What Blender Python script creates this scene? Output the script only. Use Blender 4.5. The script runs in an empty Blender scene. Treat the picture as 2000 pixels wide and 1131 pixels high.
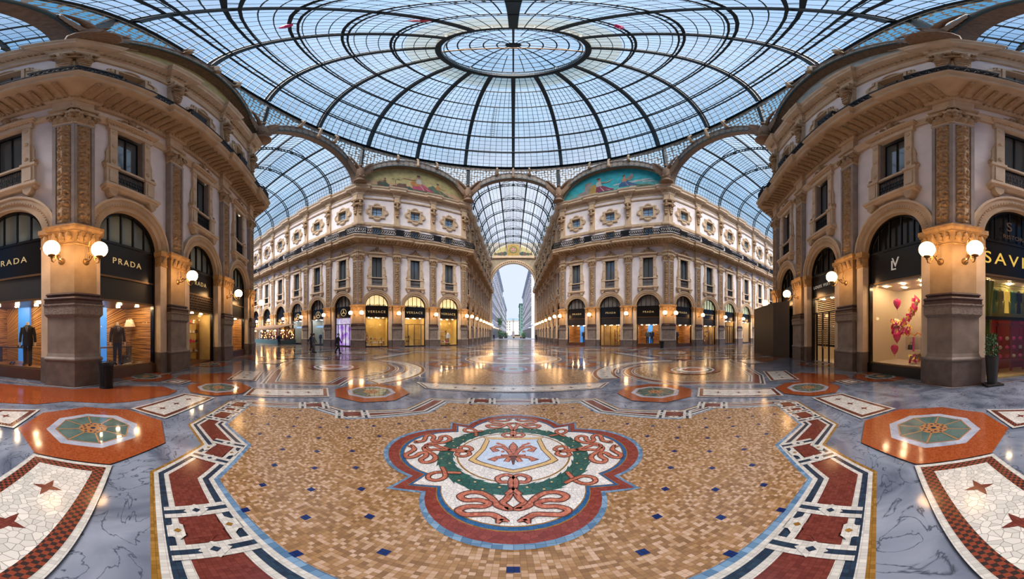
import bpy, bmesh, math, random
from mathutils import Vector, Matrix
random.seed(7)
C = bpy.context.scene.collection
SC = bpy.context.scene
PI = math.pi
A, B = 7.1, 18.75            # the octagon: half width of an arm, distance of the arm mouths
CAMY, EYE = -16.4, 1.75

# ---------------------------------------------------------------- camera, sky, sun, exposure
cam = bpy.data.cameras.new('camera')
camo = bpy.data.objects.new('camera', cam); C.objects.link(camo)
camo.location = (0, CAMY, EYE); camo.rotation_euler = (PI/2, 0, 0)
cam.type = 'PANO'; cam.clip_end = 2000
cam.panorama_type = 'EQUIRECTANGULAR'
PXD = 7.91
cam.longitude_min = math.radians(-1002.5/PXD); cam.longitude_max = math.radians(997.5/PXD)
cam.latitude_max = math.radians(652.3/PXD); cam.latitude_min = math.radians(-478.7/PXD)
SC.camera = camo
SC.view_settings.view_transform = 'Standard'; SC.view_settings.look = 'None'
SC.view_settings.exposure = 0.14; SC.view_settings.gamma = 1.0; SC.view_settings.use_curve_mapping = False
cy = SC.cycles
cy.max_bounces = 6; cy.diffuse_bounces = 3; cy.glossy_bounces = 3; cy.transmission_bounces = 3; cy.transparent_max_bounces = 14
cy.sample_clamp_indirect = 4.0; cy.caustics_reflective = False; cy.caustics_refractive = False
cy.use_denoising = True

def NT(nt, typ, **kw):
    n = nt.nodes.new(typ)
    for k, v in kw.items(): setattr(n, k, v)
    return n

world = bpy.data.worlds.new('dusk_sky'); SC.world = world; world.use_nodes = True
nt = world.node_tree; nt.nodes.clear()
tc = NT(nt, 'ShaderNodeTexCoord'); sep = NT(nt, 'ShaderNodeSeparateXYZ'); nt.links.new(tc.outputs['Generated'], sep.inputs[0])
my = NT(nt, 'ShaderNodeMath', operation='MULTIPLY_ADD'); nt.links.new(sep.outputs['Y'], my.inputs[0]); my.inputs[1].default_value = .68; my.inputs[2].default_value = .52
mz = NT(nt, 'ShaderNodeMath', operation='MULTIPLY_ADD'); nt.links.new(sep.outputs['Z'], mz.inputs[0]); mz.inputs[1].default_value = -.26; nt.links.new(my.outputs[0], mz.inputs[2])
nz = NT(nt, 'ShaderNodeTexNoise'); nz.inputs['Scale'].default_value = 3.0; nz.inputs['Detail'].default_value = 5
nt.links.new(tc.outputs['Generated'], nz.inputs['Vector'])
mn = NT(nt, 'ShaderNodeMath', operation='MULTIPLY_ADD'); nt.links.new(nz.outputs['Fac'], mn.inputs[0]); mn.inputs[1].default_value = .55; nt.links.new(mz.outputs[0], mn.inputs[2])
sb = NT(nt, 'ShaderNodeMath', operation='SUBTRACT', use_clamp=True); nt.links.new(mn.outputs[0], sb.inputs[0]); sb.inputs[1].default_value = .24
cr = NT(nt, 'ShaderNodeValToRGB'); nt.links.new(sb.outputs[0], cr.inputs[0])
cr.color_ramp.elements[0].color = (.04, .17, .42, 1); cr.color_ramp.elements[1].color = (.66, .74, .90, 1)
e = cr.color_ramp.elements.new(.35); e.color = (.10, .34, .64, 1)
e = cr.color_ramp.elements.new(.7); e.color = (.40, .60, .83, 1)
bg = NT(nt, 'ShaderNodeBackground'); nt.links.new(cr.outputs[0], bg.inputs['Color']); bg.inputs['Strength'].default_value = 1.08
wo = NT(nt, 'ShaderNodeOutputWorld'); nt.links.new(bg.outputs[0], wo.inputs['Surface'])

def sun(name, rot, strength, color, angle):
    l = bpy.data.lights.new(name, 'SUN'); l.energy = strength; l.color = color; l.angle = math.radians(angle)
    o = bpy.data.objects.new(name, l); C.objects.link(o); o.rotation_euler = [math.radians(a) for a in rot]; return o
sun('soft_fill_sun', (38, 0, 0), 11.0, (1.0, .91, .86), 50)  # added wide sun from behind the camera, brightens the far walls

# ---------------------------------------------------------------- materials
M = {}
def mat(name, col, rough=.6, metal=0, emit=None, es=0, spec=.5, bump=None, var=None, coat=0):
    """col base; var=(col2, scale, detail) noise mix; bump=(scale, strength, dist)"""
    m = bpy.data.materials.new(name); m.use_nodes = True; nt = m.node_tree; p = nt.nodes['Principled BSDF']
    p.inputs['Base Color'].default_value = (*col, 1); p.inputs['Roughness'].default_value = rough; p.inputs['Metallic'].default_value = metal
    p.inputs['Specular IOR Level'].default_value = spec; p.inputs['Coat Weight'].default_value = coat
    if emit: p.inputs['Emission Color'].default_value = (*emit, 1); p.inputs['Emission Strength'].default_value = es
    t = NT(nt, 'ShaderNodeTexCoord')
    if var:
        n = NT(nt, 'ShaderNodeTexNoise'); n.inputs['Scale'].default_value = var[1]; n.inputs['Detail'].default_value = var[2]
        nt.links.new(t.outputs['Object'], n.inputs['Vector'])
        r = NT(nt, 'ShaderNodeValToRGB'); nt.links.new(n.outputs['Fac'], r.inputs[0])
        r.color_ramp.elements[0].position = .35; r.color_ramp.elements[1].position = .65
        r.color_ramp.elements[0].color = (*col, 1); r.color_ramp.elements[1].color = (*var[0], 1)
        nt.links.new(r.outputs[0], p.inputs['Base Color'])
    if bump:
        n = NT(nt, 'ShaderNodeTexNoise'); n.inputs['Scale'].default_value = bump[0]; n.inputs['Detail'].default_value = 4
        nt.links.new(t.outputs['Object'], n.inputs['Vector'])
        b = NT(nt, 'ShaderNodeBump'); b.inputs['Strength'].default_value = bump[1]; b.inputs['Distance'].default_value = bump[2]
        nt.links.new(n.outputs['Fac'], b.inputs['Height']); nt.links.new(b.outputs[0], p.inputs['Normal'])
    M[name] = m; return m

mat('plaster', (.84, .79, .80), .8, var=((.74, .69, .69), 1.2, 5), bump=(6, .15, .02))
mat('stone', (.58, .44, .29), .7, var=((.46, .335, .21), 1.5, 7), bump=(14, .35, .02))
mat('stone_pale', (.66, .52, .37), .7, var=((.55, .42, .285), 2.0, 7), bump=(12, .3, .02))
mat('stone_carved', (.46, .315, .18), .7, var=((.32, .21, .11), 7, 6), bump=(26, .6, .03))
mat('stone_grey', (.33, .28, .25), .6, var=((.26, .215, .19), 2.5, 8), bump=(10, .25, .01))
mat('plinth_stone', (.25, .20, .165), .5, var=((.17, .135, .11), 2.2, 9), bump=(18, .2, .01))
mat('plinth_dark', (.17, .125, .105), .42, var=((.11, .082, .068), 3.0, 9), bump=(18, .2, .01))
mat('plinth_carved', (.26, .21, .17), .6, var=((.18, .14, .115), 9, 6), bump=(24, .8, .04))
mat('shaft_stone', (.46, .315, .165), .6, var=((.36, .235, .115), 1.8, 7), bump=(14, .2, .01))
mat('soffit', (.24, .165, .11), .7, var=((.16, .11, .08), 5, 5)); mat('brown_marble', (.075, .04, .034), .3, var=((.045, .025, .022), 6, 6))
mat('capital_stone', (.50, .31, .13), .65, var=((.34, .20, .08), 6, 6), bump=(22, .5, .03))
mat('eagle_bronze', (.30, .19, .11), .6, var=((.20, .12, .07), 8, 5), bump=(20, .5, .03))
mat('iron', (.022, .040, .052), .45, metal=.2)
mat('iron_grey', (.035, .055, .066), .5, metal=.2)
mat('iron_black', (.007, .008, .011), .6, spec=.2)
mat('teal_iron', (.05, .10, .11), .5)
mat('black_gloss', (.008, .007, .007), .22, spec=.35)
mat('black_matt', (.013, .012, .012), .5)
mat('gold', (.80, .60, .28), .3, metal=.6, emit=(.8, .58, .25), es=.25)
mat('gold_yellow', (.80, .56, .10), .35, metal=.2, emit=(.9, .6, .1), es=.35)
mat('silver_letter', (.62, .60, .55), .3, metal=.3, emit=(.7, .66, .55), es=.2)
mat('brass', (.30, .17, .06), .35, metal=.8)
mat('brown_bronze', (.16, .09, .04), .35, metal=.5)
mat('globe', (1, 1, 1), .4, emit=(1, .56, .23), es=20.0)
mat('shoplight', (1, 1, 1), .4, emit=(1, .72, .40), es=120.0)
mat('shoplight_white', (1, 1, 1), .4, emit=(.95, .97, 1), es=70.0)
mat('spot', (1, 1, 1), .4, emit=(1, .85, .6), es=30.0)
mat('lunette_lit', (.9, .75, .45), .5, emit=(1.0, .74, .36), es=.85, var=((.9, .6, .25), 2, 4))
mat('lunette_pale', (.5, .55, .40), .5, emit=(.72, .78, .50), es=.45)
mat('lunette_curtain', (.20, .185, .165), .8)
mat('lunette_green', (.30, .36, .33), .5, var=((.24, .30, .28), .8, 3))
mat('lunette_dark', (.02, .02, .02), .15)
mat('cream', (.78, .66, .50), .7); mat('amber_wall', (.60, .42, .16), .7, var=((.48, .31, .10), 1.5, 3)); mat('yellow_wall', (.75, .56, .20), .6, var=((.62, .43, .12), 1.2, 3))
mat('pale_wall', (.55, .58, .52), .6); mat('red_wood', (.30, .02, .015), .35); mat('wood_dark', (.09, .035, .018), .3)
mat('black_cloth', (.012, .012, .016), .8); mat('brown_cloth', (.045, .022, .016), .8); mat('navy_cloth', (.012, .02, .06), .8); mat('grey_cloth', (.12, .12, .13), .8); mat('green_cloth', (.04, .12, .05), .8); mat('olive_cloth', (.13, .13, .04), .8); mat('tan_cloth', (.35, .2, .09), .8)
mat('skin', (.50, .30, .21), .55); mat('mannequin', (.70, .58, .45), .4); mat('hair', (.03, .018, .012), .6)
mat('magenta', (.75, .01, .13), .25); mat('pink', (.85, .06, .28), .3); mat('orange_ribbon', (.85, .26, .02), .3); mat('balloon_red', (.75, .02, .03), .3)
mat('white_paint', (.75, .74, .72), .5); mat('hoarding', (.045, .032, .022), .5, var=((.034, .024, .017), .6, 3)); mat('paper', (.72, .68, .66), .7); mat('print_ink', (.45, .30, .32), .7)
mat('leaf', (.02, .07, .018), .6, var=((.035, .11, .03), 12, 3)); mat('pot_dark', (.022, .02, .02), .4)
mat('awning', (.25, .16, .10), .8); mat('street', (.24, .26, .30), .5, var=((.18, .20, .24), .3, 5))
mat('facade_white', (.80, .81, .86), .8, var=((.68, .70, .75), .5, 5)); mat('facade_grey', (.60, .62, .70), .8); mat('facade_green', (.07, .17, .13), .7); mat('facade_cream', (.60, .52, .42), .8); mat('roof_blue', (.18, .30, .36), .5); mat('window_dark', (.05, .06, .08), .3)
mat('car_paint', (.34, .27, .20), .3, coat=.4); mat('car_glass', (.02, .025, .03), .1); mat('tyre', (.012, .012, .012), .7); mat('monument_stone', (.16, .17, .20), .6)
mat('screen_purple', (.2, .05, .4), .4, emit=(.36, .10, .62), es=.75, var=((.75, .72, .85), 1.3, 5))
_nt = M['screen_purple'].node_tree; _r = [n for n in _nt.nodes if n.type == 'VALTORGB'][0]; _nt.links.new(_r.outputs[0], _nt.nodes['Principled BSDF'].inputs['Emission Color'])
_r.color_ramp.elements[0].color = (.32, .05, .75, 1); mat('screen_white', (.5, .5, .6), .4, emit=(.75, .75, 1.0), es=.35); mat('blue_panel', (.05, .25, .8), .4, emit=(.03, .20, .62), es=.75)
mat('light_sign', (.2, .4, .7), .4, emit=(.30, .52, .85), es=.8)

# glass pane of the upper windows: dark reflective glass
mat('window_pane', (.13, .16, .18), .07, spec=.9, metal=.3); mat('attic_pane', (.05, .10, .15), .05, spec=1.0)
M['attic_pane'].node_tree.nodes['Principled BSDF'].inputs['Metallic'].default_value = .35
M['attic_pane'].node_tree.nodes['Principled BSDF'].inputs['Base Color'].default_value = (.30, .42, .52, 1)

def shader_mat(name):
    m = bpy.data.materials.new(name); m.use_nodes = True; nt = m.node_tree; nt.nodes.clear()
    o = NT(nt, 'ShaderNodeOutputMaterial'); M[name] = m; return m, nt, o
def roof_glass(name, tint, milk, milkcol, scale):
    m, nt, o = shader_mat(name)
    t = NT(nt, 'ShaderNodeTexCoord'); n = NT(nt, 'ShaderNodeTexNoise'); n.inputs['Scale'].default_value = scale; n.inputs['Detail'].default_value = 6
    nt.links.new(t.outputs['Object'], n.inputs['Vector'])
    r = NT(nt, 'ShaderNodeValToRGB'); r.color_ramp.elements[0].position = .35; r.color_ramp.elements[1].position = .7
    r.color_ramp.elements[0].color = (*[c*.80 for c in tint], 1); r.color_ramp.elements[1].color = (*tint, 1)
    nt.links.new(n.outputs['Fac'], r.inputs[0])
    tr = NT(nt, 'ShaderNodeBsdfTransparent'); nt.links.new(r.outputs[0], tr.inputs['Color'])
    tl = NT(nt, 'ShaderNodeBsdfTranslucent'); tl.inputs['Color'].default_value = (*milkcol, 1)
    mx = NT(nt, 'ShaderNodeMixShader'); mx.inputs[0].default_value = milk
    nt.links.new(tr.outputs[0], mx.inputs[1]); nt.links.new(tl.outputs[0], mx.inputs[2]); nt.links.new(mx.outputs[0], o.inputs[0])
roof_glass('dome_glass', (.95, .97, .98), .12, (.9, .95, 1), .35)
roof_glass('dome_glass_stained', (.62, .62, .56), .22, (.6, .6, .5), .6)
roof_glass('lantern_glass', (1, 1, 1), .10, (.9, .95, 1), .5)
def clear_glass(name, tint, refl):
    m, nt, o = shader_mat(name)
    tr = NT(nt, 'ShaderNodeBsdfTransparent'); tr.inputs['Color'].default_value = (*tint, 1)
    g = NT(nt, 'ShaderNodeBsdfGlossy'); g.inputs['Roughness'].default_value = .02
    f = NT(nt, 'ShaderNodeLayerWeight'); f.inputs['Blend'].default_value = .5
    pw = NT(nt, 'ShaderNodeMath', operation='POWER'); nt.links.new(f.outputs['Facing'], pw.inputs[0]); pw.inputs[1].default_value = 5.0
    pm = NT(nt, 'ShaderNodeMath', operation='MULTIPLY_ADD'); nt.links.new(pw.outputs[0], pm.inputs[0]); pm.inputs[1].default_value = refl; pm.inputs[2].default_value = .025
    mx = NT(nt, 'ShaderNodeMixShader'); nt.links.new(pm.outputs[0], mx.inputs[0]); nt.links.new(tr.outputs[0], mx.inputs[1]); nt.links.new(g.outputs[0], mx.inputs[2]); nt.links.new(mx.outputs[0], o.inputs[0])
clear_glass('shop_glass', (.96, .96, .95), .45)

# perforated lattice of the spandrels (uv in metres)
def lattice(name, metal, scale, hole):
    m, nt, o = shader_mat(name)
    uv = NT(nt, 'ShaderNodeUVMap'); v = NT(nt, 'ShaderNodeTexVoronoi'); v.voronoi_dimensions = '2D'; v.inputs['Scale'].default_value = scale; v.inputs['Randomness'].default_value = .35
    nt.links.new(uv.outputs[0], v.inputs['Vector'])
    c = NT(nt, 'ShaderNodeMath', operation='LESS_THAN'); nt.links.new(v.outputs['Distance'], c.inputs[0]); c.inputs[1].default_value = hole
    p = NT(nt, 'ShaderNodeBsdfPrincipled'); p.inputs['Base Color'].default_value = (*metal, 1); p.inputs['Roughness'].default_value = .6
    tr = NT(nt, 'ShaderNodeBsdfTransparent'); tr.inputs['Color'].default_value = (.95, .95, .90, 1)
    mx = NT(nt, 'ShaderNodeMixShader'); nt.links.new(c.outputs[0], mx.inputs[0]); nt.links.new(p.outputs[0], mx.inputs[1]); nt.links.new(tr.outputs[0], mx.inputs[2]); nt.links.new(mx.outputs[0], o.inputs[0])
lattice('lattice', (.50, .45, .38), 2.3, .43)
def rosette_band(name, c1, c2, scale):
    m, nt, o = shader_mat(name)
    uv = NT(nt, 'ShaderNodeUVMap'); v = NT(nt, 'ShaderNodeTexVoronoi'); v.voronoi_dimensions = '2D'; v.inputs['Scale'].default_value = scale; v.inputs['Randomness'].default_value = .0
    nt.links.new(uv.outputs[0], v.inputs['Vector'])
    r = NT(nt, 'ShaderNodeValToRGB'); nt.links.new(v.outputs['Distance'], r.inputs[0]); r.color_ramp.interpolation = 'CONSTANT'
    els = r.color_ramp.elements; els[0].color = (*c2, 1); els[1].position = .14; els[1].color = (*c1, 1)
    e = els.new(.26); e.color = (*c2, 1); e = els.new(.37); e.color = (*c1, 1); e = els.new(.45); e.color = (*[x*.8 for x in c2], 1)
    p = NT(nt, 'ShaderNodeBsdfPrincipled'); p.inputs['Roughness'].default_value = .6; nt.links.new(r.outputs[0], p.inputs['Base Color']); nt.links.new(p.outputs[0], o.inputs[0])
rosette_band('rosettes', (.52, .46, .38), (.20, .18, .16), 1.55)

def floor_mat(name, kind, c1, c2, scale=1.0, c3=None, rough=.10):
    m, nt, o = shader_mat(name); p = NT(nt, 'ShaderNodeBsdfPrincipled'); nt.links.new(p.outputs[0], o.inputs[0])
    p.inputs['Roughness'].default_value = rough; p.inputs['Specular IOR Level'].default_value = .62
    t = NT(nt, 'ShaderNodeTexCoord'); L = nt.links.new
    wb = NT(nt, 'ShaderNodeTexNoise'); wb.inputs['Scale'].default_value = 1.4; wb.inputs['Detail'].default_value = 2; L(t.outputs['Object'], wb.inputs['Vector'])
    bp = NT(nt, 'ShaderNodeBump'); bp.inputs['Strength'].default_value = .10; bp.inputs['Distance'].default_value = .03; L(wb.outputs['Fac'], bp.inputs['Height']); L(bp.outputs[0], p.inputs['Normal'])
    if kind == 'marble':
        n = NT(nt, 'ShaderNodeTexNoise'); n.inputs['Scale'].default_value = scale; n.inputs['Detail'].default_value = 9; n.inputs['Distortion'].default_value = 1.4; L(t.outputs['Object'], n.inputs['Vector'])
        r = NT(nt, 'ShaderNodeValToRGB'); L(n.outputs['Fac'], r.inputs[0]); els = r.color_ramp.elements
        els[0].position = .32; els[0].color = (*c1, 1); els[1].position = .68; els[1].color = (*c2, 1)
        n2 = NT(nt, 'ShaderNodeTexNoise'); n2.inputs['Scale'].default_value = scale*1.6; n2.inputs['Detail'].default_value = 5; n2.inputs['Distortion'].default_value = 2.2; L(t.outputs['Object'], n2.inputs['Vector'])
        s = NT(nt, 'ShaderNodeMath', operation='SUBTRACT'); L(n2.outputs['Fac'], s.inputs[0]); s.inputs[1].default_value = .5
        a = NT(nt, 'ShaderNodeMath', operation='ABSOLUTE'); L(s.outputs[0], a.inputs[0])
        r2 = NT(nt, 'ShaderNodeValToRGB'); L(a.outputs[0], r2.inputs[0]); e2 = r2.color_ramp.elements; e2[0].color = (1, 1, 1, 1); e2[1].position = .014; e2[1].color = (0, 0, 0, 1)
        mx = NT(nt, 'ShaderNodeMix', data_type='RGBA'); L(r2.outputs[0], mx.inputs['Factor']); L(r.outputs[0], mx.inputs['A']); mx.inputs['B'].default_value = (*c3, 1); L(mx.outputs['Result'], p.inputs['Base Color'])
    elif kind == 'tile':      # square tesserae, one random tone each
        mp = NT(nt, 'ShaderNodeVectorMath', operation='SCALE'); L(t.outputs['Object'], mp.inputs[0]); mp.inputs['Scale'].default_value = scale
        fl = NT(nt, 'ShaderNodeVectorMath', operation='FLOOR'); L(mp.outputs[0], fl.inputs[0])
        sx = NT(nt, 'ShaderNodeSeparateXYZ'); L(fl.outputs[0], sx.inputs[0]); cx = NT(nt, 'ShaderNodeCombineXYZ'); L(sx.outputs[0], cx.inputs[0]); L(sx.outputs[1], cx.inputs[1])
        wn = NT(nt, 'ShaderNodeTexWhiteNoise'); wn.noise_dimensions = '2D'; L(cx.outputs[0], wn.inputs['Vector'])
        r = NT(nt, 'ShaderNodeValToRGB'); L(wn.outputs['Value'], r.inputs[0]); els = r.color_ramp.elements
        els[0].color = (*c1, 1); els[1].color = (*c2, 1)
        if c3: e = els.new(.55); e.color = (*c3, 1)
        fr = NT(nt, 'ShaderNodeVectorMath', operation='FRACTION'); L(mp.outputs[0], fr.inputs[0]); sf = NT(nt, 'ShaderNodeSeparateXYZ'); L(fr.outputs[0], sf.inputs[0])
        ga = NT(nt, 'ShaderNodeMath', operation='LESS_THAN'); L(sf.outputs[0], ga.inputs[0]); ga.inputs[1].default_value = .07
        gb = NT(nt, 'ShaderNodeMath', operation='LESS_THAN'); L(sf.outputs[1], gb.inputs[0]); gb.inputs[1].default_value = .07
        gm = NT(nt, 'ShaderNodeMath', operation='MAXIMUM'); L(ga.outputs[0], gm.inputs[0]); L(gb.outputs[0], gm.inputs[1])
        gs = NT(nt, 'ShaderNodeMath', operation='MULTIPLY'); L(gm.outputs[0], gs.inputs[0]); gs.inputs[1].default_value = .55
        mx = NT(nt, 'ShaderNodeMix', data_type='RGBA'); L(gs.outputs[0], mx.inputs['Factor']); L(r.outputs[0], mx.inputs['A']); mx.inputs['B'].default_value = (*[c*.35 for c in c1], 1); L(mx.outputs['Result'], p.inputs['Base Color'])
    elif kind == 'chips':     # irregular chips with grout
        v = NT(nt, 'ShaderNodeTexVoronoi'); v.voronoi_dimensions = '2D'; v.feature = 'DISTANCE_TO_EDGE'; v.inputs['Scale'].default_value = scale; L(t.outputs['Object'], v.inputs['Vector'])
        v2 = NT(nt, 'ShaderNodeTexVoronoi'); v2.voronoi_dimensions = '2D'; v2.inputs['Scale'].default_value = scale; L(t.outputs['Object'], v2.inputs['Vector'])
        hs = NT(nt, 'ShaderNodeSeparateColor'); L(v2.outputs['Color'], hs.inputs[0])
        r = NT(nt, 'ShaderNodeValToRGB'); L(hs.outputs[0], r.inputs[0]); r.color_ramp.elements[0].color = (*c1, 1); r.color_ramp.elements[1].color = (*c2, 1)
        g = NT(nt, 'ShaderNodeMath', operation='LESS_THAN'); L(v.outputs['Distance'], g.inputs[0]); g.inputs[1].default_value = .035
        gs = NT(nt, 'ShaderNodeMath', operation='MULTIPLY'); L(g.outputs[0], gs.inputs[0]); gs.inputs[1].default_value = .85
        mx = NT(nt, 'ShaderNodeMix', data_type='RGBA'); L(gs.outputs[0], mx.inputs['Factor']); L(r.outputs[0], mx.inputs['A']); mx.inputs['B'].default_value = (*c3, 1); L(mx.outputs['Result'], p.inputs['Base Color'])
    elif kind == 'check':
        k = NT(nt, 'ShaderNodeTexChecker'); k.inputs['Scale'].default_value = scale; k.inputs['Color1'].default_value = (*c1, 1); k.inputs['Color2'].default_value = (*c2, 1); L(t.outputs['Object'], k.inputs['Vector']); L(k.outputs['Color'], p.inputs['Base Color'])
floor_mat('marble', 'marble', (.06, .075, .11), (.20, .225, .285), .9, (.035, .045, .065))
floor_mat('marble_pale', 'marble', (.20, .23, .29), (.36, .38, .45), 2, (.2, .2, .25))
floor_mat('gold_field', 'tile', (.15, .08, .034), (.40, .28, .20), 30, (.255, .145, .062), rough=.18)
floor_mat('gold_line', 'tile', (.15, .075, .014), (.24, .13, .03), 22, rough=.18)
floor_mat('white_tile', 'tile', (.34, .335, .315), (.48, .47, .44), 26, rough=.18)
floor_mat('navy_tile', 'tile', (.010, .018, .035), (.018, .035, .06), 26, rough=.2)
floor_mat('maroon_tile', 'tile', (.085, .018, .014), (.13, .032, .024), 32, rough=.18)
floor_mat('maroon_chips', 'chips', (.13, .022, .016), (.19, .04, .028), 22, (.07, .015, .012), rough=.18)
floor_mat('white_chips', 'chips', (.44, .44, .45), (.60, .59, .57), 26, (.14, .13, .13), rough=.18)
floor_mat('white_chips_big', 'chips', (.38, .375, .35), (.54, .52, .48), 15, (.14, .13, .12), rough=.16)
floor_mat('orange', 'chips', (.17, .034, .010), (.26, .062, .018), 40, (.20, .045, .014), rough=.12)
floor_mat('blue_edge', 'tile', (.05, .11, .20), (.15, .25, .37), 16, rough=.2)
floor_mat('blue_line', 'tile', (.012, .06, .16), (.02, .09, .22), 30, rough=.2)
floor_mat('navy_dot', 'tile', (.004, .012, .075), (.006, .016, .09), 9, rough=.15)
floor_mat('maroon_check', 'check', (.16, .035, .018), (.025, .015, .014), 26, rough=.18)
floor_mat('wreath_green', 'chips', (.010, .055, .05), (.02, .085, .07), 14, (.006, .02, .022), rough=.2)
floor_mat('ribbon_pink', 'tile', (.25, .065, .038), (.42, .15, .095), 34, rough=.2)
floor_mat('ribbon_dark', 'tile', (.06, .02, .015), (.09, .03, .02), 34, rough=.2)
floor_mat('shield_blue', 'chips', (.33, .42, .56), (.42, .50, .62), 24, (.22, .28, .38), rough=.2)
floor_mat('shield_gold', 'chips', (.42, .29, .12), (.50, .36, .17), 30, (.25, .16, .06), rough=.2)
floor_mat('disc_glass', 'marble', (.045, .085, .078), (.09, .135, .12), 3, (.03, .08, .07), rough=.05)
floor_mat('grate_brass', 'chips', (.28, .12, .04), (.35, .16, .06), 40, (.10, .04, .02), rough=.3)
floor_mat('shop_checker', 'check', (.72, .60, .42), (.16, .07, .03), 2.6)

def stripes(name, c1, c2, mode, scale):
    m, nt, o = shader_mat(name); p = NT(nt, 'ShaderNodeBsdfPrincipled'); nt.links.new(p.outputs[0], o.inputs[0]); p.inputs['Roughness'].default_value = .35; L = nt.links.new
    t = NT(nt, 'ShaderNodeTexCoord')
    if mode == 'radial':
        s = NT(nt, 'ShaderNodeSeparateXYZ'); L(t.outputs['Object'], s.inputs[0])
        xy = NT(nt, 'ShaderNodeMath', operation='ADD'); L(s.outputs[0], xy.inputs[0]); L(s.outputs[1], xy.inputs[1])
        z = NT(nt, 'ShaderNodeMath', operation='SUBTRACT'); L(s.outputs[2], z.inputs[0]); z.inputs[1].default_value = 1.1
        a = NT(nt, 'ShaderNodeMath', operation='ARCTAN2'); L(z.outputs[0], a.inputs[0]); L(xy.outputs[0], a.inputs[1])
        f = NT(nt, 'ShaderNodeMath', operation='MULTIPLY'); L(a.outputs[0], f.inputs[0]); f.inputs[1].default_value = scale; out = f.outputs[0]
        n = NT(nt, 'ShaderNodeTexNoise', noise_dimensions='1D'); n.inputs['Scale'].default_value = 1.0; n.inputs['Detail'].default_value = 3; L(out, n.inputs['W'])
    else:
        mp = NT(nt, 'ShaderNodeMapping'); mp.inputs['Scale'].default_value = mode; L(t.outputs['Object'], mp.inputs[0])
        n = NT(nt, 'ShaderNodeTexNoise'); n.inputs['Scale'].default_value = scale; n.inputs['Detail'].default_value = 3; L(mp.outputs[0], n.inputs['Vector'])
    r = NT(nt, 'ShaderNodeValToRGB'); L(n.outputs['Fac'], r.inputs[0]); r.color_ramp.elements[0].position = .42; r.color_ramp.elements[1].position = .58
    r.color_ramp.elements[0].color = (*c1, 1); r.color_ramp.elements[1].color = (*c2, 1); L(r.outputs[0], p.inputs['Base Color'])
stripes('wood_rays', (.10, .032, .010), (.80, .42, .13), 'radial', 75)
stripes('wood_planks', (.10, .034, .012), (.62, .31, .10), (.3, .3, 16), 3.0)
stripes('curtain', (.10, .09, .08), (.26, .24, .21), (9, 9, .05), 1.5)
stripes('curtain_green', (.10, .12, .03), (.30, .32, .12), (9, 9, .05), 1.2)

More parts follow.
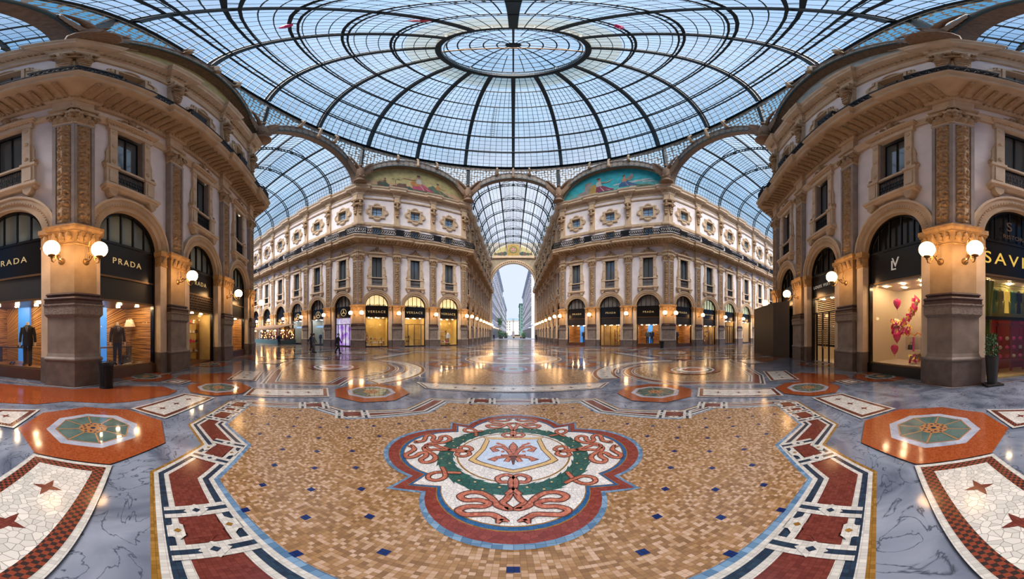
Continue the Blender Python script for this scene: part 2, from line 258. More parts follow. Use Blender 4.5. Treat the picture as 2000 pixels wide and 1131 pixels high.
# ---------------------------------------------------------------- mesh helpers
class MB:
    def __init__(s): s.v = []; s.f = []; s.m = []; s.mats = []; s.uv = {}
    def mi(s, m):
        if m not in s.mats: s.mats.append(m)
        return s.mats.index(m)
    def add(s, vs, fs, m):
        o = len(s.v); s.v += [tuple(v) for v in vs]; k = s.mi(m)
        for f in fs: s.f.append(tuple(i+o for i in f)); s.m.append(k)
        return o
    def box(s, x0, x1, y0, y1, z0, z1, m):
        s.add([(x0,y0,z0),(x1,y0,z0),(x1,y1,z0),(x0,y1,z0),(x0,y0,z1),(x1,y0,z1),(x1,y1,z1),(x0,y1,z1)],
              [(0,3,2,1),(4,5,6,7),(0,1,5,4),(1,2,6,5),(2,3,7,6),(3,0,4,7)], m)
    def bar(s, p, q, w, d, m, up=(0,0,1)):
        p, q = Vector(p), Vector(q); t = (q-p).normalized(); u = Vector(up)
        if abs(t.dot(u)) > .95: u = Vector((1,0,0))
        a = t.cross(u).normalized()*w/2; b = a.cross(t).normalized()*d/2
        vs = [p-a-b, p+a-b, p+a+b, p-a+b, q-a-b, q+a-b, q+a+b, q-a+b]
        s.add(vs, [(0,3,2,1),(4,5,6,7),(0,1,5,4),(1,2,6,5),(2,3,7,6),(3,0,4,7)], m)
    def prism(s, pts, y0, y1, m, ax='y'):
        """outline in (x,z) extruded along y, or in (x,y) extruded along z"""
        n = len(pts)
        if ax == 'y': vs = [(x, y0, z) for x, z in pts] + [(x, y1, z) for x, z in pts]
        else: vs = [(x, z, y0) for x, z in pts] + [(x, z, y1) for x, z in pts]
        s.add(vs, [tuple(range(n)), tuple(range(2*n-1, n-1, -1))] + [(i, i+n, (i+1) % n+n, (i+1) % n) for i in range(n)], m)
    def ring2(s, inner, outer, y0, y1, m, closed=True):
        """frame between two outlines with equal point count, in (x,z), extruded y0..y1"""
        n = len(inner); vs = [(x, y, z) for y in (y0, y1) for L in (inner, outer) for x, z in L]
        fs = []
        for i in range(n if closed else n-1):
            j = (i+1) % n
            fs += [(i, j, n+j, n+i), (2*n+i, 3*n+i, 3*n+j, 2*n+j), (n+i, n+j, 3*n+j, 3*n+i), (i, 2*n+i, 2*n+j, j)]
        if not closed: fs += [(0, n, 3*n, 2*n), (n-1, 3*n-1, 4*n-1, 2*n-1)]
        s.add(vs, fs, m)
    def tube(s, pts, r, m, n=6, closed=False, caps=True):
        pts = [Vector(p) for p in pts]; N = len(pts); rs = r if isinstance(r, (list, tuple)) else [r]*N
        vs = []; pa = None
        for i in range(N):
            if closed: t = (pts[(i+1) % N]-pts[i-1])
            else: t = pts[min(i+1, N-1)]-pts[max(i-1, 0)]
            t.normalize()
            if pa is None: pa = t.orthogonal().normalized() if abs(t.z) > .9 else t.cross(Vector((0,0,1))).normalized()
            a = (pa - t*pa.dot(t)).normalized(); pa = a; b = t.cross(a)
            for k in range(n):
                th = 2*PI*(k+.5)/n; vs.append(pts[i]+(a*math.cos(th)+b*math.sin(th))*rs[i])
        fs = []
        for i in range(N if closed else N-1):
            j = (i+1) % N
            for k in range(n): k2 = (k+1) % n; fs.append((i*n+k, i*n+k2, j*n+k2, j*n+k))
        if caps and not closed: fs += [tuple(range(n-1, -1, -1)), tuple((N-1)*n+k for k in range(n))]
        s.add(vs, fs, m)
    def lathe(s, prof, m, c=(0,0,0), n=24, sx=1, sy=1):
        vs = []; 
        for r, z in prof:
            for k in range(n): th = 2*PI*k/n; vs.append((c[0]+r*math.cos(th)*sx, c[1]+r*math.sin(th)*sy, c[2]+z))
        fs = [(i*n+k, i*n+(k+1) % n, (i+1)*n+(k+1) % n, (i+1)*n+k) for i in range(len(prof)-1) for k in range(n)]
        fs += [tuple(range(n-1, -1, -1)), tuple((len(prof)-1)*n+k for k in range(n))]
        s.add(vs, fs, m)
    def ball(s, c, r, m, n=12, k=8, sc=(1,1,1)):
        prof = [(max(r*math.sin(PI*i/k), .0004)*1.0, -r*math.cos(PI*i/k)*sc[2]) for i in range(k+1)]
        s.lathe(prof, m, c, n, sc[0], sc[1])
    def grid(s, fn, nu, nv, m):
        vs = [fn(i/nu, j/nv) for j in range(nv+1) for i in range(nu+1)]
        s.add(vs, [(j*(nu+1)+i, j*(nu+1)+i+1, (j+1)*(nu+1)+i+1, (j+1)*(nu+1)+i) for j in range(nv) for i in range(nu)], m)
    def sweep(s, path, prof, m, closed_prof=True, ends=True):
        """path: plan points with the open side to the RIGHT of travel reversed -> offset 'out' given by miter; prof: [(out, z)]"""
        P = [Vector((p[0], p[1])) for p in path]; N = len(P); nr = []
        for i in range(N):
            ds = []
            if i > 0: ds.append((P[i]-P[i-1]).normalized())
            if i < N-1: ds.append((P[i+1]-P[i]).normalized())
            ns = [Vector((d.y, -d.x)) for d in ds]
            b = ns[0] if len(ns) == 1 else (ns[0]+ns[1]).normalized()
            nr.append(b/max(b.dot(ns[0]), .35))
        k = len(prof); vs = [(P[i].x+nr[i].x*o, P[i].y+nr[i].y*o, z) for i in range(N) for o, z in prof]
        fs = [(i*k+j, i*k+(j+1) % k, (i+1)*k+(j+1) % k, (i+1)*k+j) for i in range(N-1) for j in range(k if closed_prof else k-1)]
        if ends and closed_prof: fs += [tuple(range(k-1, -1, -1)), tuple((N-1)*k+j for j in range(k))]
        s.add(vs, fs, m)
    def mesh(s, name, smooth=False):
        me = bpy.data.meshes.new(name); me.from_pydata(s.v, [], s.f); 
        for m in s.mats: me.materials.append(M[m])
        me.polygons.foreach_set('material_index', s.m)
        if smooth: me.polygons.foreach_set('use_smooth', [True]*len(s.f))
        me.update(); return me
    def build(s, name, parent=None, loc=(0,0,0), rz=0, smooth=False):
        o = bpy.data.objects.new(name, s.mesh(name, smooth)); C.objects.link(o); o.location = loc; o.rotation_euler = (0, 0, rz); o.parent = parent; return o
def smooth_angle(o, deg=40):
    o.data.polygons.foreach_set('use_smooth', [True]*len(o.data.polygons)); 
    try: o.data.set_sharp_from_angle(angle=math.radians(deg))
    except Exception: pass
    return o
def inst(me, name, parent, loc=(0,0,0), rz=0, sc=None):
    o = bpy.data.objects.new(name, me); C.objects.link(o); o.location = loc; o.rotation_euler = (0,0,rz); o.parent = parent
    if sc: o.scale = sc
    return o
def tag(o, label, cat, group=None, kind=None):
    if label: o['label'] = label
    if cat: o['category'] = cat
    if group: o['group'] = group
    if kind: o['kind'] = kind
    return o
def thing(name, label, cat, loc=(0,0,0), rz=0, group=None):
    o = bpy.data.objects.new(name, None); C.objects.link(o); o.location = loc; o.rotation_euler = (0,0,rz); o.empty_display_size = .2
    return tag(o, label, cat, group)
def copy_tree(o, parent=None):
    c = o.copy(); C.objects.link(c); c.parent = parent
    for ch in list(o.children): copy_tree(ch, c)
    return c
_txt = {}
def text_mesh(body, size, depth=.02, m='gold', sx=1.0, spacing=1.0):
    key = (body, size, m, sx)
    if key in _txt: return _txt[key]
    cu = bpy.data.curves.new('lettering', 'FONT'); cu.body = body; cu.size = size; cu.extrude = depth; cu.align_x = 'CENTER'; cu.align_y = 'CENTER'; cu.space_character = spacing
    ob = bpy.data.objects.new('lettering', cu); C.objects.link(ob); dg = bpy.context.evaluated_depsgraph_get(); dg.update()
    me = bpy.data.meshes.new_from_object(ob.evaluated_get(dg)); bpy.data.objects.remove(ob); me.materials.clear(); me.materials.append(M[m])
    me.transform(Matrix.Rotation(PI/2, 4, 'X')); me.transform(Matrix.Diagonal((sx, 1, 1, 1))); _txt[key] = me; return me
def arc(cx, cz, r, a0, a1, n, rz=None):
    rz = r if rz is None else rz
    return [(cx+r*math.cos(a0+(a1-a0)*i/n), cz+rz*math.sin(a0+(a1-a0)*i/n)) for i in range(n+1)]

# ================================================================ FLOOR
LV = .0014
class FB(MB):
    def poly(s, pts, m, lv):
        s.add([(x, y, lv*LV) for x, y in pts], [tuple(range(len(pts)))], m)
    def stroke(s, pts, w, m, lv, closed=False):
        P = [Vector(p) for p in pts]; N = len(P); L = []; R = []
        for i in range(N):
            ds = []
            if closed or i > 0: ds.append((P[i]-P[i-1]).normalized())
            if closed or i < N-1: ds.append((P[(i+1) % N]-P[i]).normalized())
            n = [Vector((-d.y, d.x)) for d in ds]; b = n[0] if len(n) == 1 else (n[0]+n[1])
            b = b.normalized() if b.length > 1e-6 else n[0]; k = 1/max(b.dot(n[0]), .4)
            ww = w(i/(N-1)) if callable(w) else w
            L.append(P[i]+b*k*ww/2); R.append(P[i]-b*k*ww/2)
        vs = [(p.x, p.y, lv*LV) for p in L+R]
        s.add(vs, [(i, (i+1) % N, N+(i+1) % N, N+i) for i in range(N if closed else N-1)], m)
def off(path, d, closed=False):
    P = [Vector(p) for p in path]; N = len(P); out = []
    for i in range(N):
        ds = []
        if closed or i > 0: ds.append((P[i]-P[i-1]).normalized())
        if closed or i < N-1: ds.append((P[(i+1) % N]-P[i]).normalized())
        n = [Vector((-q.y, q.x)) for q in ds]; b = n[0] if len(n) == 1 else (n[0]+n[1]).normalized()
        out.append(tuple(P[i]+b*d/max(b.dot(n[0]), .4)))
    return out
def ngon(c, r, n, a0=0, ry=None): return [(c[0]+r*math.cos(a0+2*PI*i/n), c[1]+(ry or r)*math.sin(a0+2*PI*i/n)) for i in range(n)]
def rot(p, k):
    for _ in range(k % 4): p = (-p[1], p[0])
    return p
def tf(pts, k=0, mir=False): return [rot((-x, y) if mir else (x, y), k) for x, y in pts]

# base slab and arms
fb = FB()
fl = MB()
# paving: one marble sheet covering the octagon, the arms and under the shops
fl.add([(-62, -62, 0), (62, -62, 0), (62, 54.6, 0), (-62, 54.6, 0), (-62, -62, -.3), (62, -62, -.3), (62, 54.6, -.3), (-62, 54.6, -.3)],
       [(0,1,2,3), (7,6,5,4), (0,4,5,1), (1,5,6,2), (2,6,7,3), (3,7,4,0)], 'marble')
floor = fl.build('floor'); tag(floor, None, None, kind='structure')

outer_half = [(0, -10.26), (-2.17, -10.62), (-2.33, -11.72), (-3.38, -12.55), (-4.24, -12.55), (-5.42, -13.83), (-5.55, -14.4), (-4.2, -15.69), (-3.31, -15.64), (-2.6, -16.39), (0, -16.39)]
field_half = [(0, -10.86), (-1.58, -10.92), (-1.72, -11.80), (-2.95, -13.0), (-4.02, -13.02), (-4.92, -14.12), (-4.0, -14.99), (-3.03, -14.96), (-2.29, -15.68), (0, -15.68)]
def sym(h): return h + [(-x, y) for x, y in reversed(h) if abs(x) > 1e-6]
outer = sym(outer_half); field = sym(field_half)

def border_band(f, outl, inl, k):
    """layers of the border from the field outline outwards"""
    O = tf(outl, k); I = tf(inl, k)
    f.poly(O, 'gold_line', 1); f.poly(off(O, .045, True), 'white_tile', 2)
    f.poly(off(O, .095, True), 'navy_tile', 3); f.poly(off(O, .155, True), 'white_tile', 4); f.poly(off(O, .205, True), 'maroon_tile', 5)
    f.poly(off(I, -.215, True), 'white_tile', 6); f.poly(off(I, -.165, True), 'navy_tile', 7); f.poly(off(I, -.105, True), 'white_tile', 8); f.poly(off(I, -.055, True), 'blue_edge', 9)
    f.poly(I, 'gold_field', 10)
def knot(f, c, ang, w=.58):
    """interlaced crossing in the border: c on the band's middle line, ang its direction"""
    ca, sa = math.cos(ang), math.sin(ang)
    def P(pts): return [(c[0]+x*ca-y*sa, c[1]+x*sa+y*ca) for x, y in pts]
    h = w/2
    for sgn in (-1, 1):
        x0 = .27*sgn
        f.poly(P([(x0-.085, -h), (x0+.085, -h), (x0+.085, h), (x0-.085, h)]), 'white_tile', 11)
        for q in (-1, 1):
            f.poly(P([(x0-.028, q*.08), (x0+.028, q*.08), (x0+.028, q*(h)), (x0-.028, q*h)][::q]), 'navy_tile', 12)
        f.poly(P([(x0-.10*1, 0), (x0, -.10), (x0+.10, 0), (x0, .10)]), 'white_tile', 13)
        f.poly(P([(x0-.035, 0), (x0, -.035), (x0+.035, 0), (x0, .035)]), 'navy_tile', 14)
    for q in (-1, 1):                       # the white X where the outlines cross
        f.poly(P([(-.075, q*(h-.115)), (.075, q*(h-.115)), (.075, q*(h+.0)), (-.075, q*(h+.0))][::q]), 'white_tile', 15)
        f.poly(P([(-.12, q*(h-.07)), (-.075, q*(h-.11)), (-.075, q*(h-.03))][::q]), 'white_tile', 15); f.poly(P([(.12, q*(h-.07)), (.075, q*(h-.03)), (.075, q*(h-.11))][::q]), 'white_tile', 15)
        f.poly(P([(-.03, q*(h-.07)), (0, q*(h-.10)), (.03, q*(h-.07)), (0, q*(h-.04))][::q]), 'gold_line', 16)
    f.poly(P([(-.18, -(h-.13)), (.18, -(h-.13)), (.18, h-.13), (-.18, h-.13)]), 'maroon_tile', 11.5)
    star = []
    for i in range(16): r = .175 if i % 2 == 0 else .125; star.append((r*math.cos(PI*i/8), r*math.sin(PI*i/8)))
    f.poly(P(star), 'maroon_tile', 14.5)

def medallion(f, c, R, detail=True):
    """quatrefoil with corner points; R = half width of the outer edge"""
    def quat(s, lobe=.50, d=.54, corner=.685):
        pts = []
        for k in range(4):
            a = k*PI/2
            # lobe centred at distance d, radius lobe*s
            for i in range(-9, 10):
                th = math.radians(i*8.7); r = lobe
                x, y = d+r*math.cos(th), r*math.sin(th)
                pts.append((x*math.cos(a)-y*math.sin(a), x*math.sin(a)+y*math.cos(a)))
            cx = corner; pts.append((cx*math.cos(a)-cx*math.sin(a), cx*math.sin(a)+cx*math.cos(a)))
        return [(c[0]+x*s/(lobe+d), c[1]+y*s/(lobe+d)) for x, y in pts]
    f.poly(quat(R), 'blue_edge', 20); f.poly(quat(R*.962), 'maroon_chips', 21)
    f.poly(quat(R*.875), 'gold_line', 22); f.poly(quat(R*.867), 'blue_line', 23); f.poly(quat(R*.838), 'gold_line', 24); f.poly(quat(R*.83), 'white_chips', 25)
    rw = R*.558
    f.poly(ngon(c, rw, 56), 'wreath_green', 26)
    if detail:
        for i in range(28):                 # leaf tips on the wreath's edge
            a = 2*PI*i/28
            for rr, o in ((rw*1.0, 1), (rw*.80, -1)):
                p = (c[0]+rr*math.cos(a), c[1]+rr*math.sin(a)); t = a+PI/2
                f.poly([(p[0]-.05*math.cos(t), p[1]-.05*math.sin(t)), (p[0]+.07*math.cos(t)+o*.03*math.cos(a), p[1]+.07*math.sin(t)+o*.03*math.sin(a)), (p[0]-o*.03*math.cos(a), p[1]-o*.03*math.sin(a))], 'wreath_green', 28)
    f.poly(ngon(c, rw*.80, 56), 'white_chips', 27)
    f.stroke(ngon(c, rw*.745, 56), .022, 'gold_line', 29, True)
    if not detail: f.poly(ngon(c, rw*.4, 12), 'ribbon_pink', 30); return
    for i in range(40):                     # berries
        a = 2*PI*i/40; rr = rw*(.86 if i % 2 else .95); f.poly(ngon((c[0]+rr*math.cos(a), c[1]+rr*math.sin(a)), .014, 6), 'shield_gold', 30)
    X = lambda x, y: (c[0]+x, c[1]+y)
    sh = [(-.40, .48), (-.36, .42), (-.385, .1), (-.47, -.22), (-.40, -.28), (-.2, -.38), (0, -.47)]; sh = sh + [(-x, y) for x, y in reversed(sh[:-1])]
    big = [(x*1.14, y*1.10) for x, y in sh]
    f.poly([X(*p) for p in reversed([(x*1.17, y*1.125) for x, y in sh])], 'ribbon_dark', 30); f.poly([X(*p) for p in reversed(big)], 'shield_gold', 31); f.poly([X(*p) for p in reversed([(x*.99, y*.97) for x, y in sh])], 'ribbon_dark', 32); f.poly([X(*p) for p in reversed([(x*.96, y*.945) for x, y in sh])], 'shield_blue', 33)
    # fleur-de-lis
    S = .92
    def fl_(pts, lv=35):
        for mm in (1, -1):
            q = [X(mm*x*S, y*S) for x, y in pts]; f.stroke(q, .075, 'ribbon_dark', lv-1); f.stroke(q, .052, 'ribbon_pink', lv)
    petal = [(0, .40), (.045, .30), (.075, .20), (.04, .05), (0, -.06)]; pp = [X(x*S, y*S) for x, y in petal]+[X(-x*S, y*S) for x, y in reversed(petal[1:-1])]
    f.poly(list(reversed(pp)), 'ribbon_dark', 36); f.poly(list(reversed([X(x*S*.75, .01+y*S*.92) for x, y in petal]+[X(-x*S*.75, .01+y*S*.92) for x, y in reversed(petal[1:-1])])), 'ribbon_pink', 37)
    fl_([(.02, -.06), (.07, .08), (.15, .19), (.25, .22), (.31, .15), (.27, .07), (.21, .10)])
    fl_([(.03, 0), (.10, .16), (.16, .28), (.23, .33)], 33.5); fl_([(.02, -.12), (.12, -.12), (.22, -.15), (.28, -.21), (.22, -.24)]); fl_([(.01, -.12), (.07, -.2), (.09, -.27)])
    f.stroke([X(-.17*S, -.085*S), X(.17*S, -.085*S)], .05, 'ribbon_dark', 38); f.stroke([X(-.15*S, -.085*S), X(.15*S, -.085*S)], .03, 'ribbon_pink', 39)
    f.stroke([X(0, -.06), X(0, -.36*S)], lambda t: .07*(1-t)+.02, 'ribbon_dark', 38); 
    for sx in (-1, 1):
        for dx, dy in ((.24, .33), (.15, .04)): f.poly(ngon(X(sx*dx*S, dy*S), .03, 5, .3), 'ribbon_pink', 38)
    # ribbons: a knot, curls and forked ends in each lobe, a loop in each corner
    main = [(-.01, -.80), (.05, -1.02), (.09, -1.11), (.03, -1.20), (.12, -1.16), (.19, -1.03), (.29, -.95), (.40, -.96), (.46, -1.04), (.40, -1.10), (.29, -1.08), (.20, -1.12), (.24, -1.18), (.35, -1.20), (.42, -1.27), (.36, -1.33), (.26, -1.31), (.16, -1.30), (.09, -1.36)]
    inner_l = [(.02, -.93), (-.02, -.79), (.05, -.72), (.13, -.72), (.16, -.63), (.07, -.56), (-.01, -.64), (-.02, -.80), (.06, -.96)]
    cloop = [(.58, -.56), (.60, -.68), (.63, -.80), (.71, -.87), (.80, -.85), (.81, -.76), (.72, -.70), (.60, -.74), (.50, -.80)]
    def crom(P, n=5):
        Q = []
        for i in range(len(P)-1):
            p0, p1, p2, p3 = P[max(i-1, 0)], P[i], P[i+1], P[min(i+2, len(P)-1)]
            for k in range(n):
                t = k/n; Q.append(tuple(.5*((2*p1[j])+(-p0[j]+p2[j])*t+(2*p0[j]-5*p1[j]+4*p2[j]-p3[j])*t*t+(-p0[j]+3*p1[j]-3*p2[j]+p3[j])*t**3) for j in (0, 1)))
        return Q+[P[-1]]
    for k in range(4):
        for mm in (1, -1):
            tr = lambda P: [X(*rot((mm*x, y), k)) for x, y in P]
            for P, w0 in ((main, .056), (inner_l, .046), (cloop, .042)):
                if P is cloop and mm < 0: continue
                q = tr(crom(P)); w = lambda t: w0*(.72+.28*math.sin(t*17+1))
                # drawn in overlapping pieces so that the dark outline shows where it crosses itself
                for a in range(0, len(q)-1, 9):
                    seg = q[a:a+11]
                    if len(seg) < 2: continue
                    lv = 30+(a//9)*.5
                    f.stroke(seg, lambda t: w0*.9+.026, 'ribbon_dark', lv); f.stroke(seg, lambda t: w0*(.78+.16*math.sin(t*PI)), 'ribbon_pink', lv+.25)
            e = tr([(.09, -1.36)])[0]
            for tip in ((.03, -1.40), (.11, -1.43)):
                g = tr([tip])[0]; f.stroke([e, g], lambda t: .06*(1-t)+.03, 'ribbon_dark', 36); f.stroke([e, g], lambda t: .045*(1-t)+.01, 'ribbon_pink', 37)

def disc(f, c, R, r, k, a0=PI/8):
    c = rot(c, k)
    f.poly(ngon(c, R, 8, a0), 'orange', 12)
    f.poly(ngon(c, r, 8, a0), 'marble_pale', 13); f.poly(ngon(c, r*.80, 8, a0), 'disc_glass', 14)
    o = ngon(c, r*.80, 8, a0)
    for p in o: f.stroke([c, p], .028, 'grate_brass', 15)
    f.stroke(o, .02, 'grate_brass', 15, True)
    f.poly(ngon(c, r*.30, 20), 'grate_brass', 16)
    for i in range(8):
        a = i*PI/4; f.poly(ngon((c[0]+r*.18*math.cos(a), c[1]+r*.18*math.sin(a)), r*.035, 6), 'navy_tile', 17); f.poly(ngon((c[0]+r*.25*math.cos(a+.39), c[1]+r*.25*math.sin(a+.39)), r*.03, 6), 'navy_tile', 17)
    f.poly(ngon(c, r*.06, 8), 'navy_tile', 17)
def flower(f, c, r, ang, lv):
    P = []
    for i in range(16):
        rr = r if i % 4 == 0 else (r*.34 if i % 4 == 2 else r*.50); a = ang+2*PI*i/16; P.append((c[0]+rr*math.cos(a), c[1]+rr*math.sin(a)))
    f.poly(P, 'maroon_tile', lv)
def panel(f, quad, nfl, k, mat='white_chips_big', mir=False, bw=.14):
    q = tf(quad, k, mir); 
    ar = sum(q[i][0]*q[(i+1) % 4][1]-q[(i+1) % 4][0]*q[i][1] for i in range(4))
    if ar < 0: q = q[::-1]
    f.poly(q, 'white_tile', 12); f.poly(off(q, .06, True), 'maroon_check', 13); f.poly(off(q, .06+bw, True), mat, 14)
    a = Vector(((q[0][0]+q[1][0])/2, (q[0][1]+q[1][1])/2)); b = Vector(((q[2][0]+q[3][0])/2, (q[2][1]+q[3][1])/2)); c_ = Vector(((q[1][0]+q[2][0])/2, (q[1][1]+q[2][1])/2)); d = Vector(((q[3][0]+q[0][0])/2, (q[3][1]+q[0][1])/2))
    if (a-b).length < (c_-d).length: a, b = c_, d
    ang = math.atan2((b-a).y, (b-a).x)
    for i in range(nfl):
        p = a.lerp(b, (i+1)/(nfl+1)); flower(f, p, .16 if bw > .12 else .12, ang, 15)

def south_pattern(k, near):
    border_band(fb, outer, field, k)
    # knots along the middle line of the border
    mid = [(0, -10.54), (-1.9, -10.7), (-2.05, -11.74), (-3.17, -12.78), (-4.13, -12.79), (-5.22, -14.2), (-4.1, -15.34), (-3.16, -15.3), (-2.45, -16.03), (0, -16.03)]
    for (a, b, t) in ((0, 1, .42), (2, 3, .92), (4, 5, .02), (5, 6, .08), (5, 6, .62), (7, 8, .2), (8, 9, .38)):
        p = (mid[a][0]+(mid[b][0]-mid[a][0])*t, mid[a][1]+(mid[b][1]-mid[a][1])*t); ang = math.atan2(mid[b][1]-mid[a][1], mid[b][0]-mid[a][0])
        for mir in (False, True):
            q = (-p[0], p[1]) if mir else p; an = PI-ang if mir else ang
            q = rot(q, k); knot(fb, q, an+k*PI/2, .50)
    # navy dots on the gold field
    for i in range(-15, 16):
        for j in range(0, 16):
            if (i+j) % 2 == 0: continue
            x, y = i*.335, -15.66+j*.3345
            if math.hypot(x, y+13.38) < 1.78: continue
            inside = False; P = field; n = len(P)
            for a in range(n):
                x1, y1 = P[a]; x2, y2 = P[(a+1) % n]
                if (y1 > y) != (y2 > y) and x < (x2-x1)*(y-y1)/(y2-y1)+x1: inside = not inside
            if not inside or min((x-P[a][0])**2+(y-P[a][1])**2 for a in range(n)) < .02: continue
            fb.poly([rot((x+dx*.032, y+dy*.032), k) for dx, dy in ((-1,-1), (1,-1), (1,1), (-1,1))], 'navy_dot', 11)
    c = rot((0, -13.38), k)
    medallion(fb, c, 1.74, near)
    for mir in (1, -1):
        disc(fb, (mir*3.92, -17.36), 1.30, .81, k); disc(fb, (mir*7.05, -14.22), 1.05, .68, k); disc(fb, (mir*3.92, -10.83), 1.13, .73, k)
        m_ = mir > 0
        panel(fb, [(-5.2, -16.81), (-6.57, -15.39), (-5.92, -14.66), (-4.53, -16.08)], 3, k, mir=m_, bw=.10)
        panel(fb, [(-6.62, -13.25), (-5.25, -11.28), (-4.46, -12.0), (-5.85, -13.9)], 3, k, mir=m_, bw=.10)
        panel(fb, [(-4.15, -19.5), (-4.6, -18.72), (-3.37, -18.62), (-3.2, -19.6)], 1, k, mir=m_, bw=.10)
    panel(fb, [(-3.35, -8.85), (-2.7, -9.63), (2.7, -9.63), (3.35, -8.85)], 9, k, bw=.05)
    panel(fb, [(-2.69, -17.86), (-2.69, -16.83), (2.69, -16.83), (2.69, -17.86)], 7, k, bw=.13)
for k in range(4): south_pattern(k, k == 0)

def diag_pattern(k, mir):
    T = lambda pts: tf(pts, k, mir)
    def P(pts, m, lv):
        q = T(pts); ar = sum(q[i][0]*q[(i+1) % len(q)][1]-q[(i+1) % len(q)][0]*q[i][1] for i in range(len(q)))
        fb.poly(q if ar > 0 else q[::-1], m, lv)
    # orange lobes in front of the corner pillar and along the shop wall
    P([(-4.6, -21.2), (-6.45, -21.2), (-6.86, -19.29), (-6.80, -18.75), (-7.6, -17.25), (-7.57, -15.95), (-6.9, -15.55), (-6.45, -15.84), (-5.78, -16.85), (-5.58, -17.4), (-5.49, -18.43), (-4.93, -19.01), (-4.58, -19.82)], 'orange', 6)
    P([(-9.75, -15.01), (-9.82, -13.04), (-8.67, -12.55), (-8.01, -13.46), (-8.09, -14.78), (-8.67, -15.45)], 'orange', 6)
    P([(-13.04, -9.82), (-15.01, -9.75), (-15.45, -8.67), (-14.78, -8.09), (-13.46, -8.01), (-12.55, -8.67)], 'orange', 6)
    for c in ((-9.45, -16.5), (-16.5, -9.45), (-12.9, -12.9)):
        P(ngon(c, 1.15, 8, PI/8), 'orange', 5); P(ngon(c, .66, 8, PI/8), 'marble_pale', 6); P(ngon(c, .52, 8, PI/8), 'disc_glass', 7); P(ngon(c, .18, 12), 'grate_brass', 8)
    for q, n in (([(-8.24, -13.52), (-10.12, -12.17), (-9.39, -11.33), (-7.55, -12.64)], 3), ([(-12.17, -10.12), (-13.52, -8.24), (-12.64, -7.55), (-11.33, -9.39)], 3), ([(-8.24, -15.96), (-8.75, -15.3), (-8.29, -14.84), (-7.76, -15.38)], 1), ([(-15.3, -8.75), (-15.96, -8.24), (-15.38, -7.76), (-14.84, -8.29)], 1)):
        panel(fb, q, n, k, mir=mir, bw=.10)
    # gold field with a dark medallion, framed by arcs towards the centre
    c = (-8.45, -7.75)
    fld = [(-7.16, -11.88), (-5.9, -10.6)] + [(c[0]+2.75*math.cos(a), c[1]+2.75*math.sin(a)) for a in [math.radians(d) for d in range(-40, 131, 10)]] + [(-10.6, -6.2), (-11.9, -7.2), (-11.3, -8.2), (-8.8, -10.6)]
    q = T(fld); ar = sum(q[i][0]*q[(i+1) % len(q)][1]-q[(i+1) % len(q)][0]*q[i][1] for i in range(len(q)))
    if ar < 0: q = q[::-1]
    for d, m, lv in ((-.62, 'white_tile', 1), (-.56, 'navy_tile', 2), (-.48, 'white_tile', 3), (-.42, 'maroon_tile', 4), (-.16, 'white_tile', 5), (-.11, 'navy_tile', 6), (-.05, 'white_tile', 7)): fb.poly(off(q, d, True), m, lv)
    fb.poly(q, 'gold_field', 8)
    for i in range(-8, 9):
        for j in range(-8, 9):
            if (i+j) % 2 and 1.5 < math.hypot(i, j)*.335 < 2.5: P([(c[0]+i*.335+dx*.035, c[1]+j*.335+dy*.035) for dx, dy in ((-1,-1), (1,-1), (1,1), (-1,1))], 'navy_dot', 9)
    cc = T([c])[0]; fb.poly(ngon(cc, 1.35, 40), 'maroon_chips', 20); fb.poly(ngon(cc, 1.05, 40), 'white_chips', 21); fb.poly(ngon(cc, .95, 40), 'wreath_green', 22); fb.poly(ngon(cc, .78, 40), 'white_chips', 23); fb.poly(ngon(cc, .5, 8), 'ribbon_pink', 24)
    def arcband(r0, r1, a0, a1, m, lv):
        n = 30; pa = [math.radians(a0+(a1-a0)*i/n) for i in range(n+1)]
        P([(c[0]+r0*math.cos(a), c[1]+r0*math.sin(a)) for a in pa]+[(c[0]+r1*math.cos(a), c[1]+r1*math.sin(a)) for a in reversed(pa)], m, lv)
    arcband(3.62, 4.66, -27, 88, 'white_tile', 3); arcband(3.67, 4.61, -26.5, 87.5, 'maroon_tile', 4); arcband(3.82, 4.46, -25, 86, 'white_chips_big', 5)
    for i in range(15):
        a = math.radians(-20+i*7.2); p = T([(c[0]+4.14*math.cos(a), c[1]+4.14*math.sin(a))])[0]; flower(fb, p, .10, a, 6)
for k in range(4): diag_pattern(k, False)
# gold fields around the centre and the central star
for k in range(4):
    g = [(-3.0, -8.62), (3.0, -8.62), (3.37, -7.28), (3.2, -5.6), (2.0, -4.7), (.7, -5.6), (-.7, -5.6), (-2.0, -4.7), (-3.2, -5.6), (-3.37, -7.28)]
    fb.poly(tf(g, k), 'gold_field', 2)
    for i in range(-9, 10):
        for j in range(0, 9):
            x, y = i*.335, -8.4+j*.335
            if (i+j) % 2 == 0 and (y < -5.8 or 1.0 < abs(x) < 2.6) : fb.poly([rot((x+dx*.035, y+dy*.035), k) for dx, dy in ((-1,-1), (1,-1), (1,1), (-1,1))], 'navy_dot', 3)
    for c in ((0, -4.95), (-3.62, -3.62)):
        cc = rot(c, k); fb.poly(ngon(cc, 1.3, 8, PI/8), 'orange', 6); fb.poly(ngon(cc, .75, 8, PI/8), 'marble_pale', 7); fb.poly(ngon(cc, .6, 8, PI/8), 'disc_glass', 8); fb.poly(ngon(cc, .2, 12), 'grate_brass', 9)
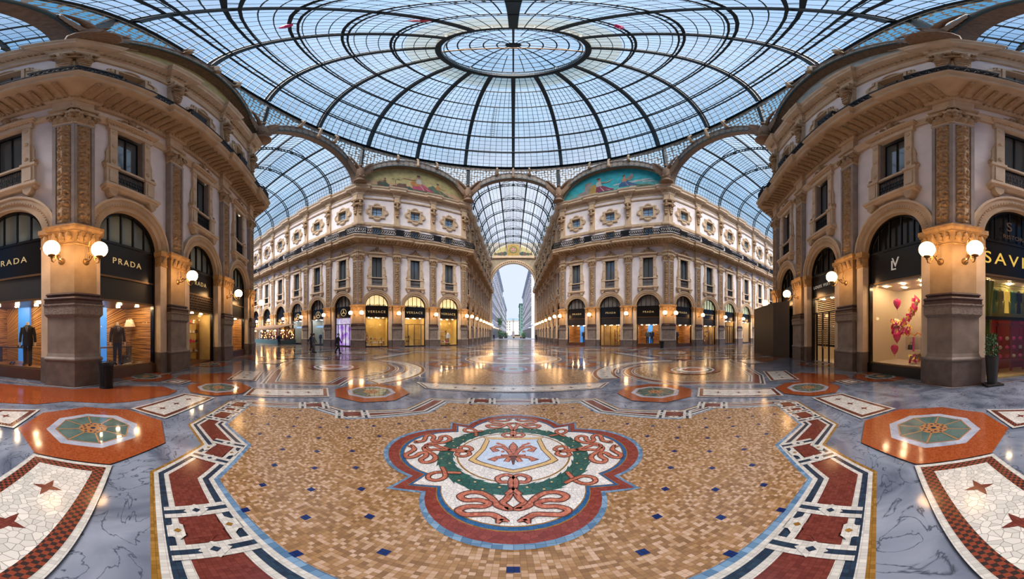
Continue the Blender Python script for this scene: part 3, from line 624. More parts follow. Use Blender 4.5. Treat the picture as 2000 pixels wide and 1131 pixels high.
fb.poly(ngon((0, 0), 3.4, 48), 'white_tile', 2); fb.poly(ngon((0, 0), 3.3, 48), 'maroon_tile', 3); fb.poly(ngon((0, 0), 3.1, 48), 'white_chips_big', 4); fb.poly(ngon((0, 0), 2.5, 48), 'gold_field', 5); fb.poly(ngon((0, 0), 1.5, 32), 'maroon_chips', 6); fb.poly(ngon((0, 0), 1.2, 32), 'white_chips', 7); fb.poly(ngon((0, 0), .8, 8), 'ribbon_pink', 8)
# bands of the arms
for k in range(4):
    L = 35 if k == 2 else 30
    for i in range(7):
        y0 = -19.6-i*5.1
        if k == 0 and i > 4: continue
        for x0, x1, m in ((-4.6, 4.6, 'gold_field'),):
            q = [(x0, y0-4.0), (x1, y0-4.0), (x1, y0-.8), (x0, y0-.8)]; Q = tf(q, k); fb.poly(off(Q, -.35, True), 'white_tile', 2); fb.poly(off(Q, -.28, True), 'maroon_tile', 3); fb.poly(off(Q, -.1, True), 'white_tile', 4); fb.poly(Q, m, 5)
        for sx in (-1, 1):
            cc = rot((sx*5.9, y0-2.4), k); fb.poly(ngon(cc, .85, 8, PI/8), 'orange', 3); fb.poly(ngon(cc, .45, 8, PI/8), 'disc_glass', 4)
        Q = tf(ngon((0, y0-2.4), 1.1, 24), k); fb.poly(Q, 'maroon_chips', 6); fb.poly(tf(ngon((0, y0-2.4), .8, 24), k), 'white_chips', 7)
# white edging line in front of every wall
for k in range(4):
    P_ = tf([(-A+.12, -24), (-A+.12, -B+.05), (-B+.05, -A+.12), (-24, -A+.12)], k)
    fb.stroke(P_, .06, 'white_tile', 9); fb.stroke(off(P_, .07), .05, 'maroon_tile', 9)
fo = fb.build('floor_mosaic', floor)
fo['kind'] = 'structure'

# ================================================================ CORNER BUILDINGS
WALL = .5          # the wall lies this far behind the plinth faces
def relief(f, x0, x1, z0, z1, y, depth, period=1.05, nu=30, dens=22):
    w = (x1-x0)/2; cx = (x0+x1)/2; nv = int((z1-z0)*dens)
    def h(u, v):
        x = (u-.5)*2*w; z = z0+(z1-z0)*v; zz = ((z-z0) % period)/period; k = int((z-z0)/period)
        e = min(1, min(u, 1-u)*9, min(v, 1-v)*60)
        hh = .35*math.exp(-(x/(.07*w/.3))**2)
        for sx in (-1, 1):
            for cz, rr in ((.30, .26), (.78, .20)):
                dx = (abs(x)/w-.52)*w if sx*x >= 0 else 9; dz = (zz-cz)*period; r = math.hypot(dx, dz)
                if r < rr*1.4: th = math.atan2(dz, dx); hh += (.55+.45*math.cos(2*PI*r/rr*1.1-th*(1 if k % 2 else -1)))*math.exp(-(r/rr)**2*1.2)
        hh += .8*math.exp(-((zz-.02)*period/.07)**2)*math.exp(-(x/(w*.7))**2) + .7*math.exp(-(((zz-.55)*period)**2+x*x)/.012)
        hh += .12*math.sin(z*23+x*11)*math.sin(x*31+z*9)
        return (cx+x, y-depth*max(0, min(1.25, hh))*e, z)
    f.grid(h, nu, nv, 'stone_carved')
def pathloft(f, path, levels, m, back=.62):
    """stack of slabs following the plan path; levels: (z, out, ext)"""
    P = [Vector(p) for p in path]; N = len(P); rings = []
    for z, out, ext in levels:
        Q = list(P); d0 = (P[1]-P[0]).normalized(); d1 = (P[-1]-P[-2]).normalized(); Q[0] = P[0]-d0*ext; Q[-1] = P[-1]+d1*ext
        r = []
        for i in range(N):
            ds = [d for d in ((Q[i]-Q[i-1]).normalized() if i else None, (Q[i+1]-Q[i]).normalized() if i < N-1 else None) if d is not None]
            ns = [Vector((d.y, -d.x)) for d in ds]; b = ns[0] if len(ns) == 1 else (ns[0]+ns[1]).normalized(); b = b/b.dot(ns[0]); r.append((Q[i]+b*out, b))
        bk = [(Q[0]-Vector((d0.y, -d0.x))*back), (Q[-1]-Vector((d1.y, -d1.x))*back)]
        rings.append([(bk[0].x, bk[0].y, z)]+[(q.x, q.y, z) for q, b in r]+[(bk[1].x, bk[1].y, z)])
    k = N+2; vs = [v for r in rings for v in r]; fs = []
    for i in range(len(rings)-1):
        for j in range(k): fs.append((i*k+j, i*k+(j+1) % k, (i+1)*k+(j+1) % k, (i+1)*k+j))
    fs += [tuple(range(k-1, -1, -1)), tuple((len(rings)-1)*k+j for j in range(k))]
    f.add(vs, fs, m)
def tor(z0, z1, o0, o1, e0, e1, n=5):
    """convex moulding between two levels"""
    return [(z0+(z1-z0)*i/n, o0+(o1-o0)*math.sin(PI*i/n), e0+(e1-e0)*math.sin(PI*i/n)) for i in range(n+1)]

def pillar_meshes(path, faces, key):
    """lower pillar; faces = list of (matrix-like fn mapping (x,y,z) of the face) for carved fields"""
    f = MB()
    pathloft(f, path, [(0, 0, .0), (.82, 0, .0)], 'plinth_dark'); pathloft(f, path, tor(.82, .98, -.01, .035, -.01, .035), 'plinth_stone')
    pathloft(f, path, [(.98, -.03, -.03), (1.1, -.06, -.06), (2.30, -.06, -.06)], 'plinth_stone')
    pathloft(f, path, [(2.30, -.05, -.05), (2.36, .0, .0), (2.40, .03, .03), (2.68, .03, .03), (2.70, .06, .06), (2.75, .06, .06)], 'plinth_carved')
    pathloft(f, path, [(2.75, .02, .02), (2.86, .02, .02)]+tor(2.86, 2.98, .0, .04, 0, .04)+[(2.98, -.05, -.05)]+tor(3.02, 3.12, -.05, -.01, -.05, -.01)+[(3.14, -.1, -.1)], 'brown_marble')
    pathloft(f, path, [(3.12, -.13, -.13), (4.88, -.13, -.13)], 'shaft_stone')
    low = f
    g = MB()
    pathloft(g, path, [(4.86, -.10, -.10), (4.90, -.08, -.08), (4.94, -.11, -.11), (5.34, -.07, -.07), (5.36, -.02, -.02), (5.42, -.02, -.02), (5.50, .05, .05), (5.60, .07, .07), (5.62, -.10, -.1)], 'capital_stone')
    return low.mesh(key), g.mesh(key+'_capital')
def leaf(f, c, w, h, d, m, lean=.5):
    """acanthus-like leaf bulging outwards (towards -y)"""
    def fn(u, v):
        x = (u-.5)*w*(1-.55*v*v)*(1+.18*math.sin(v*16)); y = c[1]-d*(math.sin(v*PI*.8)*.7+v*v*lean)-.03*math.cos((u-.5)*PI)*2; return (c[0]+x, y, c[2]+h*v-.12*h*max(0, v-.8)*5*abs(u-.5))
    f.grid(fn, 6, 8, m)
def volute(f, c, r, y0, y1, sgn, m):
    P = [(c[0]+sgn*(r*(1-t/2.6))*math.cos(t*2.2*PI/1.0-PI/2)*.95, y0, c[1]+(r*(1-t/2.6))*math.sin(t*2.2*PI-PI/2)) for t in [i/16 for i in range(17)]]
    f.tube(P, .035, m, 5); f.prism(arc(c[0], c[1], r*.9, 0, 2*PI, 14)[:-1], y0+.01, y1, m); f.ball((c[0], y0-.01, c[1]), r*.3, m, 8, 5)

def face_parts(w, y, cap_y, cx=0, ang=0, ox=0):
    pass

# --- straight pillar (local: x along the wall, -y towards the hall)
PW = .66
path_s = [(-PW, 0), (PW, 0)]
def face_ornaments(f, hw, y, T):
    """carved swag and leaves on the capital face"""
    g = MB()
    g.tube([(hw*.9*math.cos(a), y-.03, 5.05-.10*math.sin(a)) for a in [PI*i/10 for i in range(11)]], .022, 'capital_stone', 5)
    for x in (-hw*.62, 0, hw*.62): leaf(g, (x, y-.0, 4.97), .24, .36, .08, 'capital_stone')
    f.add([T(v) for v in g.v], g.f, 'capital_stone')
def upper_face(f, hw, y, T, z0=5.62):
    """grey frame with the carved field of an upper pilaster"""
    g = MB(); zt = 11.62
    g.box(-hw, hw, y, WALL+.1, z0, zt, 'stone_grey')
    for a, b in ((-hw, -hw+.13), (hw-.13, hw)): g.box(a, b, y-.05, y, z0, zt, 'stone_grey')
    g.box(-hw+.13, hw-.13, y-.05, y, z0, z0+.16, 'stone_grey'); g.box(-hw+.13, hw-.13, y-.05, y, zt-.12, zt, 'stone_grey')
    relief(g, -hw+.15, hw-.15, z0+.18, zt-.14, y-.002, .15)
    for i, m in enumerate(g.mats):
        pass
    o = len(f.v); f.v += [T(v) for v in g.v]
    for fc, mi_ in zip(g.f, g.m): f.f.append(tuple(i+o for i in fc)); f.m.append(f.mi(g.mats[mi_]))
def upper_capital(f, hw, y, T):
    g = MB(); g.box(-hw-.02, hw+.02, y-.04, WALL+.1, 11.62, 11.74, 'stone')
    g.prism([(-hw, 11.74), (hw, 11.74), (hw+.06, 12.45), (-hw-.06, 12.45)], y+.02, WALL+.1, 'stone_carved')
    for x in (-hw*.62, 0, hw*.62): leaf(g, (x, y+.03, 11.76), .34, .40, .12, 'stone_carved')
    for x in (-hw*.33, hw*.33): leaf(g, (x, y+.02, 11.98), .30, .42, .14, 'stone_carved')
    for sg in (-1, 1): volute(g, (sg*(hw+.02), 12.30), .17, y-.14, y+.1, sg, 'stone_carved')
    g.box(-hw-.16, hw+.16, y-.16, WALL+.1, 12.45, 12.62, 'stone'); g.ball((0, y-.15, 12.48), .10, 'stone_carved', 8, 6)
    g.box(-hw-.05, hw+.05, y-.02, WALL+.1, 12.62, 12.95, 'stone'); g.box(-hw-.14, hw+.14, y-.12, WALL+.1, 12.95, 13.1, 'stone'); g.box(-hw, hw, y, WALL+.1, 13.1, 14.3, 'stone_pale')
    o = len(f.v); f.v += [T(v) for v in g.v]
    for fc, mi_ in zip(g.f, g.m): f.f.append(tuple(i+o for i in fc)); f.m.append(f.mi(g.mats[mi_]))
def atlas(f, T, s=1.0, y=.1):
    """bearded bust carrying the attic cornice"""
    g = MB(); m = 'stone_carved'
    g.box(-.36, .36, y+.15, WALL+.1, 17.45, 22.45, 'stone')
    g.prism([(-.16, 19.05), (.16, 19.05), (.30, 20.2), (-.30, 20.2)], y-.02, y+.2, m); g.ball((0, y, 19.1), .17, m, 8, 6)
    for z, hw in ((19.5, .20), (19.9, .26)): g.box(-hw, hw, y-.08, y+.1, z, z+.10, m)
    def bl(c, r, sc): g.ball(c, r, m, 12, 8, sc)
    bl((0, y-.02, 20.45), .34, (1, .75, .9)); bl((-.26, y-.02, 20.75), .19, (1, 1, 1.1)); bl((.26, y-.02, 20.75), .19, (1, 1, 1.1)); bl((0, y-.10, 20.75), .26, (1.1, .8, .8))
    g.tube([(-.30, y-.02, 20.8), (-.44, y-.18, 20.55), (-.16, y-.34, 20.42)], [.11, .10, .07], m, 7); g.tube([(.30, y-.02, 20.8), (.44, y-.18, 20.55), (.16, y-.30, 20.36)], [.11, .10, .07], m, 7)
    bl((0, y-.18, 21.12), .19, (.9, 1, 1.15)); bl((0, y-.26, 20.94), .13, (1, .8, 1.3)); bl((0, y-.37, 21.1), .035, (1, 1, 1.6)); bl((0, y-.16, 21.24), .205, (1.05, 1, .6))
    g.box(-.42, .42, y-.28, y+.3, 21.42, 21.56, 'stone'); g.box(-.36, .36, y-.20, y+.3, 21.34, 21.42, m)
    for sg in (-1, 1): volute(g, (sg*.34, 21.28), .12, y-.26, y+.1, sg, m)
    g.box(-.34, .34, y-.05, y+.3, 21.56, 22.45, 'stone')
    o = len(f.v); f.v += [T(v) for v in g.v]
    for fc, mi_ in zip(g.f, g.m): f.f.append(tuple(i+o for i in fc)); f.m.append(f.mi(g.mats[mi_]))
ID = lambda v: v
me_pillar, me_pcap = pillar_meshes(path_s, None, 'pillar')
f = MB(); face_ornaments(f, .50, .13-.02, ID); f2 = MB(); f2.v = list(f.v)
me_orn = f.mesh('capital_carving')
f = MB(); upper_face(f, .48, .22, ID); me_pil = f.mesh('pilaster')
f = MB(); upper_capital(f, .48, .20, ID); me_pilcap = f.mesh('pilaster_capital')
f = MB(); atlas(f, ID); me_atlas = f.mesh('atlas_bust')
# --- corner pillar: path of two faces meeting at 135 degrees, local x tangent, +y into the building
CL = 1.05
c8, s8 = math.cos(PI/8), math.sin(PI/8)
path_c = [(-CL*c8, CL*s8), (0, 0), (CL*c8, CL*s8)]
def TF(sg, s, yo=0):
    """face frame: centre of the face at distance s from the fold"""
    a = sg*PI/8
    def T(v):
        x, y, z = v; x = x+sg*s; return (x*math.cos(a)-y*math.sin(a), x*math.sin(a)+y*math.cos(a), z)
    return T
me_cpillar, me_cpcap = pillar_meshes(path_c, None, 'corner_pillar')
f = MB(); 
for sg in (-1, 1): face_ornaments(f, .40, .11, TF(sg, .50))
me_corn = f.mesh('corner_capital_carving')
f = MB(); 
for sg in (-1, 1): upper_face(f, .41, .22, TF(sg, .46))
f.box(-.08, .08, .22, .5, 5.62, 11.62, 'stone_grey'); me_cpil = f.mesh('corner_pilaster')
f = MB(); 
for sg in (-1, 1): upper_capital(f, .43, .20, TF(sg, .44))
me_cpilcap = f.mesh('corner_pilaster_capital')
me_catlas = []
for sg in (-1, 1): f = MB(); atlas(f, TF(sg, .42)); me_catlas.append(f.mesh('corner_atlas'))

# --- arch surround, window, attic window, mezzanine window
OW = 1.58     # half opening
SPR = 5.5
f = MB()
f.ring2(arc(0, SPR, OW, 0, PI, 28), arc(0, SPR, OW+.22, 0, PI, 28), .34, .85, 'stone', closed=False)
f.ring2(arc(0, SPR, OW+.22, 0, PI, 28), arc(0, SPR, OW+.50, 0, PI, 28), .28, .6, 'stone', closed=False)
f.ring2(arc(0, SPR, OW+.50, 0, PI, 28), arc(0, SPR, OW+.60, 0, PI, 28), .22, .6, 'stone_pale', closed=False)
for a in arc(0, SPR, OW+.27, 0, PI, 44): f.box(a[0]-.03, a[0]+.03, .25, .3, a[1]-.03, a[1]+.03, 'stone')
me_arch = smooth_mesh = f.mesh('arch_surround')
me_jambs = []
for sg in (-1, 1):
    f = MB(); x0, x1 = sorted((sg*OW, sg*(OW+.42)))
    f.box(x0, x1, .20, .86, 0, .92, 'plinth_dark'); f.box(x0, x1, .24, .86, .92, 4.9, 'stone_pale'); f.box(x0-.02, x1+.02, .20, .88, 4.86, 4.94, 'capital_stone')
    f.box(x0, x1, .22, .88, 4.94, 5.34, 'capital_stone'); f.box(x0-.04, x1+.04, .16, .9, 5.34, 5.42, 'capital_stone'); f.box(x0-.07, x1+.07, .12, .92, 5.42, 5.60, 'capital_stone')
    leaf(f, ((x0+x1)/2, .20, 4.97), .3, .35, .07, 'capital_stone')
    me_jambs.append(f.mesh('jamb'))
f = MB(); y = WALL
f.box(-1.42, 1.42, y-.42, y+.05, 8.02, 8.16, 'stone_pale'); f.box(-1.36, 1.36, y-.34, y+.05, 7.90, 8.02, 'stone_pale'); f.box(-1.30, 1.30, y-.26, y+.05, 8.16, 8.26, 'stone_pale')
for sg in (-1, 1):
    f.prism([(sg*.82, 7.9), (sg*1.24, 7.9), (sg*1.20, 7.66), (sg*1.08, 7.52), (sg*.98, 7.52), (sg*.86, 7.66)][::sg], y-.34, y+.05, 'stone')
    f.box(*sorted((sg*.72, sg*1.26)), y-.20, y+.05, 8.26, 9.28, 'stone_pale'); f.box(*sorted((sg*.82, sg*1.14)), y-.24, y-.2, 8.38, 9.16, 'stone_pale')
    f.box(*sorted((sg*.66, sg*1.30)), y-.26, y+.05, 9.28, 9.44, 'stone_pale')
    f.box(*sorted((sg*.72, sg*1.06)), y-.16, y+.05, 9.44, 12.40, 'stone_pale'); f.box(*sorted((sg*.66, sg*.74)), y-.08, y+.3, 9.30, 12.30, 'stone_grey')
    for z in (9.8, 10.9, 12.0): f.ball((sg*.89, y-.16, z), .11, 'stone', 8, 6, (1, .5, 1.2))
    sc = [(sg*1.06, 9.44), (sg*1.34, 9.44), (sg*1.36, 9.62), (sg*1.24, 9.76), (sg*1.20, 10.1), (sg*1.22, 10.4), (sg*1.16, 10.7), (sg*1.08, 10.95), (sg*1.06, 11.1)]
    f.prism(sc[::sg], y-.10, y+.05, 'stone'); f.ball((sg*1.24, y-.1, 9.62), .10, 'stone_carved', 8, 6)
f.box(-.72, .72, y-.18, y+.05, 9.30, 9.42, 'stone_pale')
f.box(-1.16, 1.16, y-.20, y+.05, 12.32, 12.72, 'stone_pale')
for i in range(17): f.box(-1.08+i*.128, -1.08+i*.128+.07, y-.24, y-.2, 12.62, 12.72, 'stone')
f.box(-1.26, 1.26, y-.30, y+.05, 12.72, 12.80, 'stone_pale'); f.box(-1.34, 1.34, y-.40, y+.05, 12.80, 12.94, 'stone_pale')
cr_ = [(-1.30, 12.94), (1.30, 12.94), (1.12, 13.10), (.75, 13.22), (.45, 13.42), (.20, 13.55), (-.20, 13.55), (-.45, 13.42), (-.75, 13.22), (-1.12, 13.10)]
f.prism(cr_, y-.12, y+.05, 'stone')
for sg in (-1, 1):
    for x, z, r in ((.95, 13.08, .10), (.70, 13.18, .13), (.42, 13.34, .15)): volute(f, (sg*x, z), r, y-.22, y-.1, sg, 'stone_carved')
f.ball((0, y-.16, 13.48), .20, 'stone_carved', 12, 8, (1, .7, 1.25)); f.ball((0, y-.2, 13.75), .10, 'stone_carved', 8, 6); 
for a in range(-3, 4): leaf(f, (a*.06, y-.14, 13.55), .10, .30-.03*abs(a), .05, 'stone_carved')
me_win = f.mesh('window')
f = MB(); f.box(-.9, .9, y+.30, y+.34, 9.1, 12.75, 'window_pane'); 
for a, b in ((-.68, -.62), (.62, .68), (-.03, .03)): f.box(a, b, y+.24, y+.32, 9.40, 12.34, 'iron_black')
f.box(-.62, .62, y+.25, y+.3, 12.26, 12.34, 'iron_black'); f.box(-.62, .62, y+.25, y+.3, 9.40, 9.48, 'iron_black'); me_pane = f.mesh('window_pane')
f = MB(); f.box(-.72, .72, y-.10, y-.05, 8.28, 8.34, 'iron_black'); f.box(-.72, .72, y-.10, y-.05, 9.20, 9.26, 'iron_black'); f.box(-.72, .72, y+.02, y+.05, 8.26, 9.28, 'iron_black')
for i in range(19): x = -.70+i*.0778; f.box(x-.012, x+.012, y-.09, y-.06, 8.34, 9.2, 'iron_black')
for i in range(9): f.tube([(-.62+i*.155+.06*math.cos(t), y-.075, 8.77+.17*math.sin(t)) for t in [2*PI*q/8 for q in range(8)]], .012, 'iron_black', 4, closed=True)
me_grille = f.mesh('grille')
# attic window with lobed frame
def quat_out(h, lobe, cz, sq):
    pts = []
    for k in range(4):
        a = k*PI/2; P = [(sq, -sq*.98)] if False else []
        L = [(sq, -sq), (sq, -lobe)] + [(sq+lobe*math.sin(t)*h, -lobe*math.cos(t)) for t in [PI*i/8 for i in range(1, 8)]] + [(sq, lobe)]
        pts += [(x*math.cos(a)-z*math.sin(a), cz+x*math.sin(a)+z*math.cos(a)) for x, z in L]
    return pts
cz = 19.68; yo = WALL
n_ = len(quat_out(.8, .5, cz, 1.1)); inner = []
for x, z in quat_out(.8, .5, cz, 1.1):
    m_ = max(abs(x), abs(z-cz)); inner.append((x/m_*.74, cz+(z-cz)/m_*.80))
f = MB(); f.ring2(inner, quat_out(.85, .52, cz, 1.14), yo-.12, yo+.05, 'stone_pale')
mid_ = [(x*.80, cz+(z-cz)*.80) for x, z in quat_out(.85, .52, cz, 1.14)]; mid2 = [(x*.92, cz+(z-cz)*.92) for x, z in quat_out(.85, .52, cz, 1.14)]; f.ring2(mid_, mid2, yo-.2, yo-.1, 'stone')
f.ring2([(-.70, cz-.76), (.70, cz-.76), (.70, cz+.76), (-.70, cz+.76)], [(-.84, cz-.90), (.84, cz-.90), (.84, cz+.90), (-.84, cz+.90)], yo-.2, yo+.32, 'stone')
me_attic = f.mesh('attic_window')
f = MB(); f.box(-.9, .9, yo+.26, yo+.3, cz-1.0, cz+1.0, 'attic_pane'); f.box(-.025, .025, yo+.22, yo+.28, cz-.78, cz+.78, 'iron_black'); f.box(-.72, .72, yo+.22, yo+.28, cz-.02, cz+.02, 'iron_black')
me_apane = f.mesh('attic_window_pane')
f = MB(); f.ring2([(-.62, 15.3), (.62, 15.3), (.62, 17.05), (-.62, 17.05)], [(-.80, 15.3), (.80, 15.3), (.80, 17.25), (-.80, 17.25)], yo-.10, yo+.3, 'stone_pale'); me_mez = f.mesh('mezzanine_window')
f = MB(); f.box(-.85, .85, yo+.24, yo+.28, 15.1, 17.4, 'attic_pane'); f.box(-.025, .025, yo+.2, yo+.26, 15.3, 17.05, 'iron_black'); me_mpane = f.mesh('mezzanine_pane')

class Seg:
    def __init__(s, p, q): s.p = Vector(p); s.q = Vector(q); s.L = (s.q-s.p).length; s.u = (s.q-s.p)/s.L; s.n = Vector((s.u.y, -s.u.x)); s.ang = math.atan2(s.u.y, s.u.x)
    def W(s, d, out=0): v = s.p+s.u*d+s.n*out; return (v.x, v.y)

def wall_mesh(seg, centres, s0, s1):
    """plaster wall with openings; centres = bay centres along the segment"""
    f = MB(); y = WALL; m = 'plaster'; edges = [s0]
    for a, b in zip(centres, centres[1:]): edges.append((a+b)/2)
    edges.append(s1)
    for i, c in enumerate(centres):
        a, b = edges[i]-c, edges[i+1]-c; o = OW
        def q(x0, x1, z0, z1): f.add([(c+x0, y, z0), (c+x1, y, z0), (c+x1, y, z1), (c+x0, y, z1)], [(0, 1, 2, 3)], m)
        q(a, -o, 0, SPR); q(o, b, 0, SPR)
        L = arc(0, SPR, o, PI, PI/2, 12); R = arc(0, SPR, o, PI/2, 0, 12)
        f.add([(c+a, y, SPR)]+[(c+x, y, z) for x, z in L]+[(c, y, 8.2), (c+a, y, 8.2)], [tuple(range(len(L)+3))], m)
        f.add([(c+x, y, z) for x, z in R]+[(c+b, y, SPR), (c+b, y, 8.2), (c, y, 8.2)], [tuple(range(len(R)+3))], m)
        q(a, b, 8.2, 9.4); q(a, -.68, 9.4, 12.34); q(.68, b, 9.4, 12.34); q(a, b, 12.34, 15.3); q(a, -.62, 15.3, 17.05); q(.62, b, 15.3, 17.05); q(a, b, 17.05, 18.9)
        q(a, -.72, 18.9, 20.46); q(.72, b, 18.9, 20.46); q(a, b, 20.46, 24.2)
    return f
cornice_prof = [(-.9, 22.55), (-.10, 22.55), (.02, 22.75), (.02, 23.05), (.14, 23.1), (.14, 23.3), (.45, 23.42), (.62, 23.5), (.62, 23.78), (.74, 23.95), (.78, 24.15), (-.9, 24.3)]
def make_building(name, label, segs, bays, folds, ends):
    """segs: three facade segments in viewer order; bays: bay centres per segment"""
    org = segs[1].W(0)
    b = thing(name, label, 'building', (org[0], org[1], 0))
    def loc(p, z=0): return (p[0]-org[0], p[1]-org[1], z)
    pil = []     # pilaster positions per segment
    for si, (sg, bc) in enumerate(zip(segs, bays)):
        s0, s1 = ends[si]
        f = wall_mesh(sg, bc, s0, s1)
        o = f.build('wall', b, loc(sg.p), sg.ang)
        ps = [(x+y_)/2 for x, y_ in zip(bc, bc[1:])]
        if si == 0: ps = [bc[0]-(bc[1]-bc[0])/2 if len(bc) > 1 else bc[0]-2.6]+ps
        if si == 2: ps = ps+[bc[-1]+(bc[-1]-bc[-2])/2 if len(bc) > 1 else bc[-1]+2.6]
        pil.append(ps)
        for c in bc:
            L = loc(sg.W(c))
            inst(me_arch, 'arch_surround', b, L, sg.ang); [inst(q_, 'jamb', b, L, sg.ang) for q_ in me_jambs]
            w = inst(me_win, 'window', b, L, sg.ang); inst(me_pane, 'window_pane', w); inst(me_grille, 'window_grille', w)
            w = inst(me_attic, 'attic_window', b, L, sg.ang); inst(me_apane, 'window_pane', w)
            w = inst(me_mez, 'balcony_window', b, L, sg.ang); inst(me_mpane, 'window_pane', w)
        for c in ps:
            L = loc(sg.W(c))
            p = inst(me_pillar, 'pillar', b, L, sg.ang); inst(me_pcap, 'capital', p); inst(me_orn, 'capital_carving', p)
            p = inst(me_pil, 'pilaster', b, L, sg.ang); inst(me_pilcap, 'pilaster_capital', p)
            inst(me_atlas, 'atlas_bust', b, L, sg.ang)
    for i in (0, 1):
        a = (segs[i].ang+segs[i+1].ang)/2
        if abs(segs[i].ang-segs[i+1].ang) > PI: a += PI
        L = loc(segs[i+1].p)
        p = inst(me_cpillar, 'corner_pillar', b, L, a); inst(me_cpcap, 'capital', p); inst(me_corn, 'capital_carving', p)
        p = inst(me_cpil, 'corner_pilaster', b, L, a); inst(me_cpilcap, 'pilaster_capital', p)
        [inst(q_, 'atlas_bust', b, L, a) for q_ in me_catlas]
    # running mouldings with a step forward over every pilaster
    def path(base, j, hw, hc):
        P = []
        for si, sg in enumerate(segs):
            s0, s1 = ends[si]
            if si == 0: P.append(sg.W(s0, base))
            for c in pil[si]:
                if c-hw <= s0+.1:
                    P[-1] = sg.W(s0, base+j); P += [sg.W(c+hw, base+j), sg.W(c+hw, base)]; continue
                P += [sg.W(c-hw, base), sg.W(c-hw, base+j)]
                if c+hw < s1-.1 or si < 2: P += [sg.W(c+hw, base+j), sg.W(c+hw, base)]
            if si < 2:
                P += [sg.W(sg.L-hc, base), sg.W(sg.L-hc, base+j)]
                nx = segs[i_ := si+1]; k = base+j; t = math.tan(abs(((nx.ang-sg.ang+PI) % (2*PI))-PI)/2)
                P += [sg.W(sg.L+k*t, k), nx.W(hc, k), nx.W(hc, base)]
            else: P.append(sg.W(s1, base+(j if pil[si][-1]+hw >= s1-.1 else 0)))
        return [(p[0]-org[0], p[1]-org[1]) for p in P]
    f = MB(); pt = path(-.45, .28, .50, 1.0); f.sweep(pt, cornice_prof, 'stone_pale')
    pm = path(-.45, .28, .50, 1.0)
    f.sweep(path(-.40, .14, .42, .92), [(-.2, 21.95), (.02, 21.95), (.06, 22.05), (.06, 22.15), (-.2, 22.2)], 'stone')
    for a, c in zip(pt, pt[1:]):
        d = Vector(c)-Vector(a); n = int(d.length/.24)
        if n < 2: continue
        for i in range(n):
            p = Vector(a)+d*((i+.5)/n); nn = Vector((d.y, -d.x)).normalized(); q = p+nn*.14; f.bar((p.x, p.y, 23.22), (q.x+nn.x*.16, q.y+nn.y*.16, 23.22), .11, .16, 'stone')
    f.build('cornice', b)
    f = MB()
    f.sweep(path(-.42, .22, .44, .94), [(-.2, 17.28), (.03, 17.28), (.07, 17.40), (.07, 17.75), (-.2, 17.82)], 'stone'); f.build('attic_string_course', b)
    f = MB()
    f.sweep(path(-.45, .0, .5, 1.0), [(-.2, 12.62), (.03, 12.62), (.05, 12.72), (.10, 12.90), (.10, 13.05), (-.2, 13.1)], 'stone_pale'); f.build('string_course', b)
    f = MB(); pt = path(-.42, .22, .55, 1.05)
    f.sweep(pt, [(-.3, 13.95), (.05, 13.95), (.12, 14.12), (.12, 14.30), (.30, 14.42), (1.25, 14.50), (1.32, 14.56), (1.32, 14.78), (1.42, 14.92), (1.46, 15.08), (-.3, 15.28)], 'stone')
    for a, c in zip(pt, pt[1:]):
        d = Vector(c)-Vector(a); n = int(d.length/.40)
        if n < 1: continue
        for i in range(n):
            p = Vector(a)+d*((i+.5)/n); nn = Vector((d.y, -d.x)).normalized(); q = p+nn*.12
            f.bar((q.x, q.y, 14.38), (q.x+nn.x*1.02, q.y+nn.y*1.02, 14.42), .17, .22, 'stone_carved'); f.ball((q.x+nn.x*.98, q.y+nn.y*.98, 14.34), .10, 'stone_carved', 6, 4)
        n = int(d.length/.2)
        for i in range(n):
            p = Vector(a)+d*((i+.5)/n); q = p+nn*.12; f.bar((q.x, q.y, 14.2), (q.x+nn.x*.06, q.y+nn.y*.06, 14.2), .10, .12, 'stone')
    f.build('balcony', b)
    f = MB(); m = 'iron_black'
    pt = path(.85, .22, .62, 1.1)
    for z, h in ((15.22, .17), (15.52, .05), (15.93, .05), (16.08, .13)): f.sweep(pt, [(-.025, z), (.025, z), (.025, z+h), (-.025, z+h)], m)
    for a, c in zip(pt, pt[1:]):
        d = Vector(c)-Vector(a); n = int(d.length/.15)
        for i in range(n):
            p = Vector(a)+d*((i+.5)/n); f.bar((p.x, p.y, 15.24), (p.x, p.y, 16.17), .045, .03, m)
            if d.length > .5:
                t = d.normalized(); f.tube([(p.x+t.x*.07*math.cos(q), p.y+t.y*.07*math.cos(q), (15.62 if i % 2 else 15.8)+.1*math.sin(q)) for q in [2*PI*k/6 for k in range(6)]], .045, m, 3, closed=True)
    # solid cast panels in front of the pilasters
    for si, sg in enumerate(segs):
        for c in pil[si]:
            a, e_ = sg.W(c-.5, 1.075), sg.W(c+.5, 1.075); f.bar((a[0]-org[0], a[1]-org[1], 15.7), (e_[0]-org[0], e_[1]-org[1], 15.7), .03, .85, m)
    f.build('balcony_railing', b)
    # tiled back of the attic: flat roof behind the cornice
    f = MB()
    for sg, (s0, s1) in zip(segs, ends):
        a, c, d, e_ = sg.W(s0, -.4), sg.W(s1, -.4), sg.W(s1, -2.2), sg.W(s0, -2.2)
        f.add([(a[0]-org[0], a[1]-org[1], 24.2), (c[0]-org[0], c[1]-org[1], 24.2), (d[0]-org[0], d[1]-org[1], 24.2), (e_[0]-org[0], e_[1]-org[1], 24.2)], [(0, 1, 2, 3)], 'stone_grey')
    f.build('attic_ledge', b)
    return b, pil

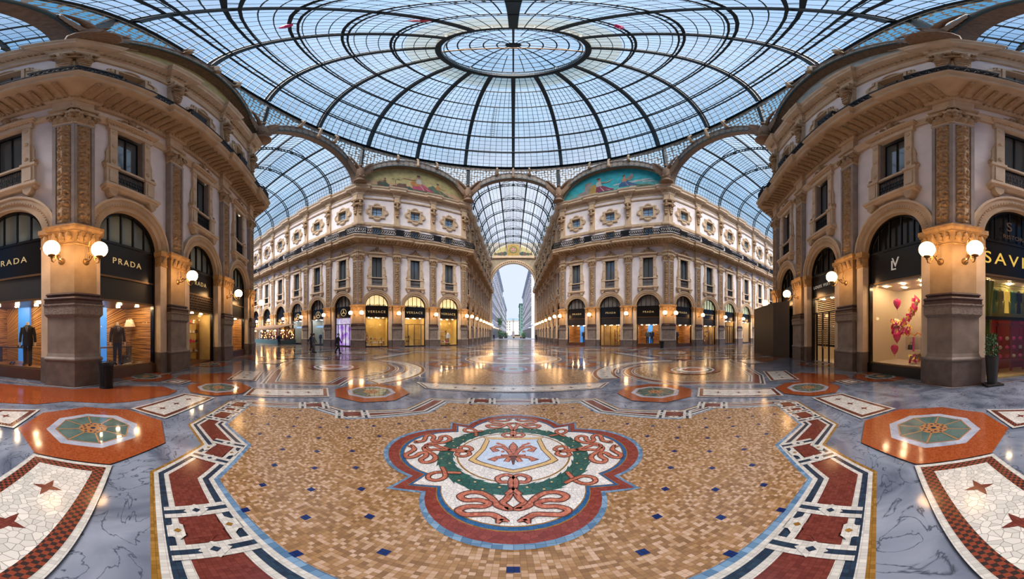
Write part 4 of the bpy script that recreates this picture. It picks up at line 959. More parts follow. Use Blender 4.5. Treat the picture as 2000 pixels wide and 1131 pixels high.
dg_ = [2.72, 8.13, 13.54]
def armb(n, first=2.90, step=5.2): return [first+step*i for i in range(n)]
XL, YL, BL = 7, 7, 2
def rev(L, l): return [L-x for x in reversed(l)]
LX = 2.9+5.3*(XL-1)+2.9; LY = 2.9+5.0*(YL-1)+2.9; LB = 2.9+5.2*(BL-1)+2.8
sw = [Seg((-A, -B-LB), (-A, -B)), Seg((-A, -B), (-B, -A)), Seg((-B, -A), (-B-17, -A))]
nw = [Seg((-B-LX, A), (-B, A)), Seg((-B, A), (-A, B)), Seg((-A, B), (-A, B+LY))]
ne = [Seg((A, B+LY), (A, B)), Seg((A, B), (B, A)), Seg((B, A), (B+LX, A))]
se = [Seg((B+17, -A), (B, -A)), Seg((B, -A), (A, -B)), Seg((A, -B), (A, -B-LB))]
W_ = .5*math.tan(PI/8)
def ends_of(segs): return [(0, segs[0].L+W_*0), (0, segs[1].L), (0, segs[2].L)]
bx = armb(XL, 2.9, 5.3); by = armb(YL, 2.9, 5.0); bb = armb(BL, 2.9, 5.2); bs = armb(3, 2.9, 5.3)
b_sw, p_sw = make_building('corner_building', 'arcade corner building at the left edge with black shopfronts and wood-lined windows', sw, [rev(sw[0].L, bb), dg_, bs], None, ends_of(sw))
b_nw, p_nw = make_building('corner_building', 'arcade corner building left of the central passage with yellow-lit shops under a desert mural', nw, [rev(nw[0].L, bx), dg_, by], None, ends_of(nw))
b_ne, p_ne = make_building('corner_building', 'arcade corner building right of the central passage under the turquoise sky mural', ne, [rev(ne[0].L, by), dg_, bx], None, ends_of(ne))
b_se, p_se = make_building('corner_building', 'arcade corner building at the right edge with the cream balloon shop window', se, [rev(se[0].L, bs), dg_, bb], None, ends_of(se))

# ================================================================ GLASS DOME
ZC, RD = 26.6, 19.2
def dp(az, ph, r=RD): return (r*math.cos(ph)*math.cos(az), r*math.cos(ph)*math.sin(az), ZC+r*math.sin(ph))
PH = [math.radians(16.4+9.6*i) for i in range(7)]
dome = thing('glass_dome', 'great iron and glass dome over the octagonal crossing with a round lantern', 'dome')
NS = 16
def beam(f, pts, nrm, w, d0, d1, m):
    """box section following pts; nrm outward normals; from depth d0 to d1 along the normal, width w"""
    N = len(pts); vs = []
    for i in range(N):
        p = Vector(pts[i]); t = (Vector(pts[min(i+1, N-1)])-Vector(pts[max(i-1, 0)])).normalized(); n = Vector(nrm[i]); a = t.cross(n).normalized()*w/2
        vs += [p+a+n*d0, p-a+n*d0, p-a+n*d1, p+a+n*d1]
    fs = [(i*4+j, i*4+(j+1) % 4, i*4+4+(j+1) % 4, i*4+4+j) for i in range(N-1) for j in range(4)] + [(3, 2, 1, 0), ((N-1)*4, (N-1)*4+1, (N-1)*4+2, (N-1)*4+3)]
    f.add(vs, fs, m)
def nrmv(p): v = Vector(p)-Vector((0, 0, ZC)); return v.normalized()
fr = MB()
pts = [dp(0, PH[0]+(PH[6]-PH[0])*i/20) for i in range(21)]
beam(fr, pts, [nrmv(p) for p in pts], .42, -.42, -.34, 'iron'); beam(fr, pts, [nrmv(p) for p in pts], .42, .06, .14, 'iron'); beam(fr, pts, [nrmv(p) for p in pts], .10, -.38, .08, 'iron')
for i in range(60):
    p = Vector(dp(0, PH[0]+(PH[6]-PH[0])*(i+.5)/60)); n = nrmv(p); t = n.cross(Vector((0, 1, 0)))
    fr.bar(p-n*.38+Vector((0, .06, 0)), p+n*.05+Vector((0, .06, 0)), .03, .18, 'iron_grey', up=(0, 1, 0)); fr.bar(p-n*.38-Vector((0, .06, 0)), p+n*.05-Vector((0, .06, 0)), .03, .18, 'iron_grey', up=(0, 1, 0))
me_rib = fr.mesh('dome_rib')
for k in range(NS): inst(me_rib, 'rib', dome, rz=2*PI*k/NS)
for i in range(1, 6):
    f = MB(); n = 64
    P = [dp(2*PI*k/n, PH[i], RD-.05) for k in range(n)]; f.tube(P, .12, 'iron', 4, closed=True)
    P = [dp(2*PI*k/n, PH[i], RD-.55) for k in range(n)]; f.tube(P, .085, 'iron', 4, closed=True)
    for k in range(96):
        a = 2*PI*k/96; f.bar(dp(a, PH[i], RD-.05), dp(a, PH[i], RD-.55), .10, .05, 'iron')
    f.build('ring', dome)
f = MB(); f.lathe([(18.25, 31.65), (18.6, 31.65), (18.6, 32.1), (18.5, 32.15), (18.25, 32.1)], 'iron', n=96); f.f = f.f[:-2]; f.m = f.m[:-2]
f.build('base_ring', dome)
f = MB(); n = 96          # glazing bars
for s in range(NS):
    for j in range(1, 8):
        a = 2*PI*(s+j/8)/NS
        top = PH[6] if j % 2 == 0 else PH[5]
        P = [dp(a, PH[0]+(top-PH[0])*i/14) for i in range(15)]; beam(f, P, [nrmv(p) for p in P], .05, -.05, .03, 'iron')
for i in range(6):
    for j in range(1, 4):
        ph = PH[i]+(PH[i+1]-PH[i])*j/4; P = [dp(2*PI*k/n, ph, RD+.02) for k in range(n)]; f.tube(P, .034, 'teal_iron', 3, closed=True)
f.build('glazing_bars', dome)
f = MB()
f.grid(lambda u, v: dp(2*PI*u, PH[0]+(PH[5]+.05-PH[0])*v, RD+.05), 64, 16, 'dome_glass'); f.grid(lambda u, v: dp(2*PI*u, PH[5]+.05+(PH[6]-PH[5]-.05)*v, RD+.05), 64, 3, 'dome_glass_stained')
smooth_angle(f.build('glass_panes', dome))
RO = RD*math.cos(PH[6]); ZO = ZC+RD*math.sin(PH[6])
f = MB(); f.lathe([(RO-.25, ZO-.25), (RO+.15, ZO-.3), (RO+.15, ZO+.1), (RO-.05, ZO+.9), (RO-.3, ZO+.9), (RO-.25, ZO)], 'iron', n=64); f.f = f.f[:-2]; f.m = f.m[:-2]
f.build('lantern_ring', dome)
f = MB()
for z in (ZO+.15, ZO+.95): f.tube([((RO-.45)*math.cos(2*PI*k/64), (RO-.45)*math.sin(2*PI*k/64), z) for k in range(64)], .035, 'teal_iron', 4, closed=True)
for k in range(128): a = 2*PI*k/128; f.bar(((RO-.45)*math.cos(a), (RO-.45)*math.sin(a), ZO+.1), ((RO-.45)*math.cos(a), (RO-.45)*math.sin(a), ZO+.95), .03, .03, 'teal_iron')
f.build('lantern_railing', dome)
f = MB(); ZL = ZO+2.3; HL = 3.0          # lantern: drum and shallow cap
cap = lambda r: ZL+HL*(1-(r/(RO+.1))**1.7)
for k in range(32):
    a = 2*PI*k/32; ca, sa = math.cos(a), math.sin(a); w = .16 if k % 4 == 0 else .08; rr = [RO*(.10+.90*i/8) for i in range(9)]
    P = [(r*ca, r*sa, cap(r)) for r in rr]
    if k % 2 and k % 4: P = P[3:]
    f.tube(P, w*.6, 'iron', 4)
    if k % 4 == 0:
        f.bar((RO*ca, RO*sa, ZO+.6), (RO*ca, RO*sa, ZL), .18, .18, 'teal_iron'); 
        for sg in (-1, 1): f.tube([((RO-.1)*math.cos(a+sg*t*.17), (RO-.1)*math.sin(a+sg*t*.17), ZL-1.1+.9*t**.6) for t in (0, .25, .5, .8, 1)], .03, 'teal_iron', 4)
    elif k % 1 == 0: f.bar((RO*ca, RO*sa, ZO+.6), (RO*ca, RO*sa, ZL), .04, .04, 'teal_iron')
for r in (.10, .22, .40, .58, .74, .88, 1.0): f.tube([(RO*r*math.cos(2*PI*k/48), RO*r*math.sin(2*PI*k/48), cap(RO*r)) for k in range(48)], .07 if r < 1 else .12, 'iron', 4, closed=True)
f.lathe([(.05, cap(0)-.25), (.45, cap(.3)-.1), (.5, cap(.3)), (.2, cap(0)+.1)], 'iron', n=16)
f.build('lantern_frame', dome)
f = MB(); f.grid(lambda u, v: (max(.05, RO*v)*math.cos(2*PI*u), max(.05, RO*v)*math.sin(2*PI*u), cap(RO*v)+.05), 48, 8, 'lantern_glass'); f.grid(lambda u, v: (RO*math.cos(2*PI*u)*1.01, RO*math.sin(2*PI*u)*1.01, ZO+.8+(ZL-ZO-.8)*v), 48, 1, 'lantern_glass')
smooth_angle(f.build('lantern_glass', dome))
f = MB(); f.bar((RO*-.97, -.3, ZL+.02), (RO*.97, -.3, ZL+.02), .22, .1, 'brass'); f.build('lantern_tie_beam', dome)
f = MB()      # access ladder
for sx in (-.2, .2): P = [dp(PI/2+.19+sx/19*1.6, PH[2]+(PH[4]-PH[2])*i/6, RD-.1) for i in range(7)]; f.tube(P, .03, 'iron', 4)
for i in range(16): q = PH[2]+(PH[4]-PH[2])*i/15; f.bar(dp(PI/2+.173, q, RD-.1), dp(PI/2+.207, q, RD-.1), .04, .04, 'iron')
f.build('ladder', dome)

# ================================================================ VAULTS over the arms
def make_vault(name, label, ang, base, L, step, n_rib, first):
    """local: x across, y along the arm from its mouth, rotated by ang"""
    t = thing('glass_vault', label, 'glass roof', (base[0], base[1], 0), ang)
    aw, z0, rise = 6.75, 24.3, 5.6
    P = lambda th, o=0: ((aw+o)*math.cos(th), z0+(rise+o)*math.sin(th))
    TH = [PI*i/24 for i in range(25)]
    rb = MB()
    for o, w in ((-.24, .11), (.18, .09)): rb.tube([(P(a, o)[0], 0, P(a, o)[1]) for a in TH], w, 'iron', 4)
    for i in range(48): a = PI*(i+.5)/48; rb.bar((P(a, -.22)[0], 0, P(a, -.22)[1]), (P(a, .16)[0], 0, P(a, .16)[1]), .05, .10 if i % 2 else .22, 'iron', up=(0, 1, 0))
    for sg in (-1, 1):
        rb.tube([(sg*2.2, 0, z0+rise*.945), (sg*1.6, 0, z0+rise+.5), (0, 0, z0+rise+1.0)], .05, 'iron', 4); rb.tube([(sg*2.2, 0, z0+rise*.92+.1), (sg*1.2, 0, z0+rise+.15), (0, 0, z0+rise+.2)], .045, 'iron', 4)
    rb.bar((0, 0, z0+rise), (0, 0, z0+rise+1.1), .08, .08, 'iron'); rb.lathe([(.1, -.3), (.22, -.1), (.1, .1)], 'iron', (0, 0, z0+rise), 8)
    me = rb.mesh('vault_rib')
    ys = [first+step*i for i in range(n_rib)]
    for y_ in ys: inst(me, 'arch_rib', t, (0, y_, 0))
    f = MB()
    for a in [PI*i/10 for i in range(1, 10) if i != 5]:
        w = .10 if i in (4, 6) else .06; p = P(a, .12); f.bar((p[0], 0, p[1]), (p[0], L, p[1]), .16, .16, 'iron')
    for sg in (-1, 1): p = P(PI/2+sg*.33, .1); f.bar((p[0], 0, p[1]+.05), (p[0], L, p[1]+.05), .12, .3, 'iron')
    f.bar((0, 0, z0+rise+1.05), (0, L, z0+rise+1.05), .1, .15, 'iron'); f.build('purlins', t)
    f = MB(); na = 30
    for i in range(1, na):
        a = PI*i/na
        if abs(a-PI/2) < .34: continue
        p = P(a, .2); f.bar((p[0], 0, p[1]), (p[0], L, p[1]), .04, .04, 'iron')
    k = 0; yy = .25
    while yy < L:
        for A0, A1 in ((0, PI/2-.34), (PI/2+.34, PI)): f.tube([(P(A0+(A1-A0)*i/9, .2)[0], yy, P(A0+(A1-A0)*i/9, .2)[1]) for i in range(10)], .024, 'iron', 3, caps=False)
        for sg in (-1, 1): f.bar((sg*2.2, yy, z0+rise*.945+.3), (0, yy, z0+rise+1.1), .05, .05, 'iron')
        yy += .5
    for r in (.33, .66):
        for sg in (-1, 1): f.bar((sg*2.2*r, 0, z0+rise*.945+.3+(1.1-.0+rise*.055-.3)*(1-r)), (sg*2.2*r, L, z0+rise*.945+.3+(1.1+rise*.055-.3)*(1-r)), .03, .03, 'iron_grey')
    f.build('glazing_bars', t)
    f = MB()
    for A0, A1 in ((0, PI/2-.34), (PI/2+.34, PI)):
        f.grid(lambda u, v: (P(A0+(A1-A0)*u, .24)[0], L*v, P(A0+(A1-A0)*u, .24)[1]), 10, 6, 'dome_glass')
    f.build('glass_panes', t)
    f = MB(); zt = z0+rise+1.15; zb = z0+rise*.945+.34
    f.add([(-2.2, 0, zb), (0, 0, zt), (2.2, 0, zb), (-2.2, L, zb), (0, L, zt), (2.2, L, zb)], [(0, 1, 4, 3), (1, 2, 5, 4)], 'lantern_glass'); f.build('ridge_glass', t)
    return t
make_vault('v', 'barrel vaulted glass roof over the central passage', 0, (0, B+.2), LY-.4, 5.0, YL, 2.2)
make_vault('v', 'barrel vaulted glass roof over the left passage', PI/2, (-B-.2, 0), LX, 5.3, XL, 4.2)
make_vault('v', 'barrel vaulted glass roof over the right passage', -PI/2, (B+.2, 0), LX, 5.3, XL, 4.2)
make_vault('v', 'barrel vaulted glass roof over the passage behind the viewer', PI, (0, -B-.2), LB, 5.2, 2, 2.2)

# ================================================================ ARCHES AND SPANDRELS under the dome
verts8 = [(A, B), (B, A), (B, -A), (A, -B), (-A, -B), (-B, -A), (-B, A), (-A, B)]
def uvm(me, coords):
    uvl = me.uv_layers.new(name='UVMap')
    for lp in me.loops: uvl.data[lp.index].uv = coords[lp.vertex_index]
def arch_side(i, label):
    p, q = Vector(verts8[i]), Vector(verts8[(i+1) % 8]); mid = (p+q)/2; L = (q-p).length; u = (q-p)/L; n = -mid.normalized(); h = L/2-.28
    t = thing('spandrel_arch', label, 'arch', (mid.x, mid.y, 0))
    z0, r0, r1 = 24.35, 5.15, 6.45; hi = h; ho = h+.28; N = 32
    def Q(x, z, o=0): v = u*x+n*o; return (v.x, v.y, z)
    f = MB(); uv = []; TH = [PI*k/N for k in range(N+1)]
    inn = [(-hi*math.cos(a), z0+r0*math.sin(a)) for a in TH]; out = [(-(ho)*math.cos(a)*1.0, z0+.0+r1*math.sin(a)) for a in TH]
    # front face with rosettes, then soffit and mouldings
    f.add([Q(x, z, .18) for x, z in inn]+[Q(x, z, .18) for x, z in out], [(k, k+1, N+2+k, N+1+k) for k in range(N)], 'rosettes')
    al = [0]
    for k in range(N): al.append(al[-1]+math.hypot(out[k+1][0]-out[k][0], out[k+1][1]-out[k][1]))
    uv = [(a/1.28*2.0/1.55*1.55, .32) for a in al]+[(a/1.28*2.0, 1.32*.98) for a in al]
    uv = [(a*.78, .0) for a in al]+[(a*.78, 1.29) for a in al]
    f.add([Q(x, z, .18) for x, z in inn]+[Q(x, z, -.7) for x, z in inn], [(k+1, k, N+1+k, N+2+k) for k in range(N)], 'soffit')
    f.add([Q(x, z, -.3) for x, z in inn]+[Q(x, z, -.3) for x, z in out], [(k, k+1, N+2+k, N+1+k) for k in range(N)], 'stone_grey')
    uv += [(0, 0)]*(4*(N+1))
    me = f.mesh('archivolt'); uvm(me, uv); o = inst(me, 'archivolt', t)
    f = MB(); f.tube([Q(x, z, .2) for x, z in inn], .10, 'teal_iron', 6); f.tube([Q(x, z, .2) for x, z in out], .08, 'stone_grey', 6); f.build('arch_moulding', t)
    # perforated spandrel up to the dome's ring
    f = MB(); uv = []; NV = 5; zr = 31.6
    for k in range(N+1):
        x, z = out[k]; b = mid+u*x+n*.1; az = math.atan2(b.y, b.x); tp = Vector((18.45*math.cos(az), 18.45*math.sin(az)))
        for j in range(NV+1):
            s = j/NV; s2 = s**.8; pp = b.lerp(tp, s2); f.v.append((pp.x-mid.x, pp.y-mid.y, z+(zr-z)*s)); uv.append((az*18.4, z+(zr-z)*s))
    k_ = f.mi('lattice')
    for k in range(N):
        for j in range(NV): a = k*(NV+1)+j; f.f.append((a, a+1, a+NV+2, a+NV+1)); f.m.append(k_)
    me = f.mesh('spandrel_lattice'); uvm(me, uv); smooth_angle(inst(me, 'spandrel_lattice', t))
    # ornamental band below the ring
    f = MB(); uv = []
    a0 = math.atan2(p.y, p.x); a1 = math.atan2(q.y, q.x); a1 = a1-2*PI if a1 > a0+PI else (a1+2*PI if a1 < a0-PI else a1)
    for k in range(17):
        az = a0+(a1-a0)*k/16
        for z in (31.0, 31.62): f.v.append((18.40*math.cos(az)-mid.x, 18.40*math.sin(az)-mid.y, z)); uv.append((az*18.4*.85, (z-31.0)*1.05))
    k_ = f.mi('rosettes')
    for k in range(16): f.f.append((k*2, k*2+1, k*2+3, k*2+2)); f.m.append(k_)
    me = f.mesh('ring_band'); uvm(me, uv); inst(me, 'ring_band', t)
    # tan consoles and the iron stanchion at the corner
    for x in (-h*.36, 0, h*.36):
        f = MB(); zz = z0+r1*math.sin(math.acos(min(1, abs(x)/ho))); b = mid+u*x; az = math.atan2(b.y, b.x); tp = Vector((18.3*math.cos(az), 18.3*math.sin(az)))
        f.tube([Q(x, zz-(1.2 if x == 0 else .1), .45), (tp.x-mid.x+n.x*.5, tp.y-mid.y+n.y*.5, (zz+31.6)/2), (tp.x-mid.x+n.x*.1, tp.y-mid.y+n.y*.1, 31.7)], [.20, .16, .14], 'stone_pale', 6); f.ball(Q(x, zz-(1.2 if x == 0 else .1), .5), .26, 'stone_carved', 8, 6); f.build('console', t)
    return t, mid, u, n, hi, z0, r0
names8 = ['right of the central passage, framing the turquoise mural', 'at the mouth of the right passage', 'over the right foreground building', 'over the passage behind the viewer', 'over the left foreground building', 'at the mouth of the left passage', 'left of the central passage, framing the desert mural', 'at the mouth of the central passage']
arches = []
for i in range(8): arches.append(arch_side(i, 'ornamented iron arch with perforated spandrels ' + names8[i]))
for i, v in enumerate(verts8):
    st = MB(); az = math.atan2(v[1], v[0]); r = math.hypot(*v)
    st.bar((18.55*math.cos(az), 18.55*math.sin(az), 31.9), ((r-.75)*math.cos(az), (r-.75)*math.sin(az), 27.2), .30, .5, 'iron')
    st.build('corner_stanchion', dome)

# ---- painted lunettes
def flatpoly(f, Q, pts, m, o):
    vs = [Q(x, z, o) for x, z in pts]; f.add(vs, [tuple(range(len(pts)))], m)
def blob(cx, cz, rx, rz, n=14, w=.12, seed=1):
    r = random.Random(seed); return [(cx+rx*math.cos(2*PI*i/n)*(1+w*(r.random()-.5)*2), cz+rz*math.sin(2*PI*i/n)*(1+w*(r.random()-.5)*2)) for i in range(n)]
for nm, c in (('p_yellow', (.50, .44, .20)), ('p_peach', (.52, .34, .20)), ('p_green', (.10, .16, .10)), ('p_darkgreen', (.05, .09, .07)), ('p_rose', (.42, .08, .14)), ('p_teal', (.03, .42, .50)), ('p_sea', (.10, .42, .42)), ('p_ochre', (.42, .28, .06)), ('p_skin', (.48, .28, .17)), ('p_white', (.50, .50, .46)), ('p_brown', (.14, .085, .06)), ('p_plum', (.22, .04, .09)), ('p_cloud', (.42, .50, .50)), ('p_stonew', (.28, .26, .24)), ('p_orange', (.50, .22, .07)), ('p_blue', (.03, .12, .30))):
    mat(nm, c, .75, var=([k*.72 for k in c], 1.6, 6))
def figure(f, Q, x, z, s, cloth, top, flip=1, arm=None, ex=0):
    """generic draped seated figure painted flat, in thin layers"""
    X = lambda P: [(x+a*s*flip, z+b*s) for a, b in P]
    L = [([(-.55, 0), (1.25, 0), (1.35, .12), (.95, .30), (.55, .62), (.15, .85), (-.2, .80), (-.5, .45)], cloth, .050), ([(-.2, .72), (.28, .72), (.22, 1.1), (.16, 1.38), (-.12, 1.38), (-.24, 1.1)], top, .056),
         ([(-.03, 1.34), (.09, 1.34), (.09, 1.5), (-.03, 1.5)], 'p_skin', .058)]
    for P, m, o in L: flatpoly(f, Q, X(P) if flip > 0 else X(P)[::-1], m, o)
    flatpoly(f, Q, blob(x+.04*s*flip, z+1.62*s, .15*s, .18*s), 'p_skin', .060); flatpoly(f, Q, blob(x-.02*s*flip, z+1.70*s, .17*s, .15*s), 'p_brown', .061)
    for (a, b, c, d) in (arm or [(.18, 1.25, .62, .95), (.62, .95, .95, 1.0)]):
        dx, dz = c-a, d-b; l = math.hypot(dx, dz); nx, nz = -dz/l*.06, dx/l*.06; P = X([(a+nx, b+nz), (a-nx, b-nz), (c-nx*.7, d-nz*.7), (c+nx*.7, d+nz*.7)]); flatpoly(f, Q, P, 'p_skin', .062)
    for q in range(3): flatpoly(f, Q, X([(.1+.25*q, .62-.17*q), (.16+.25*q, .60-.17*q), (.5+.26*q, .04), (.42+.26*q, .04)]), 'p_brown' if q == 1 else top, .053)
def mural(i, label, style):
    t, mid, u, n, hi, z0, r0 = arches[i]
    m = thing('lunette_mural', label, 'mural', (mid.x, mid.y, 0))
    sgn = 1 if i in (0, 1, 2, 6, 4) else 1
    def Q(x, z, o=0): x = -x if False else x; v = u*x*1+n*(o-.62); return (v.x, v.y, z)
    f = MB(); N = 28; P = [(-hi*1.01*math.cos(PI*k/N), z0+(r0+.1)*math.sin(PI*k/N)) for k in range(N+1)]
    base, low = {'desert': ('p_yellow', 'p_peach'), 'sea': ('p_teal', 'p_sea'), 'dim': ('p_cloud', 'p_green'), 'dim2': ('p_yellow', 'p_green')}[style]
    flatpoly(f, Q, P, base, 0); f.add([Q(x, z, o) for o in (-.3, -.02) for x, z in P], [(k, k+1, N+2+k, N+1+k) for k in range(N)]+[tuple(range(N+1))], 'stone_grey')
    G = lambda pts, mm, o=.02: flatpoly(f, Q, pts, mm, o)
    hz = z0+1.0
    G([(-hi*.93, z0+.02), (hi*.93, z0+.02), (hi*.90, z0+1.5), (hi*.5, hz+.45), (0, hz+.35), (-hi*.5, hz+.4), (-hi*.9, z0+1.5)], low, .01)
    if style == 'desert':
        G([(-hi*.94, z0+.02), (hi*.94, z0+.02), (hi*.86, z0+.5), (hi*.6, z0+.9), (.5, z0+.8), (-2, z0+1.0), (-4, z0+.75), (-hi*.85, z0+.6)], 'p_green', .02)
        for k, (x, z, rx, rz) in enumerate(((-4.9, 25.35, .55, .5), (-4.1, 25.2, .4, .3), (-1.9, 25.3, .9, .7), (-.9, 25.1, .6, .4), (3.4, 25.2, .7, .5), (4.6, 24.9, .6, .35), (-3.0, 25.0, .5, .35))): G(blob(x, z, rx, rz, 12, .35, k), 'p_darkgreen' if k % 2 else 'p_brown', .03+.002*k)
        figure(f, Q, -4.4, 25.1, .85, 'p_darkgreen', 'p_brown', -1); figure(f, Q, .5, 25.15, 1.75, 'p_rose', 'p_white', 1, [(-.1, 1.25, -.6, 1.12), (-.6, 1.12, -1.35, 1.15)]); figure(f, Q, 3.5, 25.0, 1.3, 'p_green', 'p_orange', 1); G(blob(2.7, 25.8, .7, .8, 12, .2, 3), 'p_green', .045); G(blob(0, 26.35, .75, .5, 12, .2, 5), 'p_orange', .051)
        for a in range(7): th = PI*.1+a*PI*.8/6; G([(-2.9, 26.55), (-2.9+.62*math.cos(th), 26.55+.42*math.sin(th)-.04), (-2.9+.62*math.cos(th)*1.02, 26.55+.42*math.sin(th)+.05)], 'p_darkgreen', .03)
        G([(-2.93, 25.6), (-2.87, 25.6), (-2.87, 26.6), (-2.93, 26.6)], 'p_brown', .028)
    elif style == 'sea':
        for k, (x, z, rx, rz) in enumerate(((2.6, 26.1, 1.7, .22), (4.6, 26.3, 1.3, .18), (1.2, 26.0, .8, .2), (5.4, 25.9, .9, .15))): G(blob(x, z, rx, rz, 14, .3, k), 'p_cloud', .02+.002*k)
        G([(-6.6, 24.4), (-2.4, 24.4), (-2.6, 25.0), (-3.2, 25.35), (-6.4, 25.0)], 'p_stonew', .03); G([(-5.3, 25.0), (-3.0, 25.2), (-3.0, 27.6), (-4.0, 27.6), (-4.3, 25.9), (-5.3, 25.6)], 'p_stonew', .025)
        G([(1.6, 24.4), (6.6, 24.4), (5.6, 25.2), (3.6, 25.5), (2.0, 25.0)], 'p_green', .03)
        figure(f, Q, -1.9, 25.0, 1.75, 'p_plum', 'p_white', 1, [(.18, 1.2, .7, 1.05), (.7, 1.05, 1.15, 1.3)]); G([(-3.5, 24.7), (-2.4, 24.7), (-2.3, 26.3), (-2.6, 27.0), (-3.1, 26.6)], 'p_ochre', .058)
        figure(f, Q, 1.9, 25.35, 1.35, 'p_blue', 'p_skin', 1, [(.1, 1.2, .5, .9)]); G([(2.15, 26.9), (3.1, 28.0), (3.3, 27.0), (2.7, 26.4)], 'p_stonew', .057)
        for k, (x, z) in enumerate(((-4.6, 24.8), (.9, 24.75), (3.2, 25.0), (4.4, 24.85))): G(blob(x, z, .6, .28, 12, .4, k), 'p_darkgreen' if k % 2 else 'p_cloud', .045)
    else:
        for k in range(5): G(blob(-4.5+k*2.2, 24.95, .9, .5, 12, .4, k), 'p_darkgreen' if k % 2 else 'p_brown', .03+.002*k)
        figure(f, Q, 0, 24.7, 1.3, 'p_ochre', 'p_white', 1); figure(f, Q, -2.6, 24.7, 1.0, 'p_blue', 'p_rose', -1)
    o = f.build('painted_panel', m)
    f = MB(); f.ring2([(x*.985, z0+(z-z0)*.985) for x, z in P], P, 0, 1, 'stone_pale', closed=False)
    f2 = MB(); f2.add([Q(x, z, .06+.1*y) for x, y, z in f.v], f.f, 'stone_pale'); f2.build('frame', m)
mural(6, 'lunette mural of draped figures under a yellow desert sky', 'desert')
mural(0, 'lunette mural of draped figures under a turquoise sky', 'sea')
mural(2, 'lunette mural high above the right foreground building, seen edge-on', 'dim')
mural(4, 'lunette mural high above the left foreground building, seen edge-on', 'dim2')

# ---- eagles at the corners
def eagle_mesh():
    f = MB(); m = 'eagle_bronze'
    f.lathe([(.75, 0), (.8, .15), (.55, .3), (.5, .7), (.62, .8), (.6, .9)], m, n=14)
    f.lathe([(.42, .85), (.55, 1.3), (.58, 1.8), (.48, 2.35), (.28, 2.75), (.2, 2.95)], m, n=14, sx=1, sy=.85)
    f.ball((0, -.12, 3.1), .24, m, 12, 8, (.9, 1.15, 1)); f.tube([(0, -.3, 3.12), (0, -.48, 3.08), (0, -.55, 2.94)], [.09, .07, .02], m, 6)
    for sg in (-1, 1):
        def wing(u, v): 
            x = sg*(.25+1.45*u); top = 2.4+1.95*u**.8; bot = 1.2+1.5*u+.9*u*u*.5; z = bot+(top-bot)*v-.28*abs(math.sin(u*19))*(1-v); return (x, .05-.55*u*u*(.6)-.18*math.sin(v*PI)*(1-u*.6), z)
        g = MB(); g.grid(wing, 26, 8, m); n0 = len(g.v); vs = g.v+[(x, y+.14*(1-abs(x)/2.6), z) for x, y, z in g.v]; fs = g.f+[tuple(reversed([i+n0 for i in q])) for q in g.f]; f.add(vs, fs, m)
        f.tube([(sg*.25, -.1, 2.3), (sg*.7, -.25, 3.2), (sg*1.2, -.3, 3.85), (sg*1.68, -.35, 4.35)], [.2, .16, .12, .04], m, 7)
        f.tube([(sg*.22, -.3, 1.2), (sg*.25, -.42, .95), (sg*.25, -.5, .88)], [.16, .1, .08], m, 6)
        for d in (-.1, 0, .1): f.tube([(sg*.25+d, -.45, .92), (sg*.25+d*1.6, -.68, .84)], [.05, .03], m, 5)
    for d in range(-2, 3): f.tube([(d*.1, .1, 1.2), (d*.18, .15, .45)], [.12, .08], m, 5)
    return f.mesh('eagle')
me_eagle = eagle_mesh(); me_eagle.polygons.foreach_set('use_smooth', [True]*len(me_eagle.polygons))
eg = ['at the right of the central passage', 'at the near end of the turquoise mural', 'above the hoarding at the right passage', 'above the right foreground pillar', 'above the left foreground pillar', 'at the near corner of the left passage', 'at the outer end of the desert mural', 'at the left of the central passage']
for i, v in enumerate(verts8):
    az = math.atan2(v[1], v[0]); r = math.hypot(*v)-.75
    o = inst(me_eagle, 'eagle_statue', None, (r*math.cos(az), r*math.sin(az), 24.2), az-PI/2, (1.12, 1.12, 1.12)); tag(o, 'eagle sculpture with raised wings ' + eg[i], 'statue', 'eagles around the dome')

